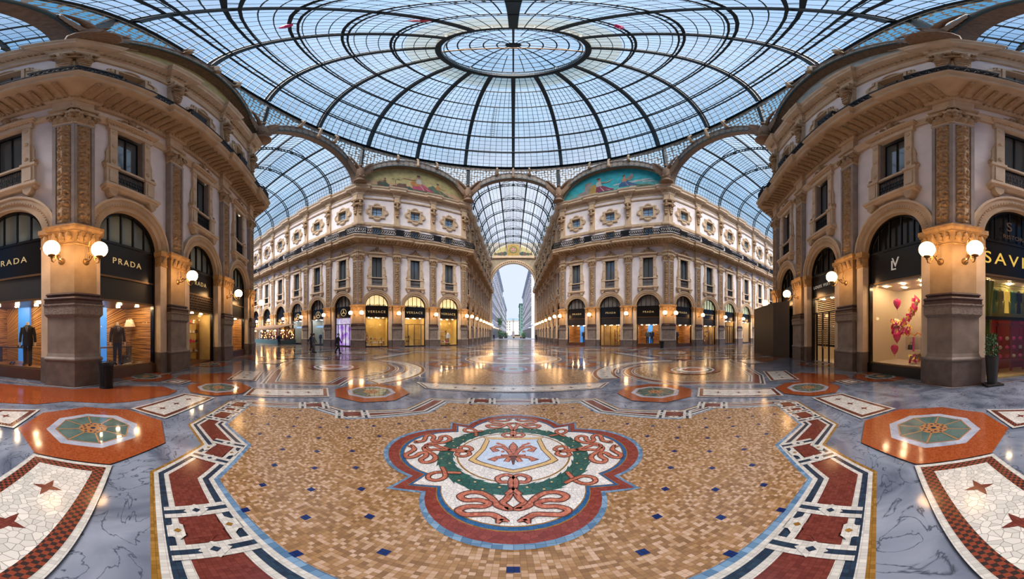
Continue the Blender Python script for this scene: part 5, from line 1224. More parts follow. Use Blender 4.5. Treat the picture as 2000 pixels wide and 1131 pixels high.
# ================================================================ END PORTALS
mat('portal_stone', (.36, .30, .20), .7, var=((.28, .23, .15), 1, 6))
def portal(label, loc, ang, full=True):
    t = thing('portal_wall', label, 'wall', loc, ang); R, sp, W2 = 6.6, 17.5, 8.2
    f = MB(); n = 20; L = arc(0, sp, R, PI, PI/2, n); Rr = arc(0, sp, R, PI/2, 0, n)
    for y in (0, 1.2):
        for pts in ([(-W2, 0), (-R, 0)]+L+[(0, 31.2), (-W2, 31.2)], Rr+[(R, 0), (W2, 0), (W2, 31.2), (0, 31.2)]): f.add([(x, y, z) for x, z in pts], [tuple(range(len(pts)))], 'portal_stone')
    bd = [(-R, 0)]+L+Rr[1:]+[(R, 0)]
    f.add([(x, y, z) for y in (0, 1.2) for x, z in bd], [(k, k+1, len(bd)+k+1, len(bd)+k) for k in range(len(bd)-1)], 'stone')
    f.build('wall', t)
    f = MB(); f.ring2(arc(0, sp, R, 0, PI, 30), arc(0, sp, R+1.0, 0, PI, 30), -.25, .1, 'stone', closed=False)
    for a in arc(0, sp, R+.55, 0, PI, 36): f.ball((a[0], -.28, a[1]), .22, 'stone_carved', 6, 4)
    f.build('archivolt', t)
    for sg in (-1, 1):
        f = MB(); f.box(*sorted((sg*R, sg*(R+.9))), -.45, .1, 0, 3, 'plinth_stone'); f.box(*sorted((sg*(R+.1), sg*(R+.8))), -.3, .1, 3, sp-.6, 'stone_pale'); f.box(*sorted((sg*(R-.05), sg*(R+1.0))), -.5, .1, sp-.6, sp, 'stone'); f.build('pier', t)
    f = MB(); f.box(-W2, W2, -.5, .1, 25.7, 26.1, 'stone'); f.box(-W2, W2, -.3, .1, 26.1, 26.5, 'stone_pale'); f.build('entablature', t)
    f = MB()
    def lun(x0, x1, m, o):
        P = [(x0, 26.6)]+[(x0+(x1-x0)*k/10, min(31.0, 24.3+6.2*math.sqrt(max(0, 1-((x0+(x1-x0)*k/10)/7.1)**2)))) for k in range(11)]+[(x1, 26.6)]
        f.add([(x, o, z) for x, z in P][::-1], [tuple(range(len(P)))], m)
    mat_g = 'p_yellow'; lun(-6.4, -2.1, mat_g, -.05); lun(-1.7, 1.7, 'p_ochre', -.05); lun(2.1, 6.4, mat_g, -.05)
    for sg in (-1, 1):
        for k in range(4): P = blob(sg*(2.7+k*.85), 27.2, .7, .7-.1*k, 10, .3, k+5); f.add([(x, -.08-.002*k, z) for x, z in P], [tuple(range(len(P)))], 'p_brown' if k % 2 else 'p_darkgreen')
    P = ngon((0, 28.6), 1.2, 20); f.add([(x, -.08, z) for x, z in P], [tuple(range(20))], 'p_green'); P = ngon((0, 28.6), .95, 20); f.add([(x, -.09, z) for x, z in P], [tuple(range(20))], 'p_ochre')
    P = [(-.5, 29.2), (-.5, 28.4), (0, 27.85), (.5, 28.4), (.5, 29.2)]; f.add([(x, -.10, z) for x, z in P], [tuple(range(5))], 'p_rose')
    for a, b, c, d in ((-.09, .09, 28.0, 29.2), (-.5, .5, 28.5, 28.75)): f.add([(a, -.11, c), (b, -.11, c), (b, -.11, d), (a, -.11, d)], [(0, 1, 2, 3)], 'p_white')
    f.build('painted_lunette', t)
    return t
portal('tan stone end wall with a tall arch closing the central passage', (0, B+LY-.1, 0), 0)

portal('tan stone end wall with a tall arch behind the viewer', (0, -B-LB+.1, 0), PI)
portal('tan stone end wall with a tall arch closing the left passage', (-B-LX+.1, 0, 0), PI/2)
portal('tan stone end wall with a tall arch closing the right passage', (B+LX-.1, 0, 0), -PI/2)

# ================================================================ WALL LAMPS
def lamp_meshes():
    g = MB(); c = (0, -.70, 4.46); prof = [(max(.26*math.sin(PI*i/14), .002), -.26*math.cos(PI*i/14)) for i in range(15)]; g.lathe(prof, 'globe', c, 24); gm = g.mesh('globe', True)
    f = MB(); m = 'brass'
    f.lathe([(.02, -.36), (.05, -.33), (.04, -.30), (.11, -.26), (.13, -.21), (.10, -.19)], m, c, 14)
    P = [(0, -.02+.13, 4.26), (0, -.12, 4.24), (0, -.22, 4.30), (0, -.30, 4.40), (0, -.38, 4.34), (0, -.42, 4.16), (0, -.54, 4.04), (0, -.66, 4.02), (0, -.70, 4.12)]
    f.tube(P, .022, m, 6)
    f.lathe([(.13, -.02), (.12, .02), (.05, .05)], m, (0, 0, 0), 14); n = len(f.v)-14*3
    f.v[n:] = [(x, .12-z, 4.26+y) for x, y, z in f.v[n:]]
    f.tube([(0, -.16+.09*math.cos(t)*(1-t/16), 4.34+.09*math.sin(t)*(1-t/16)) for t in [i*.6 for i in range(16)]], .016, m, 5)
    f.tube([(0, .02, 4.36), (0, -.06, 4.55), (0, -.02, 4.78), (0, -.14, 4.98), (0, -.26, 5.02), (0, -.30, 4.92)], .014, m, 5)
    for z, y in ((4.5, -.05), (4.22, -.5), (4.35, -.3)): f.ball((0, y, z), .035, m, 6, 4)
    return gm, f.mesh('bracket')
me_globe, me_bracket = lamp_meshes()
def wall_lamp(p, ang, label, group):
    t = thing('wall_lamp', label, 'lamp', (p[0], p[1], 0), ang, group); inst(me_globe, 'globe', t); inst(me_bracket, 'bracket', t); return t
def corner_lamps(seg, at_start, label, group):
    s = .50 if at_start else seg.L-.50
    wall_lamp(seg.W(s, -.0), seg.ang, label, group)
ordn = ['first', 'second', 'third', 'fourth', 'fifth', 'sixth', 'seventh', 'eighth', 'ninth']
GL = 'globe lamps on the arcade pillars'
def diag_lamps(seg, pil, names):
    corner_lamps(seg, True, 'globe wall lamp on '+names[0], GL); corner_lamps(seg, False, 'globe wall lamp on '+names[3], GL)
    for c, nme in zip(pil, names[1:3]): wall_lamp(seg.W(c), seg.ang, 'globe wall lamp on '+nme, GL)
diag_lamps(sw[1], p_sw[1], ['left foreground pillar, the face towards the crossing', 'second pillar of the left foreground shops', 'third pillar of the left foreground shops', 'far corner pillar of the left foreground building, towards the crossing'])
diag_lamps(nw[1], p_nw[1], ['corner pillar left of the first yellow-lit shop', 'pillar between the first and middle yellow-lit shops', 'pillar between the middle and last yellow-lit shops', 'pillar right of the last yellow-lit shop'])
diag_lamps(ne[1], p_ne[1], ['corner pillar just right of the central passage', 'pillar between the two left shops under the turquoise mural', 'pillar left of the shop with the blue centre strip', 'corner pillar right of the shop with the blue centre strip'])
diag_lamps(se[1], p_se[1], ['pillar hidden behind the dark hoarding', 'pillar just right of the dark hoarding', 'pillar left of the balloon window', 'right foreground pillar, the face towards the balloon window'])
corner_lamps(sw[0], False, 'globe wall lamp on left foreground pillar, the outer left face', GL); corner_lamps(se[2], True, 'globe wall lamp on right foreground pillar, the outer right face', GL)
corner_lamps(nw[0], False, 'globe wall lamp on corner pillar beside the purple screen shop', GL); corner_lamps(ne[2], True, 'globe wall lamp on corner pillar at the start of the right passage', GL)
corner_lamps(nw[2], True, 'globe wall lamp nearest on the left side of the central passage', GL); corner_lamps(ne[0], False, 'globe wall lamp nearest on the right side of the central passage', GL)
for i, c in enumerate(p_nw[2][:7]): wall_lamp(nw[2].W(c), nw[2].ang, 'globe wall lamp, %s after the corner on the central passage left side' % ordn[i], GL)
for i, c in enumerate(p_ne[0][::-1][:7]): wall_lamp(ne[0].W(c), ne[0].ang, 'globe wall lamp, %s after the corner on the central passage right side' % ordn[i], GL)
for i, c in enumerate(p_nw[0][::-1][:6]): wall_lamp(nw[0].W(c), nw[0].ang, 'globe wall lamp, %s from the purple screen shop down the left passage' % ordn[i], GL)
for i, c in enumerate(p_ne[2][:6]): wall_lamp(ne[2].W(c), ne[2].ang, 'globe wall lamp, %s from the corner down the right passage' % ordn[i], GL)
wall_lamp(sw[0].W(p_sw[0][-1]), sw[0].ang, 'globe wall lamp past the outer left shop window with the coat display', GL)

# ================================================================ SHOPFRONTS
GY = .66
def pl(f, pts, y, m): f.add([(x, y, z) for x, z in pts], [tuple(range(len(pts)))], m)
def shop(seg, s, label, back='amber_wall', side=None, floor_m='wood_dark', sign=None, sign_size=.5, sign_m='gold', lun='lunette_curtain', gtop=3.98, gbot=.12, base='black_gloss', door=False, light='shoplight', panel=True, blue=False, star=False, lv=False, ceil='cream', depth=2.4, upper_sign_z=4.72, full=True, lun_depth=.25, nlight=1, bars=0):
    p = seg.W(s); t = thing('shopfront', label, 'shopfront', (p[0], p[1], 0), seg.ang)
    o = OW; fm = 'black_gloss'
    f = MB()
    for sg in (-1, 1): f.box(*sorted((sg*(o-.09), sg*(o+.0))), GY-.08, GY+.12, 0, SPR, fm)
    f.box(-o, o, GY-.04, GY+.10, gtop, gtop+.08, 'brown_bronze' if back != 'cream' else 'silver_letter'); f.box(-o, o, GY-.06, GY+.10, 3.98, 4.06, 'brown_bronze'); f.box(-o, o, GY-.05, GY+.12, SPR-.06, SPR+.05, fm)
    f.ring2(arc(0, SPR, o-.09, 0, PI, 20), arc(0, SPR, o+.02, 0, PI, 20), GY-.08, GY+.1, fm, closed=False)
    for x in (-.95, -.32, .32, .95): h = math.sqrt(o*o-x*x); f.box(x-.025, x+.025, GY-.05, GY+.06, SPR, SPR+h-.04, fm)
    f.build('frame', t)
    f = MB(); L = [(o+.2, SPR-.3)]+arc(0, SPR, o+.2, 0, PI, 20)+[(-o-.2, SPR-.3)]; f.prism(L, GY+.22, GY+.26, lun)
    if lun == 'lunette_lit':
        for i in range(14): leaf(f, (-1.25+i*.19, GY+.08, SPR+.02), .14, .18+.14*((i*7) % 5)/5, .03, 'leaf')
    f.build('lunette_window', t)
    f = MB(); f.box(-o, o, GY-.02, GY+.10, 4.06, SPR-.05, 'black_gloss')
    if gtop < 3.9: f.box(-o, o, GY, GY+.10, gtop+.08, 3.98, 'black_matt')
    fs_ = f.build('fascia', t)
    if sign: inst(text_mesh(sign, sign_size, .012, sign_m, 1.12, 1.3), 'lettering', fs_, (0, GY-.03, upper_sign_z))
    if star:
        g = MB(); R = .52; n = 28
        g.ring2([(R*.88*math.cos(2*PI*i/n), 4.74+R*.88*math.sin(2*PI*i/n)) for i in range(n)], [(R*math.cos(2*PI*i/n), 4.74+R*math.sin(2*PI*i/n)) for i in range(n)], GY-.06, GY-.02, 'gold')
        for k in range(3):
            a = PI/2+k*2*PI/3; d = (math.cos(a), math.sin(a)); e = (-d[1], d[0])
            g.prism([(0+e[0]*.09, 4.74+e[1]*.09), (0-e[0]*.09, 4.74-e[1]*.09), (d[0]*R*.93, 4.74+d[1]*R*.93)], GY-.06, GY-.02, 'gold')
        g.build('emblem', fs_)
    if lv:
        inst(text_mesh('L', .62, .015, 'silver_letter', 1.0), 'lettering', fs_, (-.09, GY-.04, 4.68)); inst(text_mesh('V', .62, .016, 'silver_letter', 1.05), 'lettering', fs_, (.03, GY-.05, 4.80))
    if base:
        f = MB(); f.box(-o, o, GY-.14, GY+.1, 0, gbot, base); f.box(-o, o, GY-.05, GY+.1, gbot, gbot+.05, 'brown_bronze'); f.build('stall_riser', t)
    f = MB(); f.box(-o+.09, o-.09, GY, GY+.015, gbot+.05, gtop, 'shop_glass'); f.build('display_glass', t)
    if door:
        f = MB()
        f.box(-o+.09, o-.09, GY-.03, GY+.05, 3.02, 3.10, 'brown_bronze' if door == 1 else 'black_gloss')
        for x in (-1.0, -.03, .97) if door == 1 else (-1.05, -.35, .35, 1.05): f.box(x-.03, x+.05, GY-.03, GY+.05, gbot, 3.02, 'brown_bronze' if door == 1 else 'black_gloss')
        for x in (-.14, .12): f.tube([(x, GY-.10, .9), (x, GY-.10, 2.0)], .02, 'brass', 6)
        f.build('door', t)
    if full:
        y1 = depth+.2; W = o-.04
        f = MB(); f.box(-W, W, y1, y1+.06, gbot, 4.0, back); f.build('back_wall', t)
        sm = side or back
        for x_ in (-W-.05, W): f = MB(); f.box(x_, x_+.05, GY+.12, y1, gbot, 4.0, sm); f.build('side_wall', t)
        f = MB(); f.box(-W, W, GY+.1, y1, gbot-.06, gbot+.02, floor_m); f.build('display_floor', t)
        f = MB(); f.box(-W, W, GY+.12, y1, gtop+.0, gtop+.05, ceil); f.build('display_ceiling', t)
        if light:
            for x_, y_ in ((-1.0, .5), (0, .5), (1.0, .5), (-.5, 1.25), (.5, 1.25)):
                f = MB(); f.lathe([(.09, gtop-.035), (.09, gtop-.005)], light, (x_, GY+y_, 0), 10); f.build('ceiling_spot', t)
    if blue:
        f = MB(); f.box(-.42+(blue if blue != 1 else 0), .22+(blue if blue != 1 else 0), depth+.05, depth+.19, gbot, gtop, 'blue_panel'); f.build('blue_backdrop', t)
    return t
def at(seg, s, x, y, z=0): v = seg.W(s+x, -y); return (v[0], v[1], z)

def mannequin(seg, s, x, y, z, coat, legs, label, turn=0, h=1.0, long=False):
    p = at(seg, s, x, y, z); t = thing('mannequin', label, 'mannequin', p, seg.ang+turn); t.scale = (h, h, h)
    f = MB(); f.lathe([(.06, 1.46), (.065, 1.52), (.05, 1.60), (.01, 1.61)], 'mannequin', n=10); f.build('neck', t)
    for sg in (-1, 1): f = MB(); f.tube([(sg*.30, -.03, .86), (sg*.30, -.05, .78), (sg*.29, -.07, .70)], [.035, .042, .02], 'mannequin', 6); f.build('hand', t)
    f = MB(); lo = .72 if long else .84
    f.lathe([(.20, lo), (.21, .95), (.185, 1.12), (.22, 1.32), (.20, 1.42), (.09, 1.49), (.06, 1.50)], coat, n=14, sx=1, sy=.62)
    for sg in (-1, 1): f.tube([(sg*.19, 0, 1.40), (sg*.26, .0, 1.15), (sg*.29, -.02, .86)], [.075, .06, .05], coat, 8)
    f.add([(-.05, -.145, 1.44), (.05, -.145, 1.44), (0, -.15, 1.12)], [(0, 2, 1)], 'white_paint'); f.box(-.015, .015, -.16, -.14, 1.12, 1.42, 'navy_cloth')
    smooth_angle(f.build('jacket', t), 50)
    f = MB()
    for sg in (-1, 1): f.tube([(sg*.09, 0, .92), (sg*.10, -.01, .5), (sg*.11, 0, .07)], [.10, .075, .06], legs, 8); f.box(sg*.11-.045, sg*.11+.045, -.18, .07, 0, .07, 'black_gloss')
    f.build('trousers', t); return t
def bag(seg, s, x, y, z, w, col, label, group=None):
    p = at(seg, s, x, y, z); t = thing('handbag', label, 'bag', p, seg.ang, group); h = w*.7
    f = MB(); f.prism([(-w/2, 0), (w/2, 0), (w*.42, h), (-w*.42, h)], -w*.18, w*.18, col); f.box(-w*.06, w*.06, -w*.2, -w*.18, h*.5, h*.7, 'brass'); f.build('bag_body', t)
    f = MB(); f.tube([(-w*.22, 0, h), (-w*.18, 0, h*1.45), (0, 0, h*1.62), (w*.18, 0, h*1.45), (w*.22, 0, h)], w*.03, col, 5); f.build('handle', t); return t
def shoe(seg, s, x, y, z, col, label, group=None):
    f = MB(); f.tube([(0, -.14, .03), (0, -.04, .05), (0, .06, .07), (0, .13, .08)], [.03, .045, .04, .035], col, 7); o = f.build('shoe', None, at(seg, s, x, y, z), seg.ang+.3); tag(o, label, 'shoe', group); return o
def shelf_unit(seg, s, x, y, w, zs, m, label, cat='shelf'):
    p = at(seg, s, x, y); t = thing('display_shelf', label, cat, p, seg.ang)
    for z in zs: f = MB(); f.box(-w/2, w/2, -.15, .15, z-.02, z+.02, m); f.build('shelf_board', t)
    for sg in (-1, 1): f = MB(); f.box(sg*w/2-.02, sg*w/2+.02, -.12, .12, .05, max(zs)+.3, 'brass'); f.build('upright', t)
    return t
def goods(seg, s, x0, x1, y, z, n, where, cols, grp, seed=1):
    r = random.Random(seed)
    for i in range(n):
        x = x0+(x1-x0)*(i+.5)/n; w = r.uniform(.10, .2); h = r.uniform(.12, .30); c = r.choice(cols); f = MB(); k = r.randrange(3)
        if k == 0: f.lathe([(w*.3, 0), (w*.4, h*.3), (w*.15, h*.7), (w*.2, h)], c, n=10)
        elif k == 1: f.prism([(-w/2, 0), (w/2, 0), (w*.4, h*.7), (-w*.4, h*.7)], -.05, .05, c); f.tube([(-w*.2, 0, h*.7), (0, 0, h*1.05), (w*.2, 0, h*.7)], .01, c, 4)
        else: f.lathe([(w*.4, 0), (w*.4, h*.5), (w*.1, h*.55), (w*.1, h)], c, n=8)
        o = f.build('display_item', None, at(seg, s, x, y, z), seg.ang)
        tag(o, '%s item %s' % (ordn[min(i, 8)], where), 'display item', grp)

SD, ND, ED, RD_ = sw[1], nw[1], ne[1], se[1]
d0, d1, d2 = dg_
PR = dict(back='wood_rays', side='wood_planks', floor_m='shop_checker', sign='PRADA', sign_size=.36, gtop=3.02, gbot=.42, base='wood_dark', ceil='wood_dark')
WOOD = dict(PR); 
# left foreground
shop(SD, d0, 'black shopfront with wood-lined window beside the left foreground pillar', lun='lunette_green', blue=1, **PR)
shop(SD, d1, 'black shopfront with rolled grille and lit interior, middle of the left foreground', lun='lunette_green', **{**PR, 'back': 'amber_wall', 'side': 'amber_wall', 'gbot': .05, 'base': None, 'floor_m': 'wood_dark'}, door=0)
shop(SD, d2, 'black shopfront with wood-lined window, farthest of the left foreground', lun='lunette_green', **PR)
s_ = sw[0]; c0 = rev(sw[0].L, bb)[-1]
shop(s_, c0, 'black shopfront with wood rays and long coat display at the left edge', lun='lunette_green', blue=-.35, **{**PR, 'floor_m': 'wood_planks'})
# yellow-lit shops
VE = dict(back='yellow_wall', side='yellow_wall', sign='VERSACE', sign_size=.44, lun='lunette_lit', floor_m='cream', gbot=.10)
shop(ND, d0, 'yellow-lit shop window with flowers, left of three under the desert mural', **VE)
shop(ND, d1, 'yellow-lit shop entrance with glass doors, middle of three under the desert mural', door=1, **VE)
shop(ND, d2, 'yellow-lit shop window with shelves of bags, right of three under the desert mural', **VE)
# right of the central passage
shop(ED, d0, 'wood-lined shop window just right of the central passage', **{**PR, 'side': 'wood_planks', 'back': 'wood_planks'}, blue=1.0)
shop(ED, d1, 'amber shop entrance with glass doors, middle under the turquoise mural', **{**PR, 'back': 'amber_wall', 'side': 'amber_wall', 'gbot': .08, 'floor_m': 'wood_dark'}, door=1)
shop(ED, d2, 'wood-lined shop window with blue centre strip, right under the turquoise mural', blue=1, **{**PR, 'back': 'wood_planks'})
# right foreground
DK = dict(lun='lunette_dark', gtop=3.98)
shop(RD_, d0, 'black closed shopfront hidden behind the dark hoarding', back='black_matt', side='black_matt', light=None, floor_m='black_matt', **DK)
shop(RD_, d1, 'black shop entrance with slatted shutter between two right foreground pillars', back='cream', side='cream', sign='LOUIS VUITTON', sign_size=.27, sign_m='silver_letter', gtop=3.98, lun='lunette_dark', door=2, gbot=.05, base=None, floor_m='cream')
shop(RD_, d2, 'black shopfront with cream balloon display beside the right foreground pillar', back='cream', side='cream', lv=True, floor_m='cream', gbot=.42, lun='lunette_dark')
sv = se[2]; c1 = bb[0]
tsav = shop(sv, c1, 'black shopfront over red wooden interior with green clothes above, right edge', back='red_wood', side='red_wood', sign='SAVINI', sign_size=.70, sign_m='gold_yellow', lun='lunette_dark', gtop=3.9, gbot=.04, base=None, floor_m='amber_wall')
f = MB(); f.box(-OW+.1, OW-.1, GY-.02, GY+.8, 2.30, 2.42, 'black_gloss'); f.box(-OW+.1, OW-.1, GY+.78, GY+.82, 2.42, 3.9, 'olive_cloth'); f.build('upper_display', tsav)
f = MB(); f.grid(lambda u, v: (-OW+.12+u*.5*(1-.5*v*(1-v)*0)-(.25*u*(1-v)), GY+.12+.05*math.sin(u*30), .3+3.55*v), 30, 6, 'curtain_green'); f.build('curtain', tsav)
f = MB()
for x in (-.9, -.2, .5, 1.2): f.box(x-.04, x+.04, 1.75, 1.85, 0, 2.3, 'red_wood')
for z in (.5, 2.1): f.box(-1.5, 1.5, 1.75, 1.85, z, z+.1, 'red_wood')
for i in range(24): f.ball((-1.35+(i % 8)*.38, 2.2, .7+.42*(i//8)), .10, 'pink' if i % 3 else 'cream', 8, 5)
f.build('glazed_partition', tsav)
inst(text_mesh('S', .62, .01, 'brown_bronze', 1.0), 'lettering', tsav, (-.35, GY-.06, 6.25)); inst(text_mesh('RISTORANTE', .26, .01, 'brown_bronze', 1.1), 'lettering', tsav, (.2, GY-.06, 5.78))
# left passage shops
nwx = bx; NX = nw[0]; L = NX.L
shop(NX, L-nwx[0], 'shopfront with purple light screens and round star emblem', back='screen_purple', side='screen_white', lun='lunette_curtain', star=True, light=None, gtop=3.98, gbot=.1, ceil='black_matt', door=2, depth=1.1)
shop(NX, L-nwx[1], 'grey-lit shopfront with star emblem, next to the purple one', back='pale_wall', side='pale_wall', lun='lunette_curtain', star=True, light='shoplight_white', gbot=.1)
shop(NX, L-nwx[2], 'grey-lit shopfront with star emblem beside the awning', back='pale_wall', side='pale_wall', lun='lunette_curtain', star=True, light='shoplight_white', gbot=.1)
for i in range(3, XL): shop(NX, L-nwx[i], 'dark arcade shopfront, %s behind the awning in the left passage' % ordn[i-3], back='amber_wall', lun='lunette_dark', light='shoplight' if i < 6 else None)
EX = ne[2]
shop(EX, nwx[0], 'wood-lined shop window, first in the right passage', lun='lunette_curtain', **{**PR, 'back': 'wood_planks'})
shop(EX, nwx[1], 'amber shopfront with pale green arch window, second in the right passage', lun='lunette_pale', **{**PR, 'sign': 'FRATELLI PRADA', 'sign_size': .24, 'back': 'amber_wall', 'side': 'amber_wall', 'gbot': .08, 'floor_m': 'wood_dark'}, door=1)
shop(EX, nwx[2], 'dark shopfront with pale green arch window, third in the right passage', lun='lunette_pale', back='black_matt', side='amber_wall', door=2)
shop(EX, nwx[3], 'pale yellow-lit shopfront, fourth in the right passage', lun='lunette_pale', back='cream', side='cream')
for i in range(4, XL): shop(EX, nwx[i], 'arcade shopfront behind the hoarding line, %s in the right passage' % ordn[i], back='amber_wall', lun='lunette_green', light='shoplight' if i < 6 else None)
for seg, bays_, side in ((nw[2], by, 'left'), (ne[0], rev(ne[0].L, by)[::-1], 'right')):
    for i, c in enumerate(bays_): shop(seg, c, 'plain lit shopfront, %s on the %s side of the central passage' % (ordn[i], side), back='amber_wall', lun='lunette_curtain', light='shoplight' if i < 6 else None, gbot=.2)
for seg, bays_, side in ((sw[2], bs, 'left'), (se[0], rev(se[0].L, bs)[::-1], 'right')):
    for i, c in enumerate(bays_): shop(seg, c, 'closed dark shopfront, %s on the near wall of the %s passage' % (ordn[i], side), back='black_matt', lun='lunette_dark', light=None)
shop(sw[0], rev(sw[0].L, bb)[0], 'closed dark shopfront behind the viewer on the left', back='black_matt', lun='lunette_green', light=None)
shop(se[2], bb[1], 'closed dark shopfront behind the viewer on the right', back='black_matt', lun='lunette_dark', light=None)

# ---- things in the windows
mannequin(SD, d0, -.05, 1.25, .44, 'brown_cloth', 'navy_cloth', 'headless mannequin in a brown jacket and navy trousers in the left foreground window', -.3, 1.12)
mannequin(s_, c0, .45, 1.25, .44, 'black_cloth', 'black_cloth', 'headless mannequin in a long dark coat in the window at the left edge', .3, 1.12, True)
t = thing('display_table', 'long dark display table behind the brown-jacket mannequin', 'table', at(SD, d0, .25, 1.9, 0), SD.ang)
f = MB(); f.box(-.95, .95, -.2, .2, 1.12, 1.17, 'wood_dark'); f.build('table_top', t)
for sg in (-1, 1): f = MB(); f.box(sg*.88-.03, sg*.88+.03, -.18, .18, .44, 1.12, 'wood_dark'); f.build('leg', t)
t = thing('display_table', 'long dark display table beside the long-coat mannequin', 'table', at(s_, c0, -.55, 1.7, 0), s_.ang)
f = MB(); f.box(-.85, .85, -.2, .2, 1.12, 1.17, 'wood_dark'); f.build('table_top', t)
for sg in (-1, 1): f = MB(); f.box(sg*.78-.03, sg*.78+.03, -.18, .18, .44, 1.12, 'wood_dark'); f.build('leg', t)
bag(SD, d0, .45, 1.85, 1.17, .34, 'brown_cloth', 'brown briefcase on the table behind the brown-jacket mannequin'); bag(SD, d0, .62, 1.45, .44, .46, 'brown_cloth', 'large brown bag on the checked window floor')
for i in range(2): shoe(s_, c0, -.2+i*.16, 1.6, 1.17, 'black_gloss', 'black shoe on the table in the left edge window, %s of the pair' % ordn[i], 'black shoes on the table')
for i in range(2): shoe(s_, c0, -.35+i*.16, 1.2, .44, 'black_gloss', 'black shoe on the floor in the left edge window, %s of the pair' % ordn[i], 'black shoes on the window floor')
t = thing('sun_shade', 'small lampshade hung on the wood wall behind the left foreground glass', 'lampshade', at(SD, d0, 1.2, 1.9, 2.1), SD.ang); f = MB(); f.lathe([(.28, 0), (.17, .32)], 'cream', n=16); f.build('shade', t)
mannequin(ED, d2, -.25, 1.3, .44, 'grey_cloth', 'navy_cloth', 'left mannequin in grey before the blue centre strip', .2, 1.1); mannequin(ED, d2, .35, 1.3, .44, 'navy_cloth', 'black_cloth', 'right mannequin in navy before the blue centre strip', -.2, 1.1)
mannequin(ED, d0, .85, 1.3, .44, 'brown_cloth', 'navy_cloth', 'mannequin in brown before the blue backdrop beside the central passage', 0, 1.1)
mannequin(EX, nwx[0], -.6, 1.3, .44, 'navy_cloth', 'black_cloth', 'mannequin in navy in the first window of the right passage', 0, 1.1); mannequin(EX, nwx[3], .1, 1.4, .15, 'tan_cloth', 'tan_cloth', 'mannequin in tan in the pale yellow-lit window', 0, 1.05)
mannequin(ND, d2, .35, 1.4, .15, 'white_paint', 'tan_cloth', 'pale dressed mannequin in the right yellow-lit window', 0, 1.15)
mannequin(NX, L-nwx[1], -.3, 1.4, .12, 'black_cloth', 'black_cloth', 'dark dressed mannequin in the grey-lit shop next to the purple one', 0, 1.05)
GC = ['black_cloth', 'magenta', 'brown_cloth', 'gold_yellow', 'white_paint', 'tan_cloth']
k_ = 0
for seg, s, nm, zs, x0, x1 in ((ND, d2, 'the right yellow-lit window', (.7, 1.35, 2.0), -1.3, .1), (ND, d0, 'the left yellow-lit window', (.5, 1.0), -1.3, .9), (ND, d1, 'the yellow-lit entrance', (.6, 1.2), -1.3, -.5),
        (ED, d1, 'the amber entrance under the turquoise mural', (.7, 1.4, 2.1), .3, 1.4), (EX, nwx[1], 'the amber shop of the right passage', (.6, 1.3, 2.0), -1.2, 1.2), (SD, d1, 'the middle left foreground shop', (.6, 1.2, 1.8, 2.4), -1.3, 1.3)):
    shelf_unit(seg, s, (x0+x1)/2, 1.6, x1-x0, zs, 'brass', 'brass-framed display shelf in '+nm)
    for z in zs: k_ += 1; goods(seg, s, x0, x1, 1.6, z+.02, 5 if x1-x0 < 1.5 else 8, 'on the %s shelf up in %s' % (ordn[zs.index(z)], nm), GC, 'goods in '+nm, k_)
# tables, counters and hanging signs inside the far shops
def low_table(seg, s, x, y, w, d, h, m, label):
    t = thing('low_display_table', label, 'table', at(seg, s, x, y, .12), seg.ang); f = MB(); f.box(-w/2, w/2, -d/2, d/2, h-.05, h, m); f.build('table_top', t)
    for sx in (-1, 1):
        for sy in (-1, 1): f = MB(); f.box(sx*(w/2-.05)-.025, sx*(w/2-.05)+.025, sy*(d/2-.05)-.025, sy*(d/2-.05)+.025, 0, h-.05, 'brass'); f.build('leg', t)
low_table(ND, d0, .1, 1.15, 1.5, .6, .45, 'white_paint', 'low white table at the front of the left yellow-lit window'); low_table(ND, d0, .9, 1.9, .8, .5, .7, 'cream', 'taller cream table at the back of the left yellow-lit window')
low_table(ND, d2, -.3, 1.1, 1.6, .5, .4, 'white_paint', 'low white table at the front of the right yellow-lit window'); low_table(ND, d1, .8, 1.9, .9, .5, .8, 'wood_dark', 'dark counter inside the yellow-lit entrance')
goods(ND, d0, -.6, .8, 1.15, .58, 8, 'on the low white table of the left yellow-lit window', ['white_paint', 'cream', 'gold_yellow', 'black_cloth'], 'goods on the low white table, left', 31)
goods(ND, d2, -1.0, .4, 1.1, .53, 8, 'on the low white table of the right yellow-lit window', ['black_cloth', 'magenta', 'tan_cloth', 'white_paint'], 'goods on the low white table, right', 32)
for i, nm in ((1, 'next to the purple one'), (2, 'beside the awning')):
    t = thing('hanging_sign', 'pale blue lit sign hanging in the grey-lit shop ' + nm, 'sign', at(NX, L-nwx[i], .2, 1.0, 2.75), NX.ang); f = MB(); f.box(-1.0, 1.0, -.04, .04, 0, .26, 'light_sign'); f.build('sign_panel', t)
    for sx in (-.8, .8): f = MB(); f.tube([(sx, 0, .26), (sx, 0, 1.2)], .01, 'brass', 4); f.build('cable', t)
    t = thing('display_screen', 'black upright display screen in the grey-lit shop ' + nm, 'screen', at(NX, L-nwx[i], -.2+i*.3, 1.9, .12), NX.ang); f = MB(); f.box(-.35, .35, -.04, .04, .8, 1.9, 'black_gloss'); f.build('panel', t); f = MB(); f.box(-.05, .05, -.05, .05, 0, .8, 'grey_cloth'); f.box(-.25, .25, -.2, .2, 0, .04, 'grey_cloth'); f.build('stand', t)
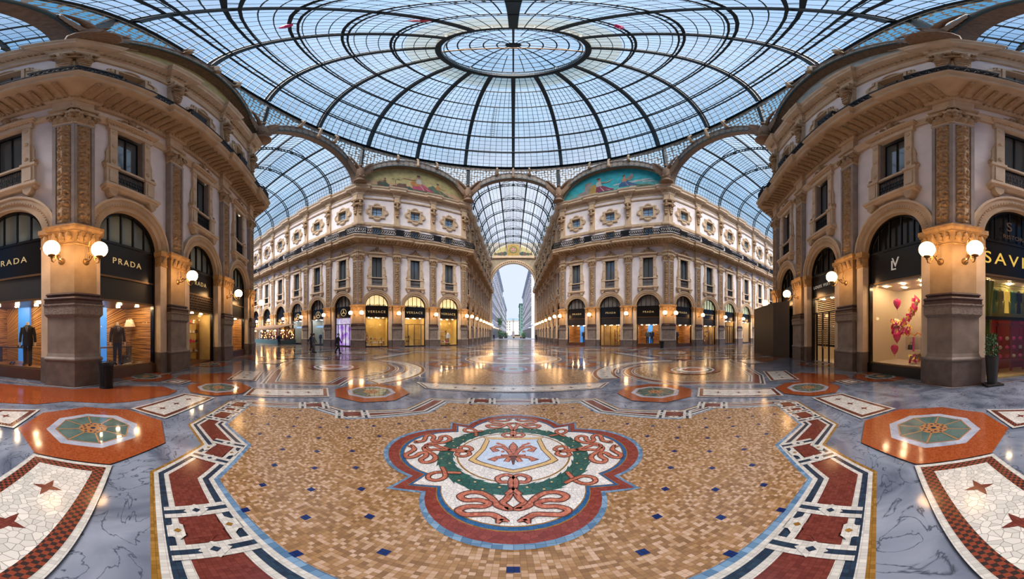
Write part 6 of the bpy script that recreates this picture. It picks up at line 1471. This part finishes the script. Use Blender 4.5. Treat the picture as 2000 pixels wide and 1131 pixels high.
# flowers in the left yellow window
f = MB()
for i in range(70): f.ball((random.gauss(0, .16), random.gauss(0, .12), .3+random.random()*1.6), random.uniform(.03, .07), random.choice(['white_paint', 'pink', 'cream', 'leaf']), 6, 4)
t = thing('flower_arrangement', 'tall white flower arrangement in the left yellow-lit window', 'flowers', at(ND, d0, -1.2, 1.1, .12)); f.build('flowers', t); f = MB(); f.lathe([(.12, 0), (.16, .3), (.1, .32)], 'white_paint', n=12); f.build('vase', t)
# balloons, ribbon garland and gift box in the cream window
for i, (x, z, y) in enumerate(((-.62, 3.15, 1.5), (-.55, 1.60, 1.4), (-.78, 1.02, 1.5), (.95, 2.6, 1.6), (1.1, 1.9, 1.6))):
    t = thing('balloon', 'magenta balloon in the cream window, %s' % ['highest at left', 'middle at left', 'lowest at left', 'upper one near the pillar', 'lower one near the pillar'][i], 'balloon', at(RD_, d2, x, y, z), RD_.ang, 'balloons in the cream window')
    f = MB(); f.lathe([(.003, -.27), (.04, -.23), (.13, -.10), (.18, .04), (.175, .13), (.12, .21), (.003, .25)], 'magenta', n=18); b = f.build('balloon_skin', t, smooth=True); f = MB(); f.lathe([(.03, -.30), (.005, -.25)], 'magenta', n=8); f.build('knot', t)
def garland(pts, n, label, seed):
    r = random.Random(seed); f = MB()
    for i in range(n):
        t = i/(n-1)*(len(pts)-1); a = int(min(t, len(pts)-2)); q = Vector(pts[a]).lerp(Vector(pts[a+1]), t-a); m = r.choice(['magenta', 'pink', 'orange_ribbon', 'gold_yellow', 'magenta', 'tan_cloth'])
        th = r.random()*6.3; ln = r.uniform(.2, .38); w = r.uniform(.10, .17)
        def rib(u, v): a_ = th+u*3.0; return (q.x+ln*(u-.5)*math.cos(th)+.06*math.sin(a_*2), q.y+.08*math.sin(u*5+th)+.04*v, q.z+ln*(u-.5)*math.sin(th)+w*(v-.5)+.06*math.cos(a_))
        f.grid(rib, 8, 2, m)
    p = at(RD_, d2, 0, 1.5, 0); o = f.build('ribbon_garland', None, p, RD_.ang); tag(o, label, 'garland')
garland([(-1.0, 0, 2.35), (-.55, 0, 2.15), (-.2, 0, 2.3), (.25, 0, 2.7), (.5, 0, 3.3)], 60, 'pink and orange ribbon garland curling across the cream window', 3); garland([(-.95, 0, 1.95), (-.4, 0, 1.85), (.1, 0, 2.0)], 34, 'pink and gold ribbon cluster under the upper garland', 4); garland([(.1, 0, .62), (.5, 0, .72), (.9, 0, .8)], 22, 'pink and gold ribbon cluster low beside the pillar', 5)
t = thing('gift_box', 'cream open gift box with pink ribbon bow in the cream window', 'gift box', at(RD_, d2, .45, 1.5, 1.0), RD_.ang)
f = MB(); f.box(-.42, .42, -.25, .25, 0, .05, 'cream'); f.box(-.42, .42, .2, .25, 0, .62, 'cream'); f.box(-.42, -.38, -.25, .25, 0, .62, 'cream'); f.box(.38, .42, -.25, .25, 0, .62, 'cream'); f.build('box', t)
f = MB(); f.box(.0, .10, -.27, -.25, 0, .62, 'pink'); f.tube([(-.3, -.2, .66), (-.15, -.2, .78), (.05, -.2, .68), (.25, -.2, .80), (.4, -.2, .7)], .03, 'orange_ribbon', 6); f.build('ribbon', t)
bag(RD_, d2, .22, 1.45, 1.06, .30, 'brown_cloth', 'brown handbag inside the cream gift box')
bag(RD_, d1, .6, 1.5, .08, .6, 'p_plum', 'dark purple bag on the floor behind the slatted shutter')
# clothes on a rail in the right edge shop
for i in range(7):
    c = ['green_cloth', 'olive_cloth', 'gold_yellow', 'green_cloth', 'black_cloth', 'olive_cloth', 'green_cloth'][i]; f = MB(); f.lathe([(.12, -1.0), (.09, -.5), (.13, -.1), (.03, 0)], c, n=10, sx=1, sy=.5); f.tube([(0, 0, 0), (0, 0, .1)], .01, 'brass', 4)
    for sg in (-1, 1): f.tube([(sg*.1, 0, -.08), (sg*.16, 0, -.55)], [.05, .035], c, 6)
    o = f.build('hanging_garment', None, at(sv, c1, -.75+i*.31, 1.15, 3.62), sv.ang); tag(o, '%s garment hanging above the red interior, %s from the pillar' % (['bright green', 'olive', 'yellow', 'green', 'black', 'dark olive', 'leaf green'][i], ordn[i]), 'garment', 'garments on the upper rail')
t = thing('clothes_rail', 'brass rail carrying green garments in the right edge shop', 'rail', at(sv, c1, 0, 1.15, 3.72), sv.ang); f = MB(); f.tube([(-1.4, 0, 0), (1.4, 0, 0)], .015, 'brass', 6); f.build('bar', t)
# shutters
t = thing('roller_shutter', 'slatted metal shutter half down behind the black shop entrance', 'shutter', at(RD_, d1, 0, .95, 0), RD_.ang); f = MB()
for i in range(24): f.box(-1.45, 1.45, 0, .04, 1.05+i*.12, 1.05+i*.12+.075, 'brown_bronze')
f.build('slats', t); f = MB(); f.box(-1.46, 1.46, -.01, .05, .98, 1.06, 'black_gloss'); f.build('bottom_rail', t)
t = thing('roller_shutter', 'rolled brick-pattern grille above the middle left foreground entrance', 'shutter', at(SD, d1, 0, .55, 0), SD.ang); f = MB()
for j in range(6):
    z = 3.08+j*.15; f.box(-1.47, 1.47, 0, .03, z, z+.03, 'brown_bronze')
    for i in range(12): x = -1.4+i*.25+(.125 if j % 2 else 0); f.box(x-.015, x+.015, 0, .03, z, z+.15, 'brown_bronze')
f.build('grille', t)

# ================================================================ THINGS ON THE FLOOR
def litter_bin(x, y, label, s=1.0):
    t = thing('litter_bin', label, 'bin', (x, y, 0)); f = MB()
    for i in range(28): a = 2*PI*i/28; f.tube([(.20*s*math.cos(a), .20*s*math.sin(a), .06), (.22*s*math.cos(a), .22*s*math.sin(a), .6), (.235*s*math.cos(a), .235*s*math.sin(a), .78), (.265*s*math.cos(a), .265*s*math.sin(a), .86)], .014*s, 'black_matt', 4)
    f.build('slats', t); f = MB(); f.lathe([(.19*s, .04), (.20*s, .8), (.17*s, .8), (.16*s, .1)], 'black_matt', n=20); f.build('liner', t)
    f = MB(); f.lathe([(.22*s, 0), (.22*s, .06), (.18*s, .08)], 'iron_black', n=20); f.build('base', t); f = MB(); f.tube([(.235*s*math.cos(2*PI*i/20), .235*s*math.sin(2*PI*i/20), .72) for i in range(20)], .015, 'iron_black', 5, closed=True); f.build('hoop', t); return t
litter_bin(-7.28, -17.75, 'black slatted litter bin at the foot of the left foreground pillar')
litter_bin(-8.0, 22.6+.3, 'black litter bin at the left corner of the central passage'); litter_bin(8.0-.45, 20.2, 'black litter bin at the right corner of the central passage')
litter_bin(17.35, 6.9, 'black litter bin before the corner pillar under the turquoise mural', 1.1)
t = thing('potted_shrub', 'clipped shrub in a tall dark pot beside the right foreground pillar', 'plant', (6.95, -20.15, 0)); t.location = (6.9, -20.1, 0)
f = MB(); f.lathe([(.17, .06), (.19, .3), (.24, 1.0), (.26, 1.02), (.22, 1.02), (.21, .9)], 'pot_dark', n=24); f.build('pot', t); f = MB(); f.box(-.3, .3, -.3, .3, 0, .06, 'pot_dark'); f.build('base', t)
f = MB(); r = random.Random(4)
for i in range(420):
    a, b = r.random()*2*PI, r.random(); z = 1.0+.75*b; rr = .27*math.sqrt(r.random())*(1-.35*b); c = Vector((rr*math.cos(a), rr*math.sin(a), z)); d = Vector((r.gauss(0, 1), r.gauss(0, 1), r.gauss(0, 1)+.6)).normalized()*.07; e = d.orthogonal().normalized()*.025
    f.add([c, c+d*.5+e, c+d, c+d*.5-e], [(0, 1, 2, 3)], 'leaf')
f.build('foliage', t)
# dark hoarding
hb = thing('hoarding', 'dark brown builders hoarding standing at the mouth of the right passage', 'hoarding', (0, 0, 0))
P = [(19.6, -4.83), (15.98, -8.67), (15.62, -10.15), (16.6, -9.2), (20.2, -5.6)]
f = MB(); f.prism(P, 0, 4.15, 'hoarding', ax='z'); f.build('panels', hb)
f = MB(); a, c = Vector(P[1]), Vector(P[2]); d = (c-a).normalized(); n = Vector((d.y, -d.x)); q = a+d*.22
def onp(s, z, o=.02): v = a+d*s-n*o; return (v.x, v.y, z)
for sgn in (1,):
    f.add([onp(.04, 2.0), onp(.34, 2.0), onp(.34, 2.28), onp(.04, 2.28)], [(0, 1, 2, 3)], 'paper'); 
    for k in range(5): f.add([onp(.08, 2.04+.045*k, .024), onp(.28-.03*(k % 2), 2.04+.045*k, .024), onp(.28-.03*(k % 2), 2.055+.045*k, .024), onp(.08, 2.055+.045*k, .024)], [(0, 1, 2, 3)], 'print_ink')
f.build('notice', hb)
f = MB(); f.tube([onp(.2, 1.0, .0), onp(.2, 1.0, .08), onp(.32, 1.0, .08)], .014, 'silver_letter', 6); f.tube([onp(.2, .93, .02), onp(.2, 1.07, .02)], .012, 'silver_letter', 5); f.build('door_handle', hb)
# balloons caught under the dome
for i, (px, az, el, m, l) in enumerate(((558, -56.2, 75.9, 'magenta', 'magenta balloon caught under the dome, leftmost'), (820, -23.1, 77.3, 'balloon_red', 'red balloon caught under the dome, left of the lantern'), (1210, 26.2, 75.8, 'magenta', 'magenta balloon caught under the dome, right of the lantern'))):
    # on the inside of the dome, along the sight line: solved for the sphere
    a, e = math.radians(az), math.radians(el); d = Vector((math.sin(a)*math.cos(e), math.cos(a)*math.cos(e), math.sin(e))); o = Vector((0, CAMY, EYE-ZC)); bq = o.dot(d); s = -bq+math.sqrt(bq*bq-o.dot(o)+(RD-.75)**2); p = Vector((0, CAMY, EYE))+d*s
    t = thing('balloon', l, 'balloon', tuple(p), .4*i, 'balloons under the dome'); f = MB()
    g = [];  n = 22
    for k in range(n): q = 2*PI*k/n; g.append((.028*16*math.sin(q)**3, .028*(13*math.cos(q)-5*math.cos(2*q)-2*math.cos(3*q)-math.cos(4*q))))
    vs = [(x, 0, z) for x, z in g]+[(x*.6, y, z*.6) for y in (-.14, .14) for x, z in g]+[(0, -.17, 0), (0, .17, 0)]
    fs = [(k, (k+1) % n, n+(k+1) % n, n+k) for k in range(n)]+[(k, 2*n+k, 2*n+(k+1) % n, (k+1) % n) for k in range(n)]+[(n+k, n+(k+1) % n, 3*n) for k in range(n)]+[(2*n+(k+1) % n, 2*n+k, 3*n+1) for k in range(n)]
    f.add(vs, fs, m); b = f.build('balloon_skin', t, smooth=True); b.scale = (1.15, 1.15, 1.15); f = MB(); f.tube([(0, 0, -.5), (.03, 0, -.9)], .012, m, 4); f.build('string', t)

# ---- cafe enclosure with awning in the left passage
mat('cafe_bulb', (1, .7, .3), .4, emit=(1, .55, .18), es=22.0)
cx0, cx1, cyy = -B-13.2, -B-25, A
t = thing('cafe_enclosure', 'glazed cafe enclosure under a brown awning in the left passage', 'cafe', ((cx0+cx1)/2, cyy, 0)); w = (cx0-cx1)/2
f = MB(); f.add([(-w, 0, 3.5), (w, 0, 3.5), (w, -3.4, 2.75), (-w, -3.4, 2.75), (-w, 0, 3.42), (w, 0, 3.42), (w, -3.4, 2.67), (-w, -3.4, 2.67)], [(0, 3, 2, 1), (4, 5, 6, 7), (2, 3, 7, 6), (0, 1, 5, 4), (1, 2, 6, 5), (3, 0, 4, 7)], 'awning'); f.box(-w, w, -3.42, -3.40, 2.5, 2.75, 'awning'); f.build('awning', t)
f = MB(); f.box(-w, w, -3.25, -3.15, 0, .75, 'teal_iron'); f.box(w-.1, w, -3.2, 0, 0, .75, 'teal_iron'); f.build('lower_panels', t)
f = MB()
for i in range(13): x = -w+2*w*i/12; f.box(x-.03, x+.03, -3.24, -3.18, .75, 2.7, 'black_gloss')
f.box(-w, w, -3.25, -3.17, 2.6, 2.7, 'black_gloss'); f.build('posts', t); f = MB(); f.box(-w, w, -3.215, -3.205, .75, 2.6, 'shop_glass'); f.build('glazing', t)
f = MB(); f.box(-w, w, -.3, -.2, 0, 2.7, 'wood_dark')
for i in range(24):
    x = -w+.3+i*(2*w-.6)/23; f.box(x-.16, x+.16, -.42, -.3, 1.0, 2.4, 'brown_bronze' if i % 3 else 'red_wood')
f.build('back_panel', t)
f = MB(); r = random.Random(2)
for i in range(90): f.ball((r.uniform(-w, w), -.5-r.random()*.2, r.uniform(.9, 2.5)), .035, 'cafe_bulb', 6, 4)
o = f.build('string_lights', t); o['kind'] = 'stuff'
f = MB(); f.box(w-.02, w-.01, -3.2, -.2, .75, 2.6, 'shop_glass'); f.build('end_glazing', t)
for y_ in (-2.2, -1.2, -.25): f = MB(); f.box(w-.06, w, y_-.03, y_+.03, .75, 2.7, 'black_gloss'); f.build('end_post', t)
for i in range(9):
    f = MB(); x = (cx0+cx1)/2-w+.8+i*1.3; f.lathe([(.02, .22), (.14, .15), (.18, 0), (.02, -.02)], 'cafe_bulb', n=12); o = f.build('pendant_lamp', None, (x, cyy-2.2+.6*(i % 2), 2.25)); tag(o, 'small pendant lamp inside the cafe enclosure, %s from the far end' % ordn[i], 'lamp', 'cafe pendant lamps')
for i in range(6):
    x = (cx0+cx1)/2-w+1.3+i*1.9; tt = thing('cafe_table', 'small round table inside the cafe enclosure, %s from the far end' % ordn[i], 'table', (x, cyy-2.1, 0), group='cafe tables'); f = MB(); f.lathe([(.35, .74), (.35, .77)], 'white_paint', n=16); f.build('table_top', tt); f = MB(); f.lathe([(.2, 0), (.03, .05), (.03, .74)], 'iron_black', n=10); f.build('pedestal', tt)

# ---- people
def person(loc, rz, coat, legs, label, stride=.28, hood=False, h=1.0, bagc=None):
    t = thing('person', label, 'person', (loc[0], loc[1], 0), rz); t.scale = (h, h, h)
    V = [(0, 0, .95), (0, 0, 1.12), (0, -.02, 1.32), (0, -.02, 1.44), (0, -.03, 1.53), (-.18, -.01, 1.40), (.18, -.01, 1.40), (-.24, .10, 1.14), (.24, -.12, 1.14), (-.24, .02, .90), (.24, -.24, .92),
         (-.10, 0, .90), (.10, 0, .90), (-.11, -stride*.55, .50), (.11, stride*.35, .50), (-.11, -stride*.75, .09), (.11, stride*1.15, .12), (-.11, -stride*.75-.16, .03), (.11, stride*1.15-.12, .03)]
    E_ = [(0, 1), (1, 2), (2, 3), (3, 4), (3, 5), (3, 6), (5, 7), (6, 8), (7, 9), (8, 10), (0, 11), (0, 12), (11, 13), (12, 14), (13, 15), (14, 16), (15, 17), (16, 18)]
    R = [.14, .135, .155, .10, .055, .075, .075, .055, .055, .042, .042, .10, .10, .068, .068, .045, .045, .038, .038]
    me = bpy.data.meshes.new('clothed_body'); me.from_pydata(V, E_, []); me.materials.append(M[coat]); o = bpy.data.objects.new('body', me); C.objects.link(o); o.parent = t
    sk = o.modifiers.new('skin', 'SKIN'); 
    for i, r in enumerate(R): me.skin_vertices[0].data[i].radius = (r, r*.78 if i < 4 else r)
    me.skin_vertices[0].data[0].use_root = True; sk.use_smooth_shade = True; ss = o.modifiers.new('sub', 'SUBSURF'); ss.levels = 2; ss.render_levels = 2
    f = MB(); f.ball((0, -.04, 1.66), .105, 'skin', 16, 12, (.82, .95, 1.15)); f.tube([(0, -.13, 1.67), (0, -.165, 1.635), (0, -.14, 1.63)], [.012, .02, .012], 'skin', 6)
    for sg in (-1, 1): f.ball((sg*.034, -.125, 1.68), .012, 'black_gloss', 6, 4); f.ball((sg*.088, -.03, 1.655), .02, 'skin', 6, 4, (.5, 1, 1.5))
    f.box(-.025, .025, -.134, -.125, 1.598, 1.606, 'magenta'); f.build('head', t, smooth=True)
    f = MB(); f.ball((0, -.01, 1.70), .112, 'hair', 14, 8, (.88, 1.0, 1.05)); f.build('hair', t, smooth=True)
    for sg, (hx, hy, hz) in ((-1, (-.24, .02, .88)), (1, (.24, -.26, .90))):
        f = MB(); f.ball((hx, hy, hz-.05), .04, 'skin', 8, 6, (.5, .9, 1.2))
        for k in range(4): y = hy-.025+k*.017; f.tube([(hx, y, hz-.08), (hx, y-.008, hz-.12-.008*(k in (1, 2))), (hx-sg*.008, y-.012, hz-.145-.01*(k in (1, 2)))], [.0085, .008, .006], 'skin', 5)
        f.tube([(hx, hy-.035, hz-.04), (hx-sg*.01, hy-.055, hz-.075), (hx-sg*.012, hy-.056, hz-.10)], [.010, .009, .007], 'skin', 5); f.build('hand', t)
    f = MB(); f.lathe([(.20, .62), (.19, .8), (.17, 1.0), (.185, 1.25), (.15, 1.42)], coat, n=16, sx=1, sy=.72); f.build('coat', t, smooth=True)
    f = MB()
    for a, b, c in ((11, 13, 15), (12, 14, 16)): f.tube([V[a], V[b], V[c]], [.105, .078, .058], legs, 8)
    f.build('trousers', t, smooth=True)
    for a, b in ((15, 17), (16, 18)): f = MB(); p, q = V[a], V[b]; f.tube([(p[0], p[1]+.05, .05), (p[0], p[1]-.08, .05), (q[0], q[1]-.03, .035)], [.045, .05, .035], 'black_gloss', 7); f.build('shoe', t)
    if bagc: f = MB(); f.box(.24, .34, -.3, .05, .55, .85, bagc); f.tube([(.29, -.22, .85), (.27, -.12, .92), (.29, -.02, .85)], .01, bagc, 4); f.build('carried_bag', t)
    return t
person((-14.3, -1.2), 1.9, 'black_cloth', 'black_cloth', 'person in dark coat walking before the corner pillar left of the yellow-lit shops')
person((-19.2, -.2), -1.4, 'navy_cloth', 'black_cloth', 'person in navy coat walking past the grey-lit shop beside the awning')
person((-16.6, -2.1), 2.2, 'grey_cloth', 'grey_cloth', 'person in grey clothes standing before the grey-lit shop with a mannequin', .12)
person((-28.0, 1.2), 1.2, 'navy_cloth', 'black_cloth', 'person in dark clothes standing by the cafe enclosure', .1)
person((5.6, 40), .3, 'black_cloth', 'navy_cloth', 'distant person in black near the far right end of the central passage', .2); person((-5.6, 50.5), .0, 'navy_cloth', 'black_cloth', 'distant person in navy near the far left end of the central passage', .2)

# ================================================================ THE STREET BEYOND THE PORTAL
f = MB(); f.box(-60, 60, 54.6, 420, -.35, -.02, 'street'); o = f.build('street', None); tag(o, None, None, kind='structure')
def block(x0, x1, y0, y1, h, m, label, side, fl=5, step=3.4, roof=None):
    t = thing('street_building', label, 'building', ((x0+x1)/2, y0, 0)); cx = (x0+x1)/2; w = (x1-x0)/2; L = y1-y0
    f = MB(); f.box(-w, w, 0, L, 0, h, m); f.build('walls', t)
    f = MB(); f.box(-w-.5, w+.5, -.5, L+.5, h-.9, h, m); f.box(-w-.8, w+.8, -.8, L+.8, h-.3, h, m); f.box(-w-.25, w+.25, -.25, L+.25, 5.5, 6.0, m)
    if roof: f.prism([(-w, h), (w, h), (w*.7, h+3), (-w*.7, h+3)], 0, L, roof)
    f.build('cornice', t); xs = w*side; fh = (h-7)/fl
    g = MB(); g.box(*sorted((0, side*.06)), -.6, .6, 0, fh*.6, 'window_dark'); g.box(*sorted((0, side*.22)), -.85, .85, fh*.62, fh*.70, m); g.box(*sorted((0, side*.5)), -.8, .8, -.25, -.1, m); me_a = g.mesh('window')
    g = MB(); g.box(-.6, .6, -.06, 0, 0, fh*.6, 'window_dark'); g.box(-.85, .85, -.2, 0, fh*.62, fh*.70, m); me_b = g.mesh('window')
    spots = []; ny = int(L/step); nx = int(2*w/step)
    for k in range(fl):
        z = 7+k*fh
        for i in range(ny): spots.append((step*(i+.5), me_a, (xs, step*(i+.5), z)))
        for i in range(nx):
            x = -w+2*w*(i+.5)/nx
            if abs(x-xs) < 8: spots.append((0, me_b, (x, 0, z)))
    spots.sort(key=lambda q: q[0])
    for _d, me_, l_ in spots[:95]: inst(me_, 'window', t, l_)
    if spots[95:]:
        g = MB()
        for _d, me_, (x_, y_, z_) in spots[95:]: g.box(*sorted((x_, x_+side*.06)), y_-.6, y_+.6, z_, z_+fh*.6, 'window_dark'); g.box(*sorted((x_, x_+side*.22)), y_-.85, y_+.85, z_+fh*.62, z_+fh*.70, m)
        o_ = g.build('windows_beyond', t); o_['kind'] = 'stuff'
    f = MB()
    for i in range(int(L/5)): y = 5*(i+.5); f.box(*sorted((xs, xs+side*.08)), y-1.6, y+1.6, 0, 4.4, 'window_dark'); f.box(*sorted((xs, xs+side*1.2)), y-1.9, y+1.9, 4.2, 4.5, 'facade_grey')
    f.build('ground_floor_windows', t); return t
block(-26, -7.6, 66, 150, 33, 'facade_white', 'white stone street building on the left beyond the arch', 1, 6)
block(-30, -8.2, 155, 260, 30, 'facade_white', 'farther pale street building on the left beyond the arch', 1, 5)
block(7.4, 26, 78, 165, 30.5, 'facade_grey', 'grey stone street building on the right beyond the arch', -1, 6)
block(6.4, 24, 205, 235, 31, 'facade_green', 'green netted scaffold building on the right beyond the arch', -1, 8)
block(7.4, 26, 238, 300, 26, 'facade_white', 'farthest pale street building on the right beyond the arch', -1, 5)
block(-11, 12, 330, 350, 22, 'facade_cream', 'cream building with blue roof closing the street', -1, 4, roof='roof_blue')
t = thing('monument', 'dark monument column with a statue in the middle of the street', 'monument', (0, 215, 0)); f = MB(); f.lathe([(2.2, 0), (2.2, .8), (1.2, 1.2), (1.0, 4), (.5, 4.6), (.35, 5), (.28, 13), (.6, 13.3), (.5, 13.8)], 'monument_stone', n=16); f.build('column', t)
f = MB(); f.lathe([(.5, 13.8), (.6, 15), (.3, 16.4), (.35, 17)], 'monument_stone', n=10); f.tube([(0, 0, 15.8), (-1.2, 0, 16.8)], .18, 'monument_stone', 6); f.tube([(0, 0, 15.8), (1.2, 0, 16.9)], .18, 'monument_stone', 6); f.build('statue', t)
def hedge(x, y, s, label, tree=False):
    t = thing('planter', label, 'plant', (x, y, 0)); f = MB(); f.box(-.5*s, .5*s, -.5*s, .5*s, 0, .55*s, 'pot_dark'); f.build('planter_box', t); f = MB(); r = random.Random(int(x*10+y))
    for i in range(260): a = r.random()*2*PI; z = r.random(); rr = .75*s*math.sqrt(r.random()); c = Vector((rr*math.cos(a), rr*math.sin(a), .5*s+1.3*s*z)); d = Vector((r.gauss(0, 1), r.gauss(0, 1), r.gauss(0, 1))).normalized()*.22*s; e = d.orthogonal().normalized()*.1*s; f.add([c-d/2, c+e, c+d/2, c-e], [(0, 1, 2, 3)], 'leaf')
    f.build('foliage', t)
hedge(-4.6, 70, 1.5, 'clipped hedge in a dark planter left of the passing car'); hedge(-3.1, 80, 1.3, 'farther small hedge in a planter left of the car'); hedge(4.0, 72, 1.2, 'clipped hedge in a planter right of the passing car')
t = thing('street_tree', 'small dark green tree against the left street building', 'tree', (-6.6, 96, 0)); f = MB(); f.tube([(0, 0, 0), (.1, 0, 4), (0, .1, 6)], [.2, .14, .08], 'wood_dark', 7); f.build('trunk', t); f = MB(); r = random.Random(9)
for i in range(500): c = Vector((r.gauss(0, .7), r.gauss(0, .7), 7.6+r.gauss(0, 1.2))); d = Vector((r.gauss(0, 1), r.gauss(0, 1), r.gauss(0, 1))).normalized()*.4; e = d.orthogonal().normalized()*.18; f.add([c-d/2, c+e, c+d/2, c-e], [(0, 1, 2, 3)], 'leaf')
f.build('crown', t)
t = thing('car', 'beige car crossing the street beyond the arch', 'car', (1.6, 75, 0)); f = MB()
f.prism([(-2.3, .35), (2.3, .35), (2.35, .8), (1.5, 1.0), (.9, 1.45), (-.9, 1.5), (-1.6, 1.05), (-2.3, .9)], -.85, .85, 'car_paint'); f.build('body', t); f = MB(); f.prism([(1.3, 1.0), (.82, 1.38), (-.8, 1.42), (-1.35, 1.06)], -.87, .87, 'car_glass'); f.build('side_window', t)
for sx in (-1.4, 1.4):
    for sy in (-.8, .8): f = MB(); f.prism(arc(sx, .33, .33, 0, 2*PI, 16)[:-1], sy-.1, sy+.1, 'tyre'); f.build('wheel', t)
t = thing('light_string', 'row of small warm lights along the left street building', 'lights', (-7.2, 68, 0))
f = MB(); f.tube([(-.1, 0, 4.5), (-.1, 42, 4.5)], .02, 'black_matt', 4); f.build('cable', t)
for i in range(14): f = MB(); f.ball((0, i*3.2, 4.3), .16, 'globe', 6, 4); f.build('bulb', t)
